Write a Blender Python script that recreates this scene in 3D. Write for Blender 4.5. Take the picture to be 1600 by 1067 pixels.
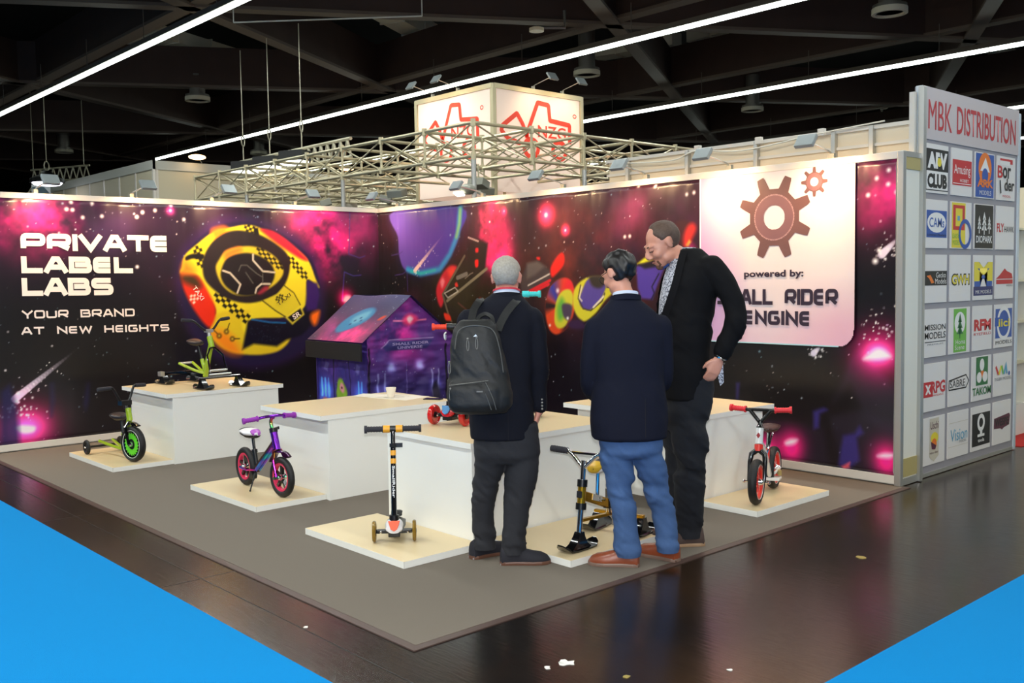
import bpy, bmesh, math, random
import numpy as np
from mathutils import Vector, Matrix, noise, Euler
S = bpy.context.scene
for o in list(bpy.data.objects): bpy.data.objects.remove(o)
PI = math.pi
random.seed(7); rng = np.random.default_rng(5)
COL = S.collection
def R(d): return math.radians(d)

# ------------------------------------------------------------------ camera, light, exposure
cam = bpy.data.cameras.new('camera'); camo = bpy.data.objects.new('camera', cam); COL.objects.link(camo)
cam.sensor_width = 36; cam.lens = 1531.42 / 1600 * 36; cam.clip_end = 300
cR = Vector((0.67190279, 0.74048952, -0.01489632)); cU = Vector((-0.03725696, 0.05387974, 0.99785214)); cF = Vector((-0.73970167, 0.66990465, -0.06379033))
M = Matrix((cR, cU, -cF)).transposed().to_4x4(); M.translation = Vector((10.2458, -7.0571, 1.6004))
camo.matrix_world = M
S.camera = camo
S.view_settings.view_transform = 'Standard'; S.view_settings.look = 'None'; S.view_settings.gamma = 1
S.view_settings.use_curve_mapping = False; S.view_settings.exposure = 0.35
w = bpy.data.worlds.new('world'); S.world = w; w.use_nodes = True
w.node_tree.nodes['Background'].inputs[0].default_value = (.9, .93, 1, 1)
w.node_tree.nodes['Background'].inputs[1].default_value = 0.05

def lamp(name, kind, loc, energy, color, size=.1, size_y=None, target=None, angle=None, blend=.6):
    l = bpy.data.lights.new(name, kind); l.energy = energy; l.color = color
    if kind == 'AREA':
        l.size = size
        if size_y: l.shape = 'RECTANGLE'; l.size_y = size_y
    elif kind == 'SPOT':
        l.shadow_soft_size = size; l.spot_size = R(angle); l.spot_blend = blend
    else: l.shadow_soft_size = size
    o = bpy.data.objects.new(name, l); COL.objects.link(o); o.location = loc
    if target is not None: o.rotation_euler = (Vector(target) - Vector(loc)).to_track_quat('-Z', 'Y').to_euler()
    return o
# daylight-white fluorescent rows of the hall (the tubes themselves are modelled under the beams)
LIGHT_Y = [-13.6, -6.6, .37, 7.15, 13.3, 21.0, 27.5]
for ly in LIGHT_Y[:5]:
    lamp('hall_light', 'AREA', (4, ly, 5.93), {-13.6: 1200, -6.6: 800}.get(ly, 560 if ly < 10 else 300), (.95, 1, .97), 30, .16)
# the photographer's flash just above the lens
lamp('camera_flash', 'POINT', tuple(Vector((10.2458, -7.0571, 1.6004)) + cU * .12), 430, (.97, .98, 1), .03)

# ------------------------------------------------------------------ materials
MATS = {}
def srgb(c):
    return tuple((x / 12.92 if x <= .04045 else ((x + .055) / 1.055) ** 2.4) for x in c)
def mat(name, rgb, rough=.5, metal=0, spec=.5, coat=0, emit=None, es=0, noise_s=0, noise_a=0, bump=0, trans=0, sheen=0, alpha=1):
    """rgb in 0..255 display values"""
    if name in MATS: return MATS[name]
    m = bpy.data.materials.new(name); m.use_nodes = True; nt = m.node_tree
    b = nt.nodes['Principled BSDF']
    c = srgb([x / 255 for x in rgb])
    b.inputs['Base Color'].default_value = (*c, 1)
    b.inputs['Roughness'].default_value = rough; b.inputs['Metallic'].default_value = metal
    b.inputs['Specular IOR Level'].default_value = spec; b.inputs['Coat Weight'].default_value = coat
    b.inputs['Transmission Weight'].default_value = trans; b.inputs['Sheen Weight'].default_value = sheen
    b.inputs['Alpha'].default_value = alpha
    if emit:
        b.inputs['Emission Color'].default_value = (*srgb([x / 255 for x in emit]), 1); b.inputs['Emission Strength'].default_value = es
    if noise_s:
        tc = nt.nodes.new('ShaderNodeTexCoord'); n = nt.nodes.new('ShaderNodeTexNoise'); n.inputs['Scale'].default_value = noise_s
        n.inputs['Detail'].default_value = 6
        nt.links.new(tc.outputs['Object'], n.inputs['Vector'])
        if noise_a:
            mx = nt.nodes.new('ShaderNodeMix'); mx.data_type = 'RGBA'
            mx.inputs[6].default_value = (*[x * (1 - noise_a) for x in c], 1); mx.inputs[7].default_value = (*[min(1, x * (1 + noise_a)) for x in c], 1)
            nt.links.new(n.outputs['Fac'], mx.inputs[0]); nt.links.new(mx.outputs[2], b.inputs['Base Color'])
        if bump:
            bp = nt.nodes.new('ShaderNodeBump'); bp.inputs['Strength'].default_value = bump; bp.inputs['Distance'].default_value = .01
            nt.links.new(n.outputs['Fac'], bp.inputs['Height']); nt.links.new(bp.outputs[0], b.inputs['Normal'])
    MATS[name] = m; return m
def attr_mat(name, rough=.4, spec=.5, coat=0):
    m = bpy.data.materials.new(name); m.use_nodes = True; nt = m.node_tree; b = nt.nodes['Principled BSDF']
    a = nt.nodes.new('ShaderNodeAttribute'); a.attribute_name = 'print'
    nt.links.new(a.outputs['Color'], b.inputs['Base Color'])
    b.inputs['Roughness'].default_value = rough; b.inputs['Specular IOR Level'].default_value = spec; b.inputs['Coat Weight'].default_value = coat
    return m

white = mat('white_laminate', (238, 237, 230), .42, noise_s=3, noise_a=.02)
topw = mat('pale_maple_laminate', (222, 200, 158), .35, noise_s=4, noise_a=.03)
alu = mat('anodised_aluminium', (190, 190, 186), .38, .75)
alu_w = mat('white_rail', (222, 216, 205), .4, .1)
chrome = mat('chrome', (235, 235, 238), .08, 1)
blk = mat('black_plastic', (14, 14, 15), .35)
blk_gl = mat('black_gloss_paint', (10, 10, 12), .12, coat=.6)
rubber = mat('black_rubber', (20, 19, 20), .6)
rubber_grey = mat('dark_grey_foam', (46, 44, 50), .8)

# ------------------------------------------------------------------ mesh helpers
class MB:
    def __init__(s, M=None): s.v = []; s.f = []; s.M = M
    def add(s, vs, fs):
        n = len(s.v)
        s.v += [tuple(s.M @ Vector(p)) if s.M else tuple(p) for p in vs]; s.f += [tuple(i + n for i in f) for f in fs]; return s
    def box(s, x0, y0, z0, x1, y1, z1):
        v = [(x, y, z) for z in (z0, z1) for y in (y0, y1) for x in (x0, x1)]
        return s.add(v, [(0, 2, 3, 1), (4, 5, 7, 6), (0, 1, 5, 4), (2, 6, 7, 3), (0, 4, 6, 2), (1, 3, 7, 5)])
    def obox(s, c, u, v_, w_, a, b, d):
        c = Vector(c); u = Vector(u).normalized() * a; v_ = Vector(v_).normalized() * b; w_ = Vector(w_).normalized() * d
        vs = [c + u * i + v_ * j + w_ * k for k in (-1, 1) for j in (-1, 1) for i in (-1, 1)]
        return s.add(vs, [(0, 2, 3, 1), (4, 5, 7, 6), (0, 1, 5, 4), (2, 6, 7, 3), (0, 4, 6, 2), (1, 3, 7, 5)])
    def bar(s, p, q, a, b, up=(0, 0, 1)):
        p = Vector(p); q = Vector(q); t = (q - p).normalized(); u = Vector(up)
        if abs(t.dot(u)) > .98: u = Vector((1, 0, 0))
        x = t.cross(u).normalized(); y = x.cross(t)
        return s.obox((p + q) / 2, t, x, y, (q - p).length / 2, a / 2, b / 2)
    def loft(s, rings, cap=True):
        n = len(rings[0]); vs = [p for r in rings for p in r]; fs = []
        for k in range(len(rings) - 1):
            for i in range(n):
                j = (i + 1) % n; fs.append((k * n + i, k * n + j, (k + 1) * n + j, (k + 1) * n + i))
        if cap:
            fs.append(tuple(range(n))[::-1]); fs.append(tuple((len(rings) - 1) * n + i for i in range(n)))
        return s.add(vs, fs)
    def tube(s, pts, r, seg=10, flat=1.0, up=(0, 0, 1)):
        pts = [Vector(p) for p in pts]; rs = r if isinstance(r, (list, tuple)) else [r] * len(pts); rings = []; px = None
        for i, p in enumerate(pts):
            t = (pts[min(i + 1, len(pts) - 1)] - pts[max(i - 1, 0)]).normalized()
            if px is None:
                u = Vector(up)
                if abs(t.dot(u)) > .95: u = Vector((1, 0, 0))
                x = t.cross(u).normalized()
            else: x = (px - t * px.dot(t)).normalized()
            px = x; y = t.cross(x)
            rings.append([p + x * math.cos(a) * rs[i] + y * math.sin(a) * rs[i] * flat for a in [2 * PI * k / seg for k in range(seg)]])
        return s.loft(rings)
    def curve(s, pts, r, seg=8, n=6, flat=1.0):
        return s.tube(smooth(pts, n), r, seg, flat)
    def cyl(s, p, q, r, seg=16, r2=None): return s.tube([p, q], [r, r if r2 is None else r2], seg)
    def lathe(s, c, axis, prof, seg=24, closed=False):
        """prof: (along axis, radius)"""
        c = Vector(c); t = Vector(axis).normalized(); u = Vector((0, 0, 1))
        if abs(t.dot(u)) > .9: u = Vector((1, 0, 0))
        x = t.cross(u).normalized(); y = t.cross(x)
        rings = [[c + t * a + (x * math.cos(k) + y * math.sin(k)) * r for k in [2 * PI * i / seg for i in range(seg)]] for a, r in prof]
        if closed: rings.append(rings[0])
        return s.loft(rings, not closed)
    def torus(s, c, axis, Rr, r, seg=32, seg2=10, w=None):
        w = w or r
        return s.lathe(c, axis, [(w * math.sin(a), Rr + r * math.cos(a)) for a in [2 * PI * i / seg2 for i in range(seg2)]], seg, True)
    def ball(s, c, r, seg=14, rings=8, rot=None):
        r = r if isinstance(r, (tuple, list)) else (r, r, r); c = Vector(c); rr = []
        for i in range(1, rings):
            a = PI * i / rings
            rr.append([Vector((math.sin(a) * math.cos(b) * r[0], math.sin(a) * math.sin(b) * r[1], -math.cos(a) * r[2])) for b in [2 * PI * k / seg for k in range(seg)]])
        if rot: rr = [[rot @ p for p in q] for q in rr]
        return s.loft([[c + p for p in q] for q in rr])
    def prism(s, poly, o, u, v_, d0, d1):
        """poly (a,b) in the plane o+a*u+b*v, thickness d0..d1 along u x v"""
        o = Vector(o); u = Vector(u); v_ = Vector(v_); n = u.cross(v_).normalized()
        A = [o + u * a + v_ * b + n * d0 for a, b in poly]; B = [o + u * a + v_ * b + n * d1 for a, b in poly]; k = len(poly)
        return s.add(A + B, [tuple(range(k))[::-1], tuple(range(k, 2 * k))] + [(i, (i + 1) % k, (i + 1) % k + k, i + k) for i in range(k)])
    def build(s, name, m, parent=None, smooth_=False, bevel=0):
        me = bpy.data.meshes.new(name); me.from_pydata(s.v, [], s.f)
        bm = bmesh.new(); bm.from_mesh(me); bmesh.ops.recalc_face_normals(bm, faces=bm.faces)
        if bevel:
            bmesh.ops.bevel(bm, geom=[e for e in bm.edges if e.is_manifold and e.calc_face_angle(0) > .5], offset=bevel, segments=2, affect='EDGES', profile=.7)
        bm.to_mesh(me); bm.free()
        me.materials.append(m)
        if smooth_:
            me.shade_smooth()
            try: me.set_sharp_from_angle(angle=R(40))
            except Exception: pass
        o = bpy.data.objects.new(name, me); COL.objects.link(o)
        if parent: o.parent = parent
        return o
def smooth(pts, n=6, closed=False):
    P = [Vector(p) for p in pts]; out = []; L = len(P)
    for i in range(L if closed else L - 1):
        if closed: a, b, c, d = P[(i - 1) % L], P[i], P[(i + 1) % L], P[(i + 2) % L]
        else: a, b, c, d = P[max(i - 1, 0)], P[i], P[i + 1], P[min(i + 2, L - 1)]
        for k in range(n):
            t = k / n
            out.append(.5 * ((2 * b) + (c - a) * t + (2 * a - 5 * b + 4 * c - d) * t * t + (3 * b - a - 3 * c + d) * t ** 3))
    if not closed: out.append(P[-1])
    return out
def tag(o, label=None, cat=None, group=None, kind=None):
    if label: o['label'] = label
    if cat: o['category'] = cat
    if group: o['group'] = group
    if kind: o['kind'] = kind
    return o
def thing(name, label, cat, loc=(0, 0, 0), rz=0, group=None):
    o = bpy.data.objects.new(name, None); COL.objects.link(o); o.location = loc; o.rotation_euler = (0, 0, rz); o.empty_display_size = .1
    return tag(o, label, cat, group)
def dup(o, parent=None):
    c = o.copy(); COL.objects.link(c); c.parent = parent
    for ch in o.children: dup(ch, c)
    return c
def box(name, m, parent, *a, bevel=0): return MB().box(*a).build(name, m, parent, bevel=bevel)
def text_mesh(s, bold=0, ext=0.0):
    cu = bpy.data.curves.new('t', 'FONT'); cu.body = s; cu.offset = bold; cu.extrude = ext; cu.resolution_u = 3; cu.align_x = 'LEFT'
    o = bpy.data.objects.new('t', cu); COL.objects.link(o)
    dg = bpy.context.evaluated_depsgraph_get(); dg.update(); me = bpy.data.meshes.new_from_object(o.evaluated_get(dg))
    bpy.data.objects.remove(o); bpy.data.curves.remove(cu); return me
def text(name, s, m, parent, o, u, v_, w, h, bold=.01, skew=0, off=.001):
    """lettering fitted to a w x h box with its lower left corner at o, running along u with up v_"""
    me = text_mesh(s, bold); n = len(me.vertices)
    c = np.empty(n * 3); me.vertices.foreach_get('co', c); c = c.reshape(-1, 3)
    mn = c.min(0); mx = c.max(0); d = mx - mn; d[d < 1e-6] = 1
    a = (c[:, 0] - mn[0]) / d[0] * w; b = (c[:, 1] - mn[1]) / d[1] * h; a = a + b * skew
    o = np.array(o, float); u = np.array(Vector(u).normalized()); v_ = np.array(Vector(v_).normalized()); nn = np.cross(u, v_)
    P = o + a[:, None] * u + b[:, None] * v_ + nn * off
    me.vertices.foreach_set('co', P.ravel()); me.materials.clear(); me.materials.append(m); me.update()
    ob = bpy.data.objects.new(name, me); COL.objects.link(ob); ob.parent = parent; return ob
# stroke lettering (wide techno letters of the banners)
GL = {'P': (1, 1, [[(0, 0), (0, 1), (1, 1), (1, .38), (0, .38)]]), 'R': (1, 1, [[(0, 0), (0, 1), (1, 1), (1, .4), (.1, .4)], [(.45, .4), (1, 0)]]),
 'I': (.0, 0, [[(0, 0), (0, 1)]]), 'V': (1, 0, [[(0, 1), (.5, 0), (1, 1)]]), 'A': (1, 0, [[(0, 0), (.38, 1), (.62, 1), (1, 0)], [(.2, .3), (.8, .3)]]),
 'T': (1, 0, [[(0, 1), (1, 1)], [(.5, 1), (.5, 0)]]), 'E': (.85, 1, [[(1, 1), (0, 1), (0, 0), (1, 0)], [(0, .5), (1, .5)]]), 'L': (.85, 0, [[(0, 1), (0, 0), (1, 0)]]),
 'B': (1, 1, [[(0, .5), (0, 1), (.93, 1), (.93, .52), (.2, .52)], [(0, .52), (0, 0), (1, 0), (1, .52), (.2, .52)]]), 'S': (1, 1, [[(1, 1), (0, 1), (0, .52), (1, .52), (1, 0), (0, 0)]]),
 'Y': (1, 0, [[(0, 1), (.5, .45), (1, 1)], [(.5, .45), (.5, 0)]]), 'O': (1, 1, [[(.5, 1), (1, 1), (1, 0), (0, 0), (0, 1), (.5, 1)]]), 'U': (1, 1, [[(0, 1), (0, 0), (1, 0), (1, 1)]]),
 'N': (1, 0, [[(0, 0), (0, 1), (1, 0), (1, 1)]]), 'D': (1, 1, [[(0, .5), (0, 1), (1, 1), (1, 0), (0, 0), (0, .5)]]), 'W': (1.35, 0, [[(0, 1), (.22, 0), (.5, .9), (.78, 0), (1, 1)]]),
 'H': (1, 0, [[(0, 0), (0, 1)], [(1, 0), (1, 1)], [(0, .5), (1, .5)]]), 'G': (1, 1, [[(1, 1), (0, 1), (0, 0), (1, 0), (1, .5), (.5, .5)]]), 'M': (1.3, 0, [[(0, 0), (0, 1), (.5, .25), (1, 1), (1, 0)]]),
 'X': (1, 0, [[(0, 0), (1, 1)], [(0, 1), (1, 0)]])}
def ribbon(mb, P, t, o, u, v_, off):
    P = [Vector((p[0], p[1])) for p in P]; n = len(P); Lf = []; Rt = []
    closed = (P[0] - P[-1]).length < 1e-6
    for i in range(n):
        a = P[i] - P[i - 1] if i else (P[-1] - P[-2] if closed else P[1] - P[0]); b = P[i + 1] - P[i] if i < n - 1 else (P[1] - P[0] if closed else P[-1] - P[-2])
        a.normalize(); b.normalize(); na = Vector((-a.y, a.x)); nb = Vector((-b.y, b.x)); m = (na + nb)
        m = m / max(m.length, 1e-6); k = 1 / max(.45, m.dot(na)); Lf.append(P[i] + m * t / 2 * k); Rt.append(P[i] - m * t / 2 * k)
    o = Vector(o); nn = Vector(u).cross(Vector(v_)) * off
    f = lambda p: o + Vector(u) * p.x + Vector(v_) * p.y + nn
    mb.add([f(p) for p in Lf + Rt], [(i, i + 1, n + i + 1, n + i) for i in range(n - 1)])
def rounded(P, r, skip_x=None):
    out = [P[0]]
    for i in range(1, len(P) - 1):
        if skip_x is not None and abs(P[i][0] - skip_x) < 1e-4: out.append(P[i]); continue
        a, b, c = Vector(P[i - 1]), Vector(P[i]), Vector(P[i + 1]); d1 = (a - b); d2 = (c - b); rr = min(r, d1.length * .49, d2.length * .49)
        s, e = b + d1.normalized() * rr, b + d2.normalized() * rr
        for k in range(5):
            q = k / 4; out.append(tuple(s * (1 - q) ** 2 + b * 2 * q * (1 - q) + e * q * q))
    out.append(P[-1]); return out
def stroke_text(name, s, m, parent, o, u, v_, w, h, t, lw=1.3, gap=None, off=.003):
    """s drawn w wide, h high, stroke t (m)"""
    gap = gap if gap is not None else t * .55; H = h - t; mb = MB(); W = []
    for c in s: W.append(.9 * lw if c == ' ' else GL[c][0] * lw)
    tot = sum(x * 1. for x in W) * h + len(s) * t + (len(s) - 1) * gap; fx = w / tot; x = 0
    for c, ww in zip(s, W):
        cw = ww * h * fx
        if c != ' ':
            for ip, pl in enumerate(GL[c][2]):
                Q = [(x + t / 2 + p[0] * cw, t / 2 + p[1] * H) for p in pl]
                # ends that stop at a stroke's centre keep their square end; free ends reach the edge of the letter box
                if GL[c][1]: Q = rounded(Q, h * .2, x + t / 2 if c in 'BD' else None)
                else:
                    Q = [Vector(q) for q in Q]
                    for e, e2 in ((0, 1), (-1, -2)):
                        d = (Q[e] - Q[e2]).normalized(); Q[e] = Q[e] + d * t * .45
                ribbon(mb, Q, t, o, u, v_, off + .0006 * ip)
        x += cw + (t + gap) * fx
    return mb.build(name, m, parent)

# ------------------------------------------------------------------ floor, carpets
def floor_material():
    m = bpy.data.materials.new('polished_dark_floor'); m.use_nodes = True; nt = m.node_tree; b = nt.nodes['Principled BSDF']
    tc = nt.nodes.new('ShaderNodeTexCoord')
    n1 = nt.nodes.new('ShaderNodeTexNoise'); n1.inputs['Scale'].default_value = .6; n1.inputs['Detail'].default_value = 8
    n2 = nt.nodes.new('ShaderNodeTexNoise'); n2.inputs['Scale'].default_value = 9; n2.inputs['Detail'].default_value = 8
    mp = nt.nodes.new('ShaderNodeMapping'); mp.inputs['Scale'].default_value = (1, 7, 1); mp.inputs['Rotation'].default_value = (0, 0, .5)
    nt.links.new(tc.outputs['Object'], n1.inputs['Vector']); nt.links.new(tc.outputs['Object'], mp.inputs[0]); nt.links.new(mp.outputs[0], n2.inputs['Vector'])
    cr = nt.nodes.new('ShaderNodeValToRGB'); cr.color_ramp.elements[0].position = .35; cr.color_ramp.elements[1].position = .7
    cr.color_ramp.elements[0].color = (*srgb((.075, .058, .05)), 1); cr.color_ramp.elements[1].color = (*srgb((.20, .135, .075)), 1)
    nt.links.new(n1.outputs['Fac'], cr.inputs[0]); nt.links.new(cr.outputs[0], b.inputs['Base Color'])
    mr = nt.nodes.new('ShaderNodeMapRange'); mr.inputs['To Min'].default_value = .13; mr.inputs['To Max'].default_value = .3
    nt.links.new(n2.outputs['Fac'], mr.inputs['Value']); nt.links.new(mr.outputs[0], b.inputs['Roughness'])
    bp = nt.nodes.new('ShaderNodeBump'); bp.inputs['Strength'].default_value = .05; bp.inputs['Distance'].default_value = .01
    nt.links.new(n2.outputs['Fac'], bp.inputs['Height']); nt.links.new(bp.outputs[0], b.inputs['Normal'])
    b.inputs['Specular IOR Level'].default_value = .4
    return m
fl = MB().box(-60, -20, -.2, 16, 45, -.006).build('floor', floor_material()); tag(fl, 'dark brown polished hall floor', kind='structure')
jm = mat('floor_joint', (12, 9, 8), .5)
for k, (x0, y0, x1, y1) in enumerate([(3.2, -5.04, 3.2, -4.56), (5.2, -5.04, 5.2, -4.56), (1.2, -5.04, 1.2, -4.56), (-2, -4.8, 8.2, -4.8)]):
    MB().bar((x0, y0, -.0062), (x1, y1, -.0062), .006, .002).build('floor_joint', jm, fl)
gm = mat('grey_event_carpet', (108, 99, 88), .95, noise_s=260, noise_a=.12, bump=.25)
cp = MB().box(-.0, -4.556, -.006, 6.823, .0, 0).build('grey_carpet', gm)
tag(cp, 'dark grey carpet of the stand with brown taped edges', 'carpet')
tape = mat('brown_carpet_tape', (74, 56, 50), .45)
box('edge_tape', tape, cp, 0, -4.60, -.006, 6.87, -4.556, -.001); box('edge_tape', tape, cp, 6.823, -4.556, -.006, 6.87, 0, -.001)
bm_ = mat('blue_aisle_carpet', (2, 124, 190), 1, spec=.15, noise_s=300, noise_a=.1, bump=.25)
a = MB().box(-12, -10.5, -.006, 8.274, -5.037, .0).build('aisle_carpet', bm_); tag(a, 'bright blue aisle carpet left in front of the stand', 'carpet')
a = MB().box(8.274, -10.5, -.006, 14.5, 30, .0).build('aisle_carpet', bm_); tag(a, 'bright blue aisle carpet right, running past the logo wall', 'carpet')
red = mat('red_carpet', (176, 26, 22), .95)
a = MB().box(4.0, 2.36, -.006, 6.78, 9, .0).build('red_carpet', red); tag(a, 'red carpet edge of the stand behind the logo wall', 'carpet')

# litter on the dark floor
pw = mat('paper_white', (225, 222, 215), .7); py = mat('gold_foil', (180, 160, 90), .4, .4)
def scrap(p, r, n, m, label, seed):
    rg = random.Random(seed); P = [(r * (.35 + .65 * rg.random()) * math.cos(2 * PI * i / n), r * (.35 + .65 * rg.random()) * math.sin(2 * PI * i / n)) for i in range(n)]
    o = MB().prism(P, (p[0], p[1], -.0055), (1, 0, 0), (0, 1, 0), 0, .0025).build('paper_scrap', m); tag(o, label, 'litter')
scrap((7.417,-4.219), .05, 14, pw, 'crumpled white paper scrap on the dark floor near the bottom edge', 1)
scrap((7.397,-4.308), .02, 8, pw, 'small white paper flake left of the crumpled scrap', 2)
scrap((7.685,-4.143), .025, 7, py, 'thin yellowish sliver on the floor right of the crumpled scrap', 3)
scrap((7.518,-1.937), .045, 7, py, 'flat golden foil scrap on the floor right of the men', 4)
scrap((7.935,-3.794), .014, 7, pw, 'tiny pale flake on the dark floor between the scraps', 5)
scrap((6.270,-4.779), .016, 6, pw, 'tiny cream crumb beside the blue carpet left', 6)

# ------------------------------------------------------------------ stand walls (structure)
H = 2.5
wallm = mat('wall_panel_white', (226, 222, 208), .6)
def stand_wall(name, u, length, n_in, x0):
    """u: direction of the wall from the corner, n_in: direction into the stand"""
    u = Vector(u); n = Vector(n_in)
    def slab(mb, a0, a1, d0, d1, z0, z1):
        c = u * (a0 + a1) / 2 + n * (d0 + d1) / 2 + Vector((0, 0, (z0 + z1) / 2)); return mb.obox(c, u, n, (0, 0, 1), (a1 - a0) / 2, (d1 - d0) / 2, (z1 - z0) / 2)
    w_ = slab(MB(), 0, length, -.03, -.006, 0, H).build(name, wallm); tag(w_, kind='structure')
    slab(MB(), 0, length, -.035, .03, H - .055, H).build('top_rail', alu_w, w_, bevel=.004)
    slab(MB(), 0, length, -.03, .03, 0.012, .075).build('bottom_rail', alu_w, w_, bevel=.004)
    k = 0
    while k <= length + .01:
        slab(MB(), k - .02, k + .02, -.055, -.03, 0, H).build('post', alu, w_); k += 1.0
    return w_
WL = stand_wall('wall_left', (0, -1, 0), 4.62, (1, 0, 0), 0)
WR = stand_wall('wall_right', (1, 0, 0), 6.76, (0, -1, 0), 0)
p = MB().box(6.755, -.035, 0, 6.805, .012, 2.5).build('end_post', alu, WR, bevel=.006)
# end of the double wall, facing the aisle
WE = MB().box(6.77, .012, .0, 6.79, .30, 2.49).build('wall_end', wallm); tag(WE, kind='structure')
brass = mat('yellowed_panel_strip', (176, 160, 104), .5)
box('end_strip', brass, WE, 6.785, .015, 2.37, 6.797, .25, 2.47); box('end_strip', brass, WE, 6.785, .015, .06, 6.797, .25, .2)
box('end_rail', alu, WE, 6.78, .0, 0, 6.80, .3, .05); box('end_rail', alu, WE, 6.78, .012, 2.46, 6.80, .3, 2.5)
box('post', alu, WE, 6.775, .25, 0, 6.82, .30, 3.0, bevel=.006); box('post', alu_w, WE, 6.72, .22, 2.5, 6.76, .26, 2.96)
# taller white wall of the neighbouring stand, behind the right banner
WN = MB().box(3.58, .33, 0, 6.76, .36, 2.76).build('wall_neighbour', mat('cream_panel', (232, 216, 188), .6)); tag(WN, kind='structure')
box('top_rail', alu_w, WN, 3.56, .31, 2.60, 6.76, .335, 2.625)
box('top_rail', alu_w, WN, 3.56, .30, 2.735, 6.76, .37, 2.765)
for x in [q[0] for q in [(3.850,2.540),(4.574,2.536),(5.317,2.631),(6.053,2.605)]]: box('post', alu, WN, x - .018, .28, 1.9, x + .018, .33, 2.76 + .0, bevel=.004)
for x in (6.38,): box('post', alu, WN, x - .018, .28, 1.9, x + .018, .33, 2.76, bevel=.004)
for k, x in enumerate((4.7, 5.35, 5.95)):
    box('cable_clip', alu_w, WN, x - .03, .27, 2.73, x + .03, .31, 2.79, bevel=.008)
MB().curve([(3.7, .27, 2.72), (4.4, .27, 2.68), (4.7, .27, 2.74), (5.2, .27, 2.69), (5.95, .27, 2.75), (6.5, .27, 2.78)], .006).build('cable', mat('white_cable', (220, 215, 200), .5), WN)

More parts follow.
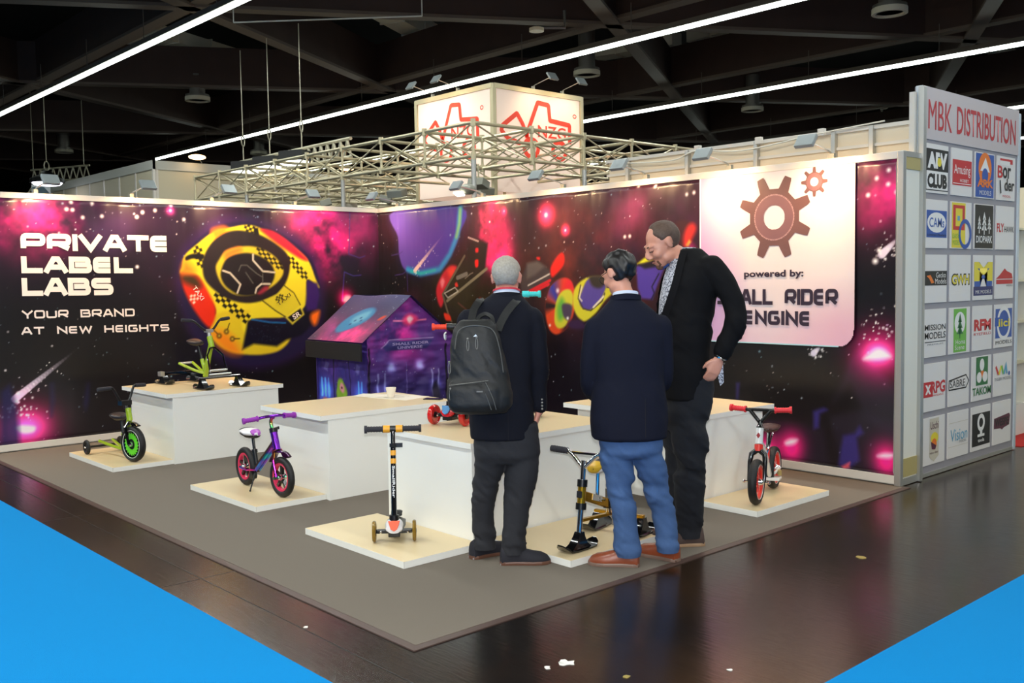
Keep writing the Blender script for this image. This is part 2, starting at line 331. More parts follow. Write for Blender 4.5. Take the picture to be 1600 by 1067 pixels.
# ------------------------------------------------------------------ printing the banners
def fbm(X, Z, sc, seed, oct=5):
    out = np.zeros_like(X); amp = 1; tot = 0
    for o in range(oct):
        r = np.random.default_rng(seed + o); N = 64; G = r.random((N, N)); x = X * sc; z = Z * sc
        xi = np.floor(x).astype(int); zi = np.floor(z).astype(int); fx = x - xi; fz = z - zi
        fx = fx * fx * (3 - 2 * fx); fz = fz * fz * (3 - 2 * fz)
        g = lambda a, b: G[a % N, b % N]
        out += amp * ((g(xi, zi) * (1 - fx) + g(xi + 1, zi) * fx) * (1 - fz) + (g(xi, zi + 1) * (1 - fx) + g(xi + 1, zi + 1) * fx) * fz)
        tot += amp; amp *= .55; sc *= 2.03
    return out / tot
class Paint:
    def __init__(s, s0, s1, z0, z1, cell, base):
        s.s0, s.s1, s.z0, s.z1 = s0, s1, z0, z1; s.nx = int((s1 - s0) / cell); s.nz = int((z1 - z0) / cell)
        s.X, s.Z = np.meshgrid(np.linspace(s0, s1, s.nx), np.linspace(z0, z1, s.nz)); s.A = np.zeros(s.X.shape + (3,)) + np.array(base) / 255.; s.c = cell
    def over(s, m, c):
        c = np.array(c, float) / 255. if not isinstance(c, np.ndarray) else c
        m = np.clip(m, 0, 1)[..., None]; s.A = s.A * (1 - m) + c * m
    def add(s, m, c): s.A = np.clip(s.A + np.clip(m, 0, None)[..., None] * np.array(c) / 255., 0, 1)
    def sdf(s, P):
        P = [tuple(p)[:2] for p in P]; d = np.full(s.X.shape, 1e9); ins = np.zeros(s.X.shape, bool)
        for (ax, az), (bx, bz) in zip(P, P[1:] + P[:1]):
            ex, ez = bx - ax, bz - az; wx, wz = s.X - ax, s.Z - az; t = np.clip((wx * ex + wz * ez) / (ex * ex + ez * ez + 1e-12), 0, 1)
            d = np.minimum(d, (wx - ex * t) ** 2 + (wz - ez * t) ** 2)
            c = ((az > s.Z) != (bz > s.Z)) & (s.X < (bx - ax) * (s.Z - az) / (bz - az + 1e-12) + ax); ins ^= c
        return np.where(ins, -1, 1) * np.sqrt(d)
    def poly(s, P, c, soft=None, a=1):
        soft = soft or s.c * .8; m = np.clip(.5 - s.sdf(P) / soft / 2, 0, 1) * a; s.over(m, c); return m
    def blob(s, P, c, soft=None, a=1): return s.poly([(p.x, p.y) for p in smooth([(q[0], q[1], 0) for q in P], 5, True)], c, soft, a)
    def line(s, P, w, c, a=1, soft=None):
        d = np.full(s.X.shape, 1e9); P = [tuple(p)[:2] for p in P]
        for (ax, az), (bx, bz) in zip(P, P[1:]):
            ex, ez = bx - ax, bz - az; t = np.clip(((s.X - ax) * ex + (s.Z - az) * ez) / (ex * ex + ez * ez + 1e-12), 0, 1)
            d = np.minimum(d, np.hypot(s.X - ax - ex * t, s.Z - az - ez * t))
        s.over(np.clip(.5 - (d - w / 2) / (soft or s.c), 0, 1) * a, c)
    def glow(s, p, r, c, a=1, asp=1): s.add(a * np.exp(-(((s.X - p[0]) / asp) ** 2 + (s.Z - p[1]) ** 2) / r ** 2), c)
    def nebula(s, p, rx, rz, c, seed, a=1, sc=2.2):
        m = np.exp(-((s.X - p[0]) / rx) ** 2 - ((s.Z - p[1]) / rz) ** 2); f = np.clip(fbm(s.X, s.Z, sc, seed) * 2.4 - .75, 0, 1.2)
        s.add(a * m * f, c)
    def star(s, x, z, r, c=(255, 250, 245), a=1):
        i = int((x - s.s0) / (s.s1 - s.s0) * (s.nx - 1)); j = int((z - s.z0) / (s.z1 - s.z0) * (s.nz - 1)); k = int(r / s.c) + 3
        sl = (slice(max(j - k, 0), max(j + k + 1, 0)), slice(max(i - k, 0), max(i + k + 1, 0)))
        d = np.hypot(s.X[sl] - x, s.Z[sl] - z); m = np.clip(1.2 - d / r, 0, 1)[..., None] * a; s.A[sl] = s.A[sl] * (1 - m) + np.array(c) / 255. * m
    def stars(s, n, seed, rmin=.006, rmax=.018):
        r = random.Random(seed)
        for _ in range(n):
            z = s.z1 - (s.z1 - s.z0) * r.random() ** 1.25
            s.star(s.s0 + r.random() * (s.s1 - s.s0), z, rmin + (rmax - rmin) * r.random() ** 3, random.choice([(255, 245, 240), (210, 225, 240), (150, 190, 205)]), .5 + .5 * r.random())
    def comet(s, h, t, w, c=(235, 220, 235)):
        for k in range(24):
            q = k / 23; p = (h[0] + (t[0] - h[0]) * q, h[1] + (t[1] - h[1]) * q); q2 = min(1, q + 1 / 23); p2 = (h[0] + (t[0] - h[0]) * q2, h[1] + (t[1] - h[1]) * q2)
            s.line([p, p2], w * (1 - q) ** .7, c, a=(1 - q) ** 1.3 * .8)
        r = random.Random(3)
        for _ in range(26):
            q = r.random() ** 2 * .7; s.star(h[0] + (t[0] - h[0]) * q + r.gauss(0, w * .8), h[1] + (t[1] - h[1]) * q + r.gauss(0, w * .8), .004 + .008 * (1 - q) * r.random())
    def checker(s, p, q, w, n, rows=3, c=(20, 18, 10)):
        p = Vector(p[:2]); q = Vector(q[:2]); d = (q - p) / n; nn = Vector((-d.y, d.x)).normalized() * w / rows
        for i in range(n):
            for j in range(rows):
                if (i + j) % 2:
                    o = p + d * i + nn * (j - rows / 2); s.poly([o, o + d, o + d + nn, o + nn], c)
    def mesh(s, name, fn, m, parent, wr):
        nx, nz = s.nx, s.nz; D = wr(s.X, s.Z)
        co = fn(s.X, s.Z, D).reshape(-1, 3); idx = np.arange(nx * nz).reshape(nz, nx)
        q = np.stack([idx[:-1, :-1], idx[:-1, 1:], idx[1:, 1:], idx[1:, :-1]], -1).reshape(-1, 4)
        me = bpy.data.meshes.new(name); me.vertices.add(len(co)); me.vertices.foreach_set('co', co.ravel().astype(np.float32))
        me.loops.add(q.size); me.loops.foreach_set('vertex_index', q.ravel().astype(np.int32)); me.polygons.add(len(q))
        me.polygons.foreach_set('loop_start', np.arange(0, q.size, 4).astype(np.int32)); me.update(calc_edges=True); me.validate()
        A = np.clip(s.A, 0, 1); lin = np.where(A <= .04045, A / 12.92, ((A + .055) / 1.055) ** 2.4); rgba = np.concatenate([lin, np.ones(A.shape[:2] + (1,))], -1)
        at = me.color_attributes.new('print', 'FLOAT_COLOR', 'POINT'); at.data.foreach_set('color', rgba.ravel().astype(np.float32))
        me.materials.append(m); me.shade_smooth(); o = bpy.data.objects.new(name, me); COL.objects.link(o)
        if parent: o.parent = parent
        return o
vinyl = attr_mat('printed_vinyl', .3, .6)
INK = (13, 10, 13)
# left banner ------------------------------------------------------
P = Paint(-4.6, -.012, .075, 2.445, .009, INK)
up = np.clip((P.Z - 1.35) / 1.1, 0, 1); P.over(up * .55 * (.4 + fbm(P.X, P.Z, 1.1, 3)), (74, 40, 88)); P.over(np.clip((.7 - P.Z) / .6, 0, 1) * .35, (14, 16, 44))
for p, rx, rz, a in (((-4.0, 2.3), .42, .34, 1.25), ((-4.42, 2.3), .2, .22, .8), ((-.82, 2.3), .24, .3, 1.1), ((-.72, 1.93), .24, .28, 1.2), ((-1.15, 2.32), .25, .16, .6), ((-2.2, 1.7), .5, .2, .35), ((-.3, 2.2), .3, .5, .25)):
    P.nebula(p, rx, rz, (236, 20, 110), 21, a * 1.3)
P.blob([(-3.452,2.251),(-3.353,2.319),(-3.158,2.325),(-3.085,2.162),(-3.138,1.995),(-3.371,1.895),(-3.524,2.023),(-3.530,2.184)], (76, 50, 96), .08, .5)
P.stars(380, 11, .005, .014)
for q in [(-3.694,2.428),(-3.489,2.424),(-3.740,2.357),(-3.685,2.352),(-3.399,2.298),(-2.984,2.351),(-2.847,2.376),(-3.589,2.279),(-2.535,2.291),(-3.046,2.302),(-3.060,1.783),(-2.671,2.436)]: P.star(q[0], q[1], .024)
q = [(-2.680,2.381)][0]; P.glow(q, .045, (255, 60, 150), 1.1); P.star(q[0], q[1], .02)
P.comet(*[(-4.298,0.513),(-3.680,0.974)], .07); P.star(*[(-4.282,0.486)][0], .03); P.star(*[(-4.267,0.566)][0], .022)
q = [(-4.206,0.221)][0]; P.glow(q, .26, (225, 10, 95), .9, 1.1); P.glow(q, .13, (255, 120, 190), .9, 1.3); P.blob([(-4.310,0.233),(-4.263,0.253),(-4.194,0.245),(-4.124,0.224),(-4.138,0.175),(-4.209,0.165),(-4.266,0.184)], (255, 240, 250), .015)
for k in range(26): P.star(q[0] + rng.normal(0, .12), q[1] + .12 + abs(rng.normal(0, .07)), .008 + .01 * rng.random())
for s_ in ([(-4.419,0.592),(-4.337,0.659),(-4.279,0.405),(-4.273,0.028),(-4.445,0.018)], [(-3.964,0.628),(-3.939,0.639),(-3.935,0.466),(-3.972,0.310)], [(-3.615,0.599),(-3.595,0.610),(-3.609,0.435),(-3.638,0.340),(-3.655,0.394)]): P.poly(s_, (28, 28, 80), .03, .8)
for a_, b_ in ((0, 1),): P.line([(-0.433,2.453),(-0.467,1.931),(-0.311,1.885),(-0.236,1.909)], .012, (60, 50, 120), .8); P.line([(-0.575,1.364),(-0.538,1.714),(-0.410,1.666),(-0.299,1.673)], .014, (60, 50, 130), .8)
q = [(-0.529,1.394)][0]; P.glow(q, .1, (225, 10, 95), 1.2); P.blob([(-0.566,1.364),(-0.528,1.425),(-0.455,1.416),(-0.503,1.346)], (255, 200, 210), .02)
# the round yellow bumper vehicle
bump = [(-2.590,1.761),(-2.592,1.541),(-2.551,1.298),(-2.451,1.050),(-2.288,0.879),(-2.073,0.744),(-1.795,0.674),(-1.438,0.702),(-1.148,0.812),(-0.952,1.015),(-0.873,1.295),(-0.882,1.563),(-0.961,1.815),(-1.110,1.995),(-1.356,2.155),(-1.613,2.252),(-1.880,2.288),(-2.141,2.239),(-2.354,2.108),(-2.520,1.933)]
P.blob(bump, (60, 30, 110), .12, .9); P.blob(bump, (30, 22, 56), .012)
P.blob([(-2.591,1.709),(-2.577,1.787),(-2.543,1.903),(-2.417,2.014),(-2.205,2.161),(-1.990,2.219),(-1.756,2.252),(-1.520,2.162),(-1.292,2.048),(-1.044,1.868),(-0.938,1.640),(-0.893,1.525),(-1.052,1.627),(-1.078,1.330),(-1.336,1.197),(-1.793,1.180),(-1.845,0.961),(-2.248,0.982),(-2.269,1.152),(-2.208,1.309),(-2.353,1.537),(-2.431,1.656)], (226, 208, 40), .012)
P.blob([(-2.274,1.055),(-2.218,0.939),(-2.100,0.853),(-1.932,0.800),(-1.672,0.776),(-1.434,0.814),(-1.288,0.948),(-1.378,1.012),(-1.560,0.976),(-1.846,1.020),(-1.904,1.168),(-1.806,1.287),(-2.191,1.264)], (216, 190, 34), .016)
P.poly([(-1.825,1.172),(-1.390,1.139),(-1.170,1.183),(-1.063,1.316),(-0.943,1.282),(-1.001,1.101),(-1.143,0.971),(-1.347,0.928),(-1.474,0.861),(-1.763,0.906),(-1.907,0.849)], (14, 12, 28), .02)
for _k in range(40): P.star(*[(a_[0] + (b_[0] - a_[0]) * rng.random(), a_[1] + (b_[1] - a_[1]) * rng.random()) for a_, b_ in [([(-1.796,1.120)][0], [(-1.397,0.923)][0])]][0], .008, (60, 70, 90), .7)
P.line([(-1.778,1.186),(-1.554,1.143),(-1.354,1.128)], .02, (30, 110, 170), .8)
P.poly([(-1.053,1.613),(-0.915,1.583),(-0.887,1.439),(-0.934,1.268),(-1.064,1.258),(-1.078,1.330)], (52, 26, 96), .02)
P.blob([(-1.000,1.227),(-0.893,1.252),(-0.922,1.124),(-0.972,1.083),(-1.019,1.157)], (246, 110, 20), .03)
P.blob([(-2.591,1.709),(-2.523,1.709),(-2.402,1.682),(-2.311,1.550),(-2.208,1.309),(-2.270,1.126),(-2.352,1.169),(-2.482,1.357),(-2.570,1.554)], (222, 44, 14), .02)
P.blob([(-2.588,1.696),(-2.523,1.715),(-2.416,1.669),(-2.365,1.577),(-2.407,1.551),(-2.514,1.592),(-2.580,1.632)], (60, 46, 20), .04)
P.blob([(-2.546,1.838),(-2.480,1.800),(-2.441,1.734),(-2.523,1.709),(-2.583,1.722)], (250, 130, 30), .05)
P.blob([(-2.218,2.181),(-2.076,2.224),(-2.035,2.178),(-2.108,2.111),(-2.193,2.089)], (248, 120, 30), .04)
P.blob([(-1.639,2.207),(-1.473,2.183),(-1.276,2.062),(-1.044,1.868),(-1.125,1.868),(-1.371,2.006),(-1.566,2.140)], (226, 30, 50), .02)
P.blob([(-2.272,1.073),(-2.117,1.065),(-2.005,0.979),(-1.924,0.812),(-2.055,0.807),(-2.194,0.909)], (240, 120, 20), .06, .8)
for (a_, b_, w_, n_) in (([(-2.215,1.482)][0], [(-1.823,1.181)][0], .11, 10), ([(-1.297,1.895)][0], [(-1.052,1.641)][0], .09, 9), ([(-2.404,2.008)][0], [(-2.344,1.773)][0], .1, 7), ([(-1.830,2.230)][0], [(-1.685,2.179)][0], .09, 5)): P.checker(a_, b_, w_, n_)
P.blob([(-2.344,1.760),(-2.326,1.891),(-2.223,2.049),(-2.064,2.158),(-1.876,2.188),(-1.641,2.139),(-1.432,2.033),(-1.297,1.909),(-1.278,1.755),(-1.339,1.589),(-1.451,1.465),(-1.637,1.394),(-1.846,1.372),(-2.062,1.425),(-2.228,1.535),(-2.321,1.642)], (34, 28, 30), .014)
P.blob([(-2.191,1.759),(-2.145,1.865),(-2.057,1.959),(-1.882,2.007),(-1.691,2.002),(-1.482,1.908),(-1.364,1.756),(-1.399,1.645),(-1.541,1.536),(-1.784,1.459),(-1.988,1.477),(-2.127,1.586)], (204, 184, 42), .014)
P.checker([(-1.691,1.989)][0], [(-1.364,1.756)][0], .08, 9)
P.blob([(-2.071,1.945),(-1.911,2.000),(-1.869,1.960),(-1.973,1.906),(-2.074,1.865)], (240, 120, 40), .03)
P.blob([(-2.129,1.733),(-2.060,1.865),(-1.914,1.926),(-1.738,1.927),(-1.546,1.839),(-1.474,1.701),(-1.540,1.564),(-1.709,1.471),(-1.901,1.461),(-2.057,1.545),(-2.125,1.639)], (26, 24, 26), .014)
for l_ in ([(-1.738,1.920),(-1.740,1.853),(-1.625,1.730),(-1.474,1.715)], [(-2.107,1.739),(-2.023,1.712),(-1.904,1.583),(-1.944,1.489)], [(-1.723,1.485),(-1.707,1.539),(-1.645,1.586),(-1.539,1.584)]): P.line(l_, .022, (200, 190, 170))
for l_ in ([(-1.921,1.731),(-1.889,1.798),(-1.816,1.798),(-1.701,1.703),(-1.627,1.661)], [(-1.834,1.717),(-1.749,1.594)], [(-1.626,1.702),(-1.630,1.593)]): P.line(l_, .012, (90, 90, 84))
P.blob([(-1.694,1.484),(-1.601,1.558),(-1.556,1.536),(-1.649,1.470)], (150, 40, 60), .02)
P.poly([(-1.355,1.561),(-1.264,1.475),(-1.150,1.332),(-1.336,1.190),(-1.473,1.272),(-1.637,1.394),(-1.451,1.465)], (214, 196, 44), .012)
P.line([(-1.355,1.561),(-1.233,1.475),(-1.150,1.332)], .012, (60, 50, 16)); P.line([(-1.637,1.394),(-1.473,1.272),(-1.336,1.190)], .014, (60, 50, 16))
P.poly([(-1.352,1.191),(-1.142,1.317),(-1.098,1.217),(-1.261,1.103)], (226, 208, 60), .012); P.poly([(-1.321,1.189),(-1.151,1.289),(-1.121,1.225),(-1.260,1.131)], (18, 16, 20), .01)
P.checker([(-1.469,1.396)][0], [(-1.374,1.450)][0], .06, 5)
P.blob([(-2.530,1.890),(-2.448,1.923),(-2.339,1.917),(-2.340,1.865),(-2.450,1.871),(-2.525,1.851)], (20, 18, 16), .012); P.poly([(-1.720,2.219),(-1.668,2.220),(-1.656,2.139),(-1.716,2.138)], (20, 18, 16))
for a_, b_ in (((380, 1035), (330, 990)), ((440, 1000), (460, 935)), ((485, 1055), (550, 1058))):
    a_ = (270 + a_[0] / 5.333, 330 + a_[1] / 5.333)
for c_, l_ in (([(-2.178,1.018)][0], [(-2.199,1.044),(-2.236,1.082)][0:2]), ([(-2.090,1.061)][0], [(-2.076,1.089),(-2.051,1.152)][0:2]), ([(-2.023,0.976)][0], [(-1.996,0.977),(-1.934,0.974)][0:2])):
    P.star(c_[0], c_[1], .034, (34, 24, 14)); P.star(c_[0], c_[1], .018, (222, 190, 60)); P.line(l_, .01, (34, 24, 14))
P.checker([(-2.492,1.475)][0], [(-2.426,1.408)][0], .09, 4, 3, (250, 220, 200))
def folds(seed, depth=1.0):
    def f(X, Z):
        t = np.clip((Z - 1.9) / .5, 0, 1); sc = fbm(X * 1.0, Z * .18, 5.5, seed, 3) - .5; pu = fbm(X, Z * .35 + X * .2, 3.0, seed + 9, 3) - .5; br = fbm(X, Z, .9, seed + 4, 2) - .5
        e = np.clip((2.445 - Z) / .03, 0, 1) * np.clip((Z - .075) / .03, 0, 1)
        return .014 + e * depth * (.012 + sc * .02 * (.25 + t) + pu * .02 * t + br * .014)
    return f
FL = folds(31)
bl = P.mesh('banner', lambda X, Z, D: np.stack([D, X, Z], -1), vinyl, None, FL); tag(bl, 'space printed left banner with bold white lettering and a round yellow bumper vehicle', 'banner')
tw = mat('banner_print_white', (238, 224, 214), .5); tk = mat('banner_print_black', (18, 16, 18), .5)
def on_left(quad):  # lower left, lower right, upper right, upper left -> origin, u, v, w, h
    a, b, c, d = [Vector((0.044, q[0], q[1])) for q in quad]; return a, (b - a).normalized(), (d - a).normalized(), (b - a).length, (d - a).length
def sign(quad, s_, t, lw, kind='bold', gap=None):
    o, u, v_, w_, h_ = on_left(quad); v_ = Vector((0, 0, 1)); stroke_text('lettering', s_, tw, bl, o, u, v_, w_, h_, t, lw, gap, 0)
sign([(-4.184,1.941),(-2.725,1.939),(-2.725,2.122),(-4.182,2.113)], 'PRIVATE', .051, 1.35)
sign([(-4.187,1.725),(-3.116,1.717),(-3.109,1.896),(-4.180,1.891)], 'LABEL', .051, 1.35)
sign([(-4.191,1.505),(-3.329,1.495),(-3.322,1.672),(-4.183,1.681)], 'LABS', .051, 1.35)
sign([(-4.201,1.285),(-3.114,1.270),(-3.110,1.356),(-4.197,1.365)], 'YOUR BRAND', .017, 1.7, gap=.03)
sign([(-4.213,1.130),(-2.750,1.099),(-2.747,1.188),(-4.210,1.204)], 'AT NEW HEIGHTS', .017, 1.6, gap=.03)
tx = [(-1.441,1.326),(-1.273,1.440)]; d = Vector((0, tx[1][0] - tx[0][0], tx[1][1] - tx[0][1]))
text('lettering', 'TAXI', tk, bl, (.046, *tx[0]), d, (0, -d.z, d.y), d.length, .045, .004)
tx = [(-2.475,1.552),(-2.378,1.413)]; d = Vector((0, tx[1][0] - tx[0][0], tx[1][1] - tx[0][1]))
text('lettering', 'TAXI', tw, bl, (.046, *tx[0]), d, (0, -d.z, d.y), d.length, .05, .004)
tx = [(-1.243,1.158),(-1.146,1.211)]; d = Vector((0, tx[1][0] - tx[0][0], tx[1][1] - tx[0][1]))
text('lettering', 'SR', tw, bl, (.046, *tx[0]), d, (0, -d.z, d.y), d.length, .06, .02)

for o_ in [c for c in COL.objects if c.parent == bl]:       # lay the lettering on the folds of the cloth
    n_ = len(o_.data.vertices); co_ = np.empty(n_ * 3); o_.data.vertices.foreach_get('co', co_); co_ = co_.reshape(-1, 3)
    co_[:, 0] += FL(co_[:, 1], co_[:, 2]) + .007 - .044; o_.data.vertices.foreach_set('co', co_.ravel()); o_.data.update()
# right banner -----------------------------------------------------
P = Paint(.012, 6.745, .075, 2.445, .0095, INK)
up = np.clip((P.Z - 1.5) / 1.0, 0, 1); P.over(up * .6 * (.4 + fbm(P.X, P.Z, 1.0, 8)), (84, 44, 62)); P.over(np.clip((.6 - P.Z) / .6, 0, 1) * .3, (34, 12, 44))
P.nebula((2.1, 2.2), .25, .3, (240, 30, 100), 40, 1.7); P.nebula((2.25, 1.85), .25, .3, (240, 30, 100), 41, 1.6); P.nebula((6.7, 2.25), .3, .3, (236, 20, 120), 44, 1.2); P.nebula((3.6, 1.6), .9, .6, (140, 40, 20), 46, .6); P.nebula((4.3, 2.1), .6, .5, (90, 30, 80), 47, .6)
P.stars(420, 23, .005, .014)
pl = [(0.354,2.439),(0.449,2.131),(0.467,1.898),(0.579,1.725),(0.885,1.659),(1.255,1.699),(1.473,1.885),(1.630,2.118),(1.672,2.403)]
P.blob(pl, (40, 40, 120), .12, .5); P.blob(pl, (86, 66, 160), .015)
P.over(np.clip(.5 - P.sdf([(p.x, p.y) for p in smooth([(q[0], q[1], 0) for q in pl], 5, True)]) / .02, 0, 1) * np.clip((P.X - .9 - (P.Z - 1.7) * .55) * 1.2, 0, 1) * .8, (28, 34, 140))
P.line([(0.632,1.731),(0.885,1.678),(1.255,1.721),(1.450,1.893),(1.596,2.112),(1.649,2.397)], .07, (40, 150, 200), .9, .05); P.line([(1.572,2.084),(1.633,2.226),(1.649,2.383)], .035, (150, 190, 90), .9, .05); P.line([(0.695,1.707),(0.911,1.681),(1.171,1.715)], .03, (40, 180, 170), .9, .03)
P.stars(60, 5); P.comet(*[(0.773,1.714),(1.364,2.137)], .055, (240, 200, 190))
for l_ in ([(0.307,1.910),(0.482,1.928),(0.535,1.950)], [(0.365,1.665),(0.525,1.679),(0.592,1.709)], [(0.617,1.701),(0.622,1.469)]): P.line(l_, .012, (66, 50, 120), .8)
for q_, r_ in (([(3.019,2.246)][0], .1), ([(3.301,2.077)][0], .05), ([(2.382,2.324)][0], .04)): P.glow(q_, r_, (255, 40, 90), 1.3); P.star(q_[0], q_[1], r_ * .28)
# red ball and black deck of a scooter
P.blob([(1.574,1.752),(1.446,1.761),(1.302,1.668),(1.188,1.506),(1.208,1.357),(1.278,1.283),(1.366,1.432),(1.464,1.578),(1.560,1.686)], (196, 24, 50), .02); P.blob([(1.516,1.738),(1.410,1.711),(1.443,1.637),(1.537,1.665)], (236, 60, 50), .03); P.blob([(1.312,1.624),(1.263,1.580),(1.297,1.506),(1.347,1.579)], (236, 120, 130), .02)
P.poly([(1.714,1.878),(1.306,1.432),(1.405,1.174),(1.544,1.140),(2.051,1.679),(2.112,1.992),(1.897,2.057)], (26, 22, 24), .02)
P.line([(1.714,1.864),(1.306,1.432),(1.428,1.152),(1.462,1.123)], .03, (96, 84, 70)); P.line([(1.387,1.358),(2.084,1.714)], .035, (120, 112, 92)); P.line([(1.342,1.446),(1.532,1.512),(1.588,1.468),(1.400,1.395),(1.342,1.446)], .012, (190, 186, 176)); P.line([(1.581,1.621),(1.742,1.662)], .05, (110, 106, 100)); P.line([(1.718,1.612),(1.809,1.661),(1.854,1.675)], .012, (120, 110, 100))
P.blob([(1.533,1.556),(1.568,1.570),(1.590,1.526),(1.544,1.519)], (220, 40, 40), .01); P.blob([(1.891,1.809),(1.946,1.815),(1.944,1.744),(1.900,1.738)], (226, 30, 30), .01); P.blob([(1.905,1.943),(1.949,1.942),(1.948,1.900),(1.904,1.901)], (190, 30, 40), .01); P.blob([(1.323,1.217),(1.429,1.196),(1.451,1.138),(1.357,1.136)], (220, 50, 30), .012)
P.line([(1.787,2.068),(1.951,2.019)], .02, (150, 130, 130)); P.poly([(1.957,1.397),(2.086,1.363),(2.041,1.306),(1.932,1.290)], (190, 26, 26), .02); P.line([(1.585,1.337),(1.775,1.238)], .02, (120, 60, 60), .6)
P.poly([(2.731,1.756),(2.887,1.779),(3.019,1.717),(3.102,1.663),(3.072,1.552),(2.842,1.434),(2.644,1.366),(2.619,1.569)], (62, 54, 56), .02); P.poly([(2.731,1.756),(2.887,1.779),(3.000,1.724),(2.846,1.634),(2.728,1.595)], (90, 82, 80), .02); P.line([(2.746,1.528),(3.064,1.644)], .016, (200, 190, 180)); P.line([(2.706,1.447),(3.073,1.579)], .03, (206, 30, 40)); P.line([(2.645,1.400),(3.053,1.540)], .03, (206, 30, 40))
P.blob([(3.084,1.709),(3.169,1.811),(3.243,1.854),(3.279,1.821),(3.268,1.731),(3.148,1.630),(3.092,1.618)], (226, 34, 26), .015); P.blob([(2.878,1.819),(2.926,1.818),(2.925,1.791),(2.887,1.799)], (220, 30, 26), .01)
# rainbow wheel
wh = [(3.001,1.237),(3.012,1.369),(3.071,1.500),(3.174,1.578),(3.293,1.602),(3.382,1.557),(3.425,1.435),(3.414,1.275),(3.349,1.146),(3.248,1.059),(3.137,1.029),(3.045,1.092)]
P.blob(wh, (214, 70, 30), .012)
c_ = [(3.207,1.318)][0]; ang = np.arctan2(P.Z - c_[1], P.X - c_[0]); m = np.clip(.5 - P.sdf([(p.x, p.y) for p in smooth([(q[0], q[1], 0) for q in wh], 5, True)]) / .012, 0, 1)
P.over(m * np.clip(1 - abs(ang - 2.1) / .8, 0, 1), (40, 54, 160)); P.over(m * np.clip(1 - abs(ang - 1.0) / .5, 0, 1), (220, 30, 50)); P.over(m * np.clip(1 - abs(abs(ang) - 3.1) / .45, 0, 1), (14, 16, 20)); P.over(m * np.clip(1 - abs(ang + 1.2) / .4, 0, 1), (40, 20, 20)); P.over(m * np.clip(1 - abs(ang - .3) / .4, 0, 1), (190, 40, 60))
P.blob([(3.131,1.206),(3.162,1.370),(3.246,1.467),(3.346,1.486),(3.398,1.422),(3.378,1.275),(3.304,1.132),(3.212,1.090),(3.148,1.121)], (196, 196, 50), .012); P.blob([(3.170,1.305),(3.236,1.403),(3.289,1.338),(3.269,1.209),(3.195,1.175)], (96, 170, 60), .03)
P.blob([(3.243,1.325),(3.325,1.345),(3.387,1.307),(3.350,1.178),(3.269,1.209)], (70, 60, 80), .015); P.star(*[(3.182,1.474)][0], .03, a=.8); P.star(*[(3.064,1.119)][0], .02, a=.8); P.star(*[(3.323,1.197)][0], .02)
# yellow and violet fork guard
P.blob([(3.398,1.403),(3.426,1.499),(3.524,1.575),(3.662,1.611),(3.806,1.603),(3.929,1.528),(3.945,1.467),(3.828,1.374),(3.700,1.248),(3.553,1.170),(3.457,1.219),(3.405,1.307)], (204, 200, 46), .012)
P.blob([(3.486,1.372),(3.522,1.467),(3.611,1.586),(3.781,1.603),(3.847,1.522),(3.761,1.374),(3.632,1.285),(3.520,1.309)], (84, 70, 150), .012); P.line([(3.506,1.530),(3.469,1.397),(3.537,1.296),(3.641,1.278),(3.795,1.374),(3.829,1.448)], .014, (60, 50, 40)); P.line([(3.523,1.511),(3.486,1.404),(3.521,1.372)], .016, (226, 216, 190)); P.line([(3.676,1.310),(3.812,1.417)], .02, (226, 216, 190))
P.blob([(3.637,1.611),(3.806,1.615),(3.847,1.559),(3.763,1.498),(3.661,1.523)], (50, 44, 36), .02); P.blob([(3.368,1.178),(3.501,1.181),(3.569,1.107),(3.411,1.089),(3.322,1.126)], (50, 30, 60), .02)
P.poly([(4.227,1.718),(4.344,1.786),(4.442,1.801),(4.450,1.760),(4.312,1.722)], (196, 200, 40), .012); P.poly([(4.227,1.700),(4.464,1.731),(4.554,1.670),(4.478,1.525),(4.417,1.390),(4.287,1.401),(4.241,1.497)], (74, 56, 150), .015); P.poly([(4.250,1.717),(4.480,1.742),(4.539,1.700),(4.327,1.674)], (30, 26, 34), .015); P.line([(4.494,1.625),(4.410,1.508),(4.440,1.449),(4.402,1.390)], .014, (30, 24, 50))
P.blob([(4.629,1.946),(4.666,2.059),(4.752,2.095),(4.844,2.079),(4.900,2.025),(4.886,1.947),(4.843,1.864),(4.744,1.867)], (60, 30, 34), .015); P.blob([(4.830,2.040),(4.886,2.059),(4.914,2.013),(4.872,1.936),(4.836,1.881),(4.787,1.871),(4.787,1.962)], (220, 50, 46), .03); P.poly([(4.808,1.876),(4.844,1.920),(4.865,1.903),(4.836,1.853)], (226, 200, 60), .012); P.blob([(4.829,1.864),(4.879,1.891),(4.920,1.833),(4.920,1.777),(4.843,1.790)], (140, 34, 90), .03)
# dark rocks and robots, magenta fires
for s_ in ([(6.238,0.580),(6.382,0.943),(6.462,1.021),(6.551,0.951),(6.767,0.721),(6.751,0.380),(6.545,0.457),(6.384,0.743)], [(6.222,0.476),(6.466,0.549),(6.750,0.477),(6.754,0.088),(6.443,0.020),(6.279,0.227)], [(5.116,0.316),(5.635,0.394),(6.167,0.368),(6.225,0.066),(5.636,0.031),(5.115,0.145)]): P.poly(s_, (40, 32, 50), .03, .55)
for s_ in ([(6.069,0.503),(6.166,0.543),(6.199,0.525),(6.132,0.488),(6.121,0.374),(6.076,0.359)], [(6.333,0.335),(6.430,0.365),(6.472,0.430),(6.504,0.373),(6.451,0.328),(6.474,0.160),(6.368,0.060),(6.291,0.085)], [(5.336,0.681),(5.368,0.683),(5.355,0.550),(5.336,0.548)]): P.poly(s_, (52, 42, 118), .02, .9)
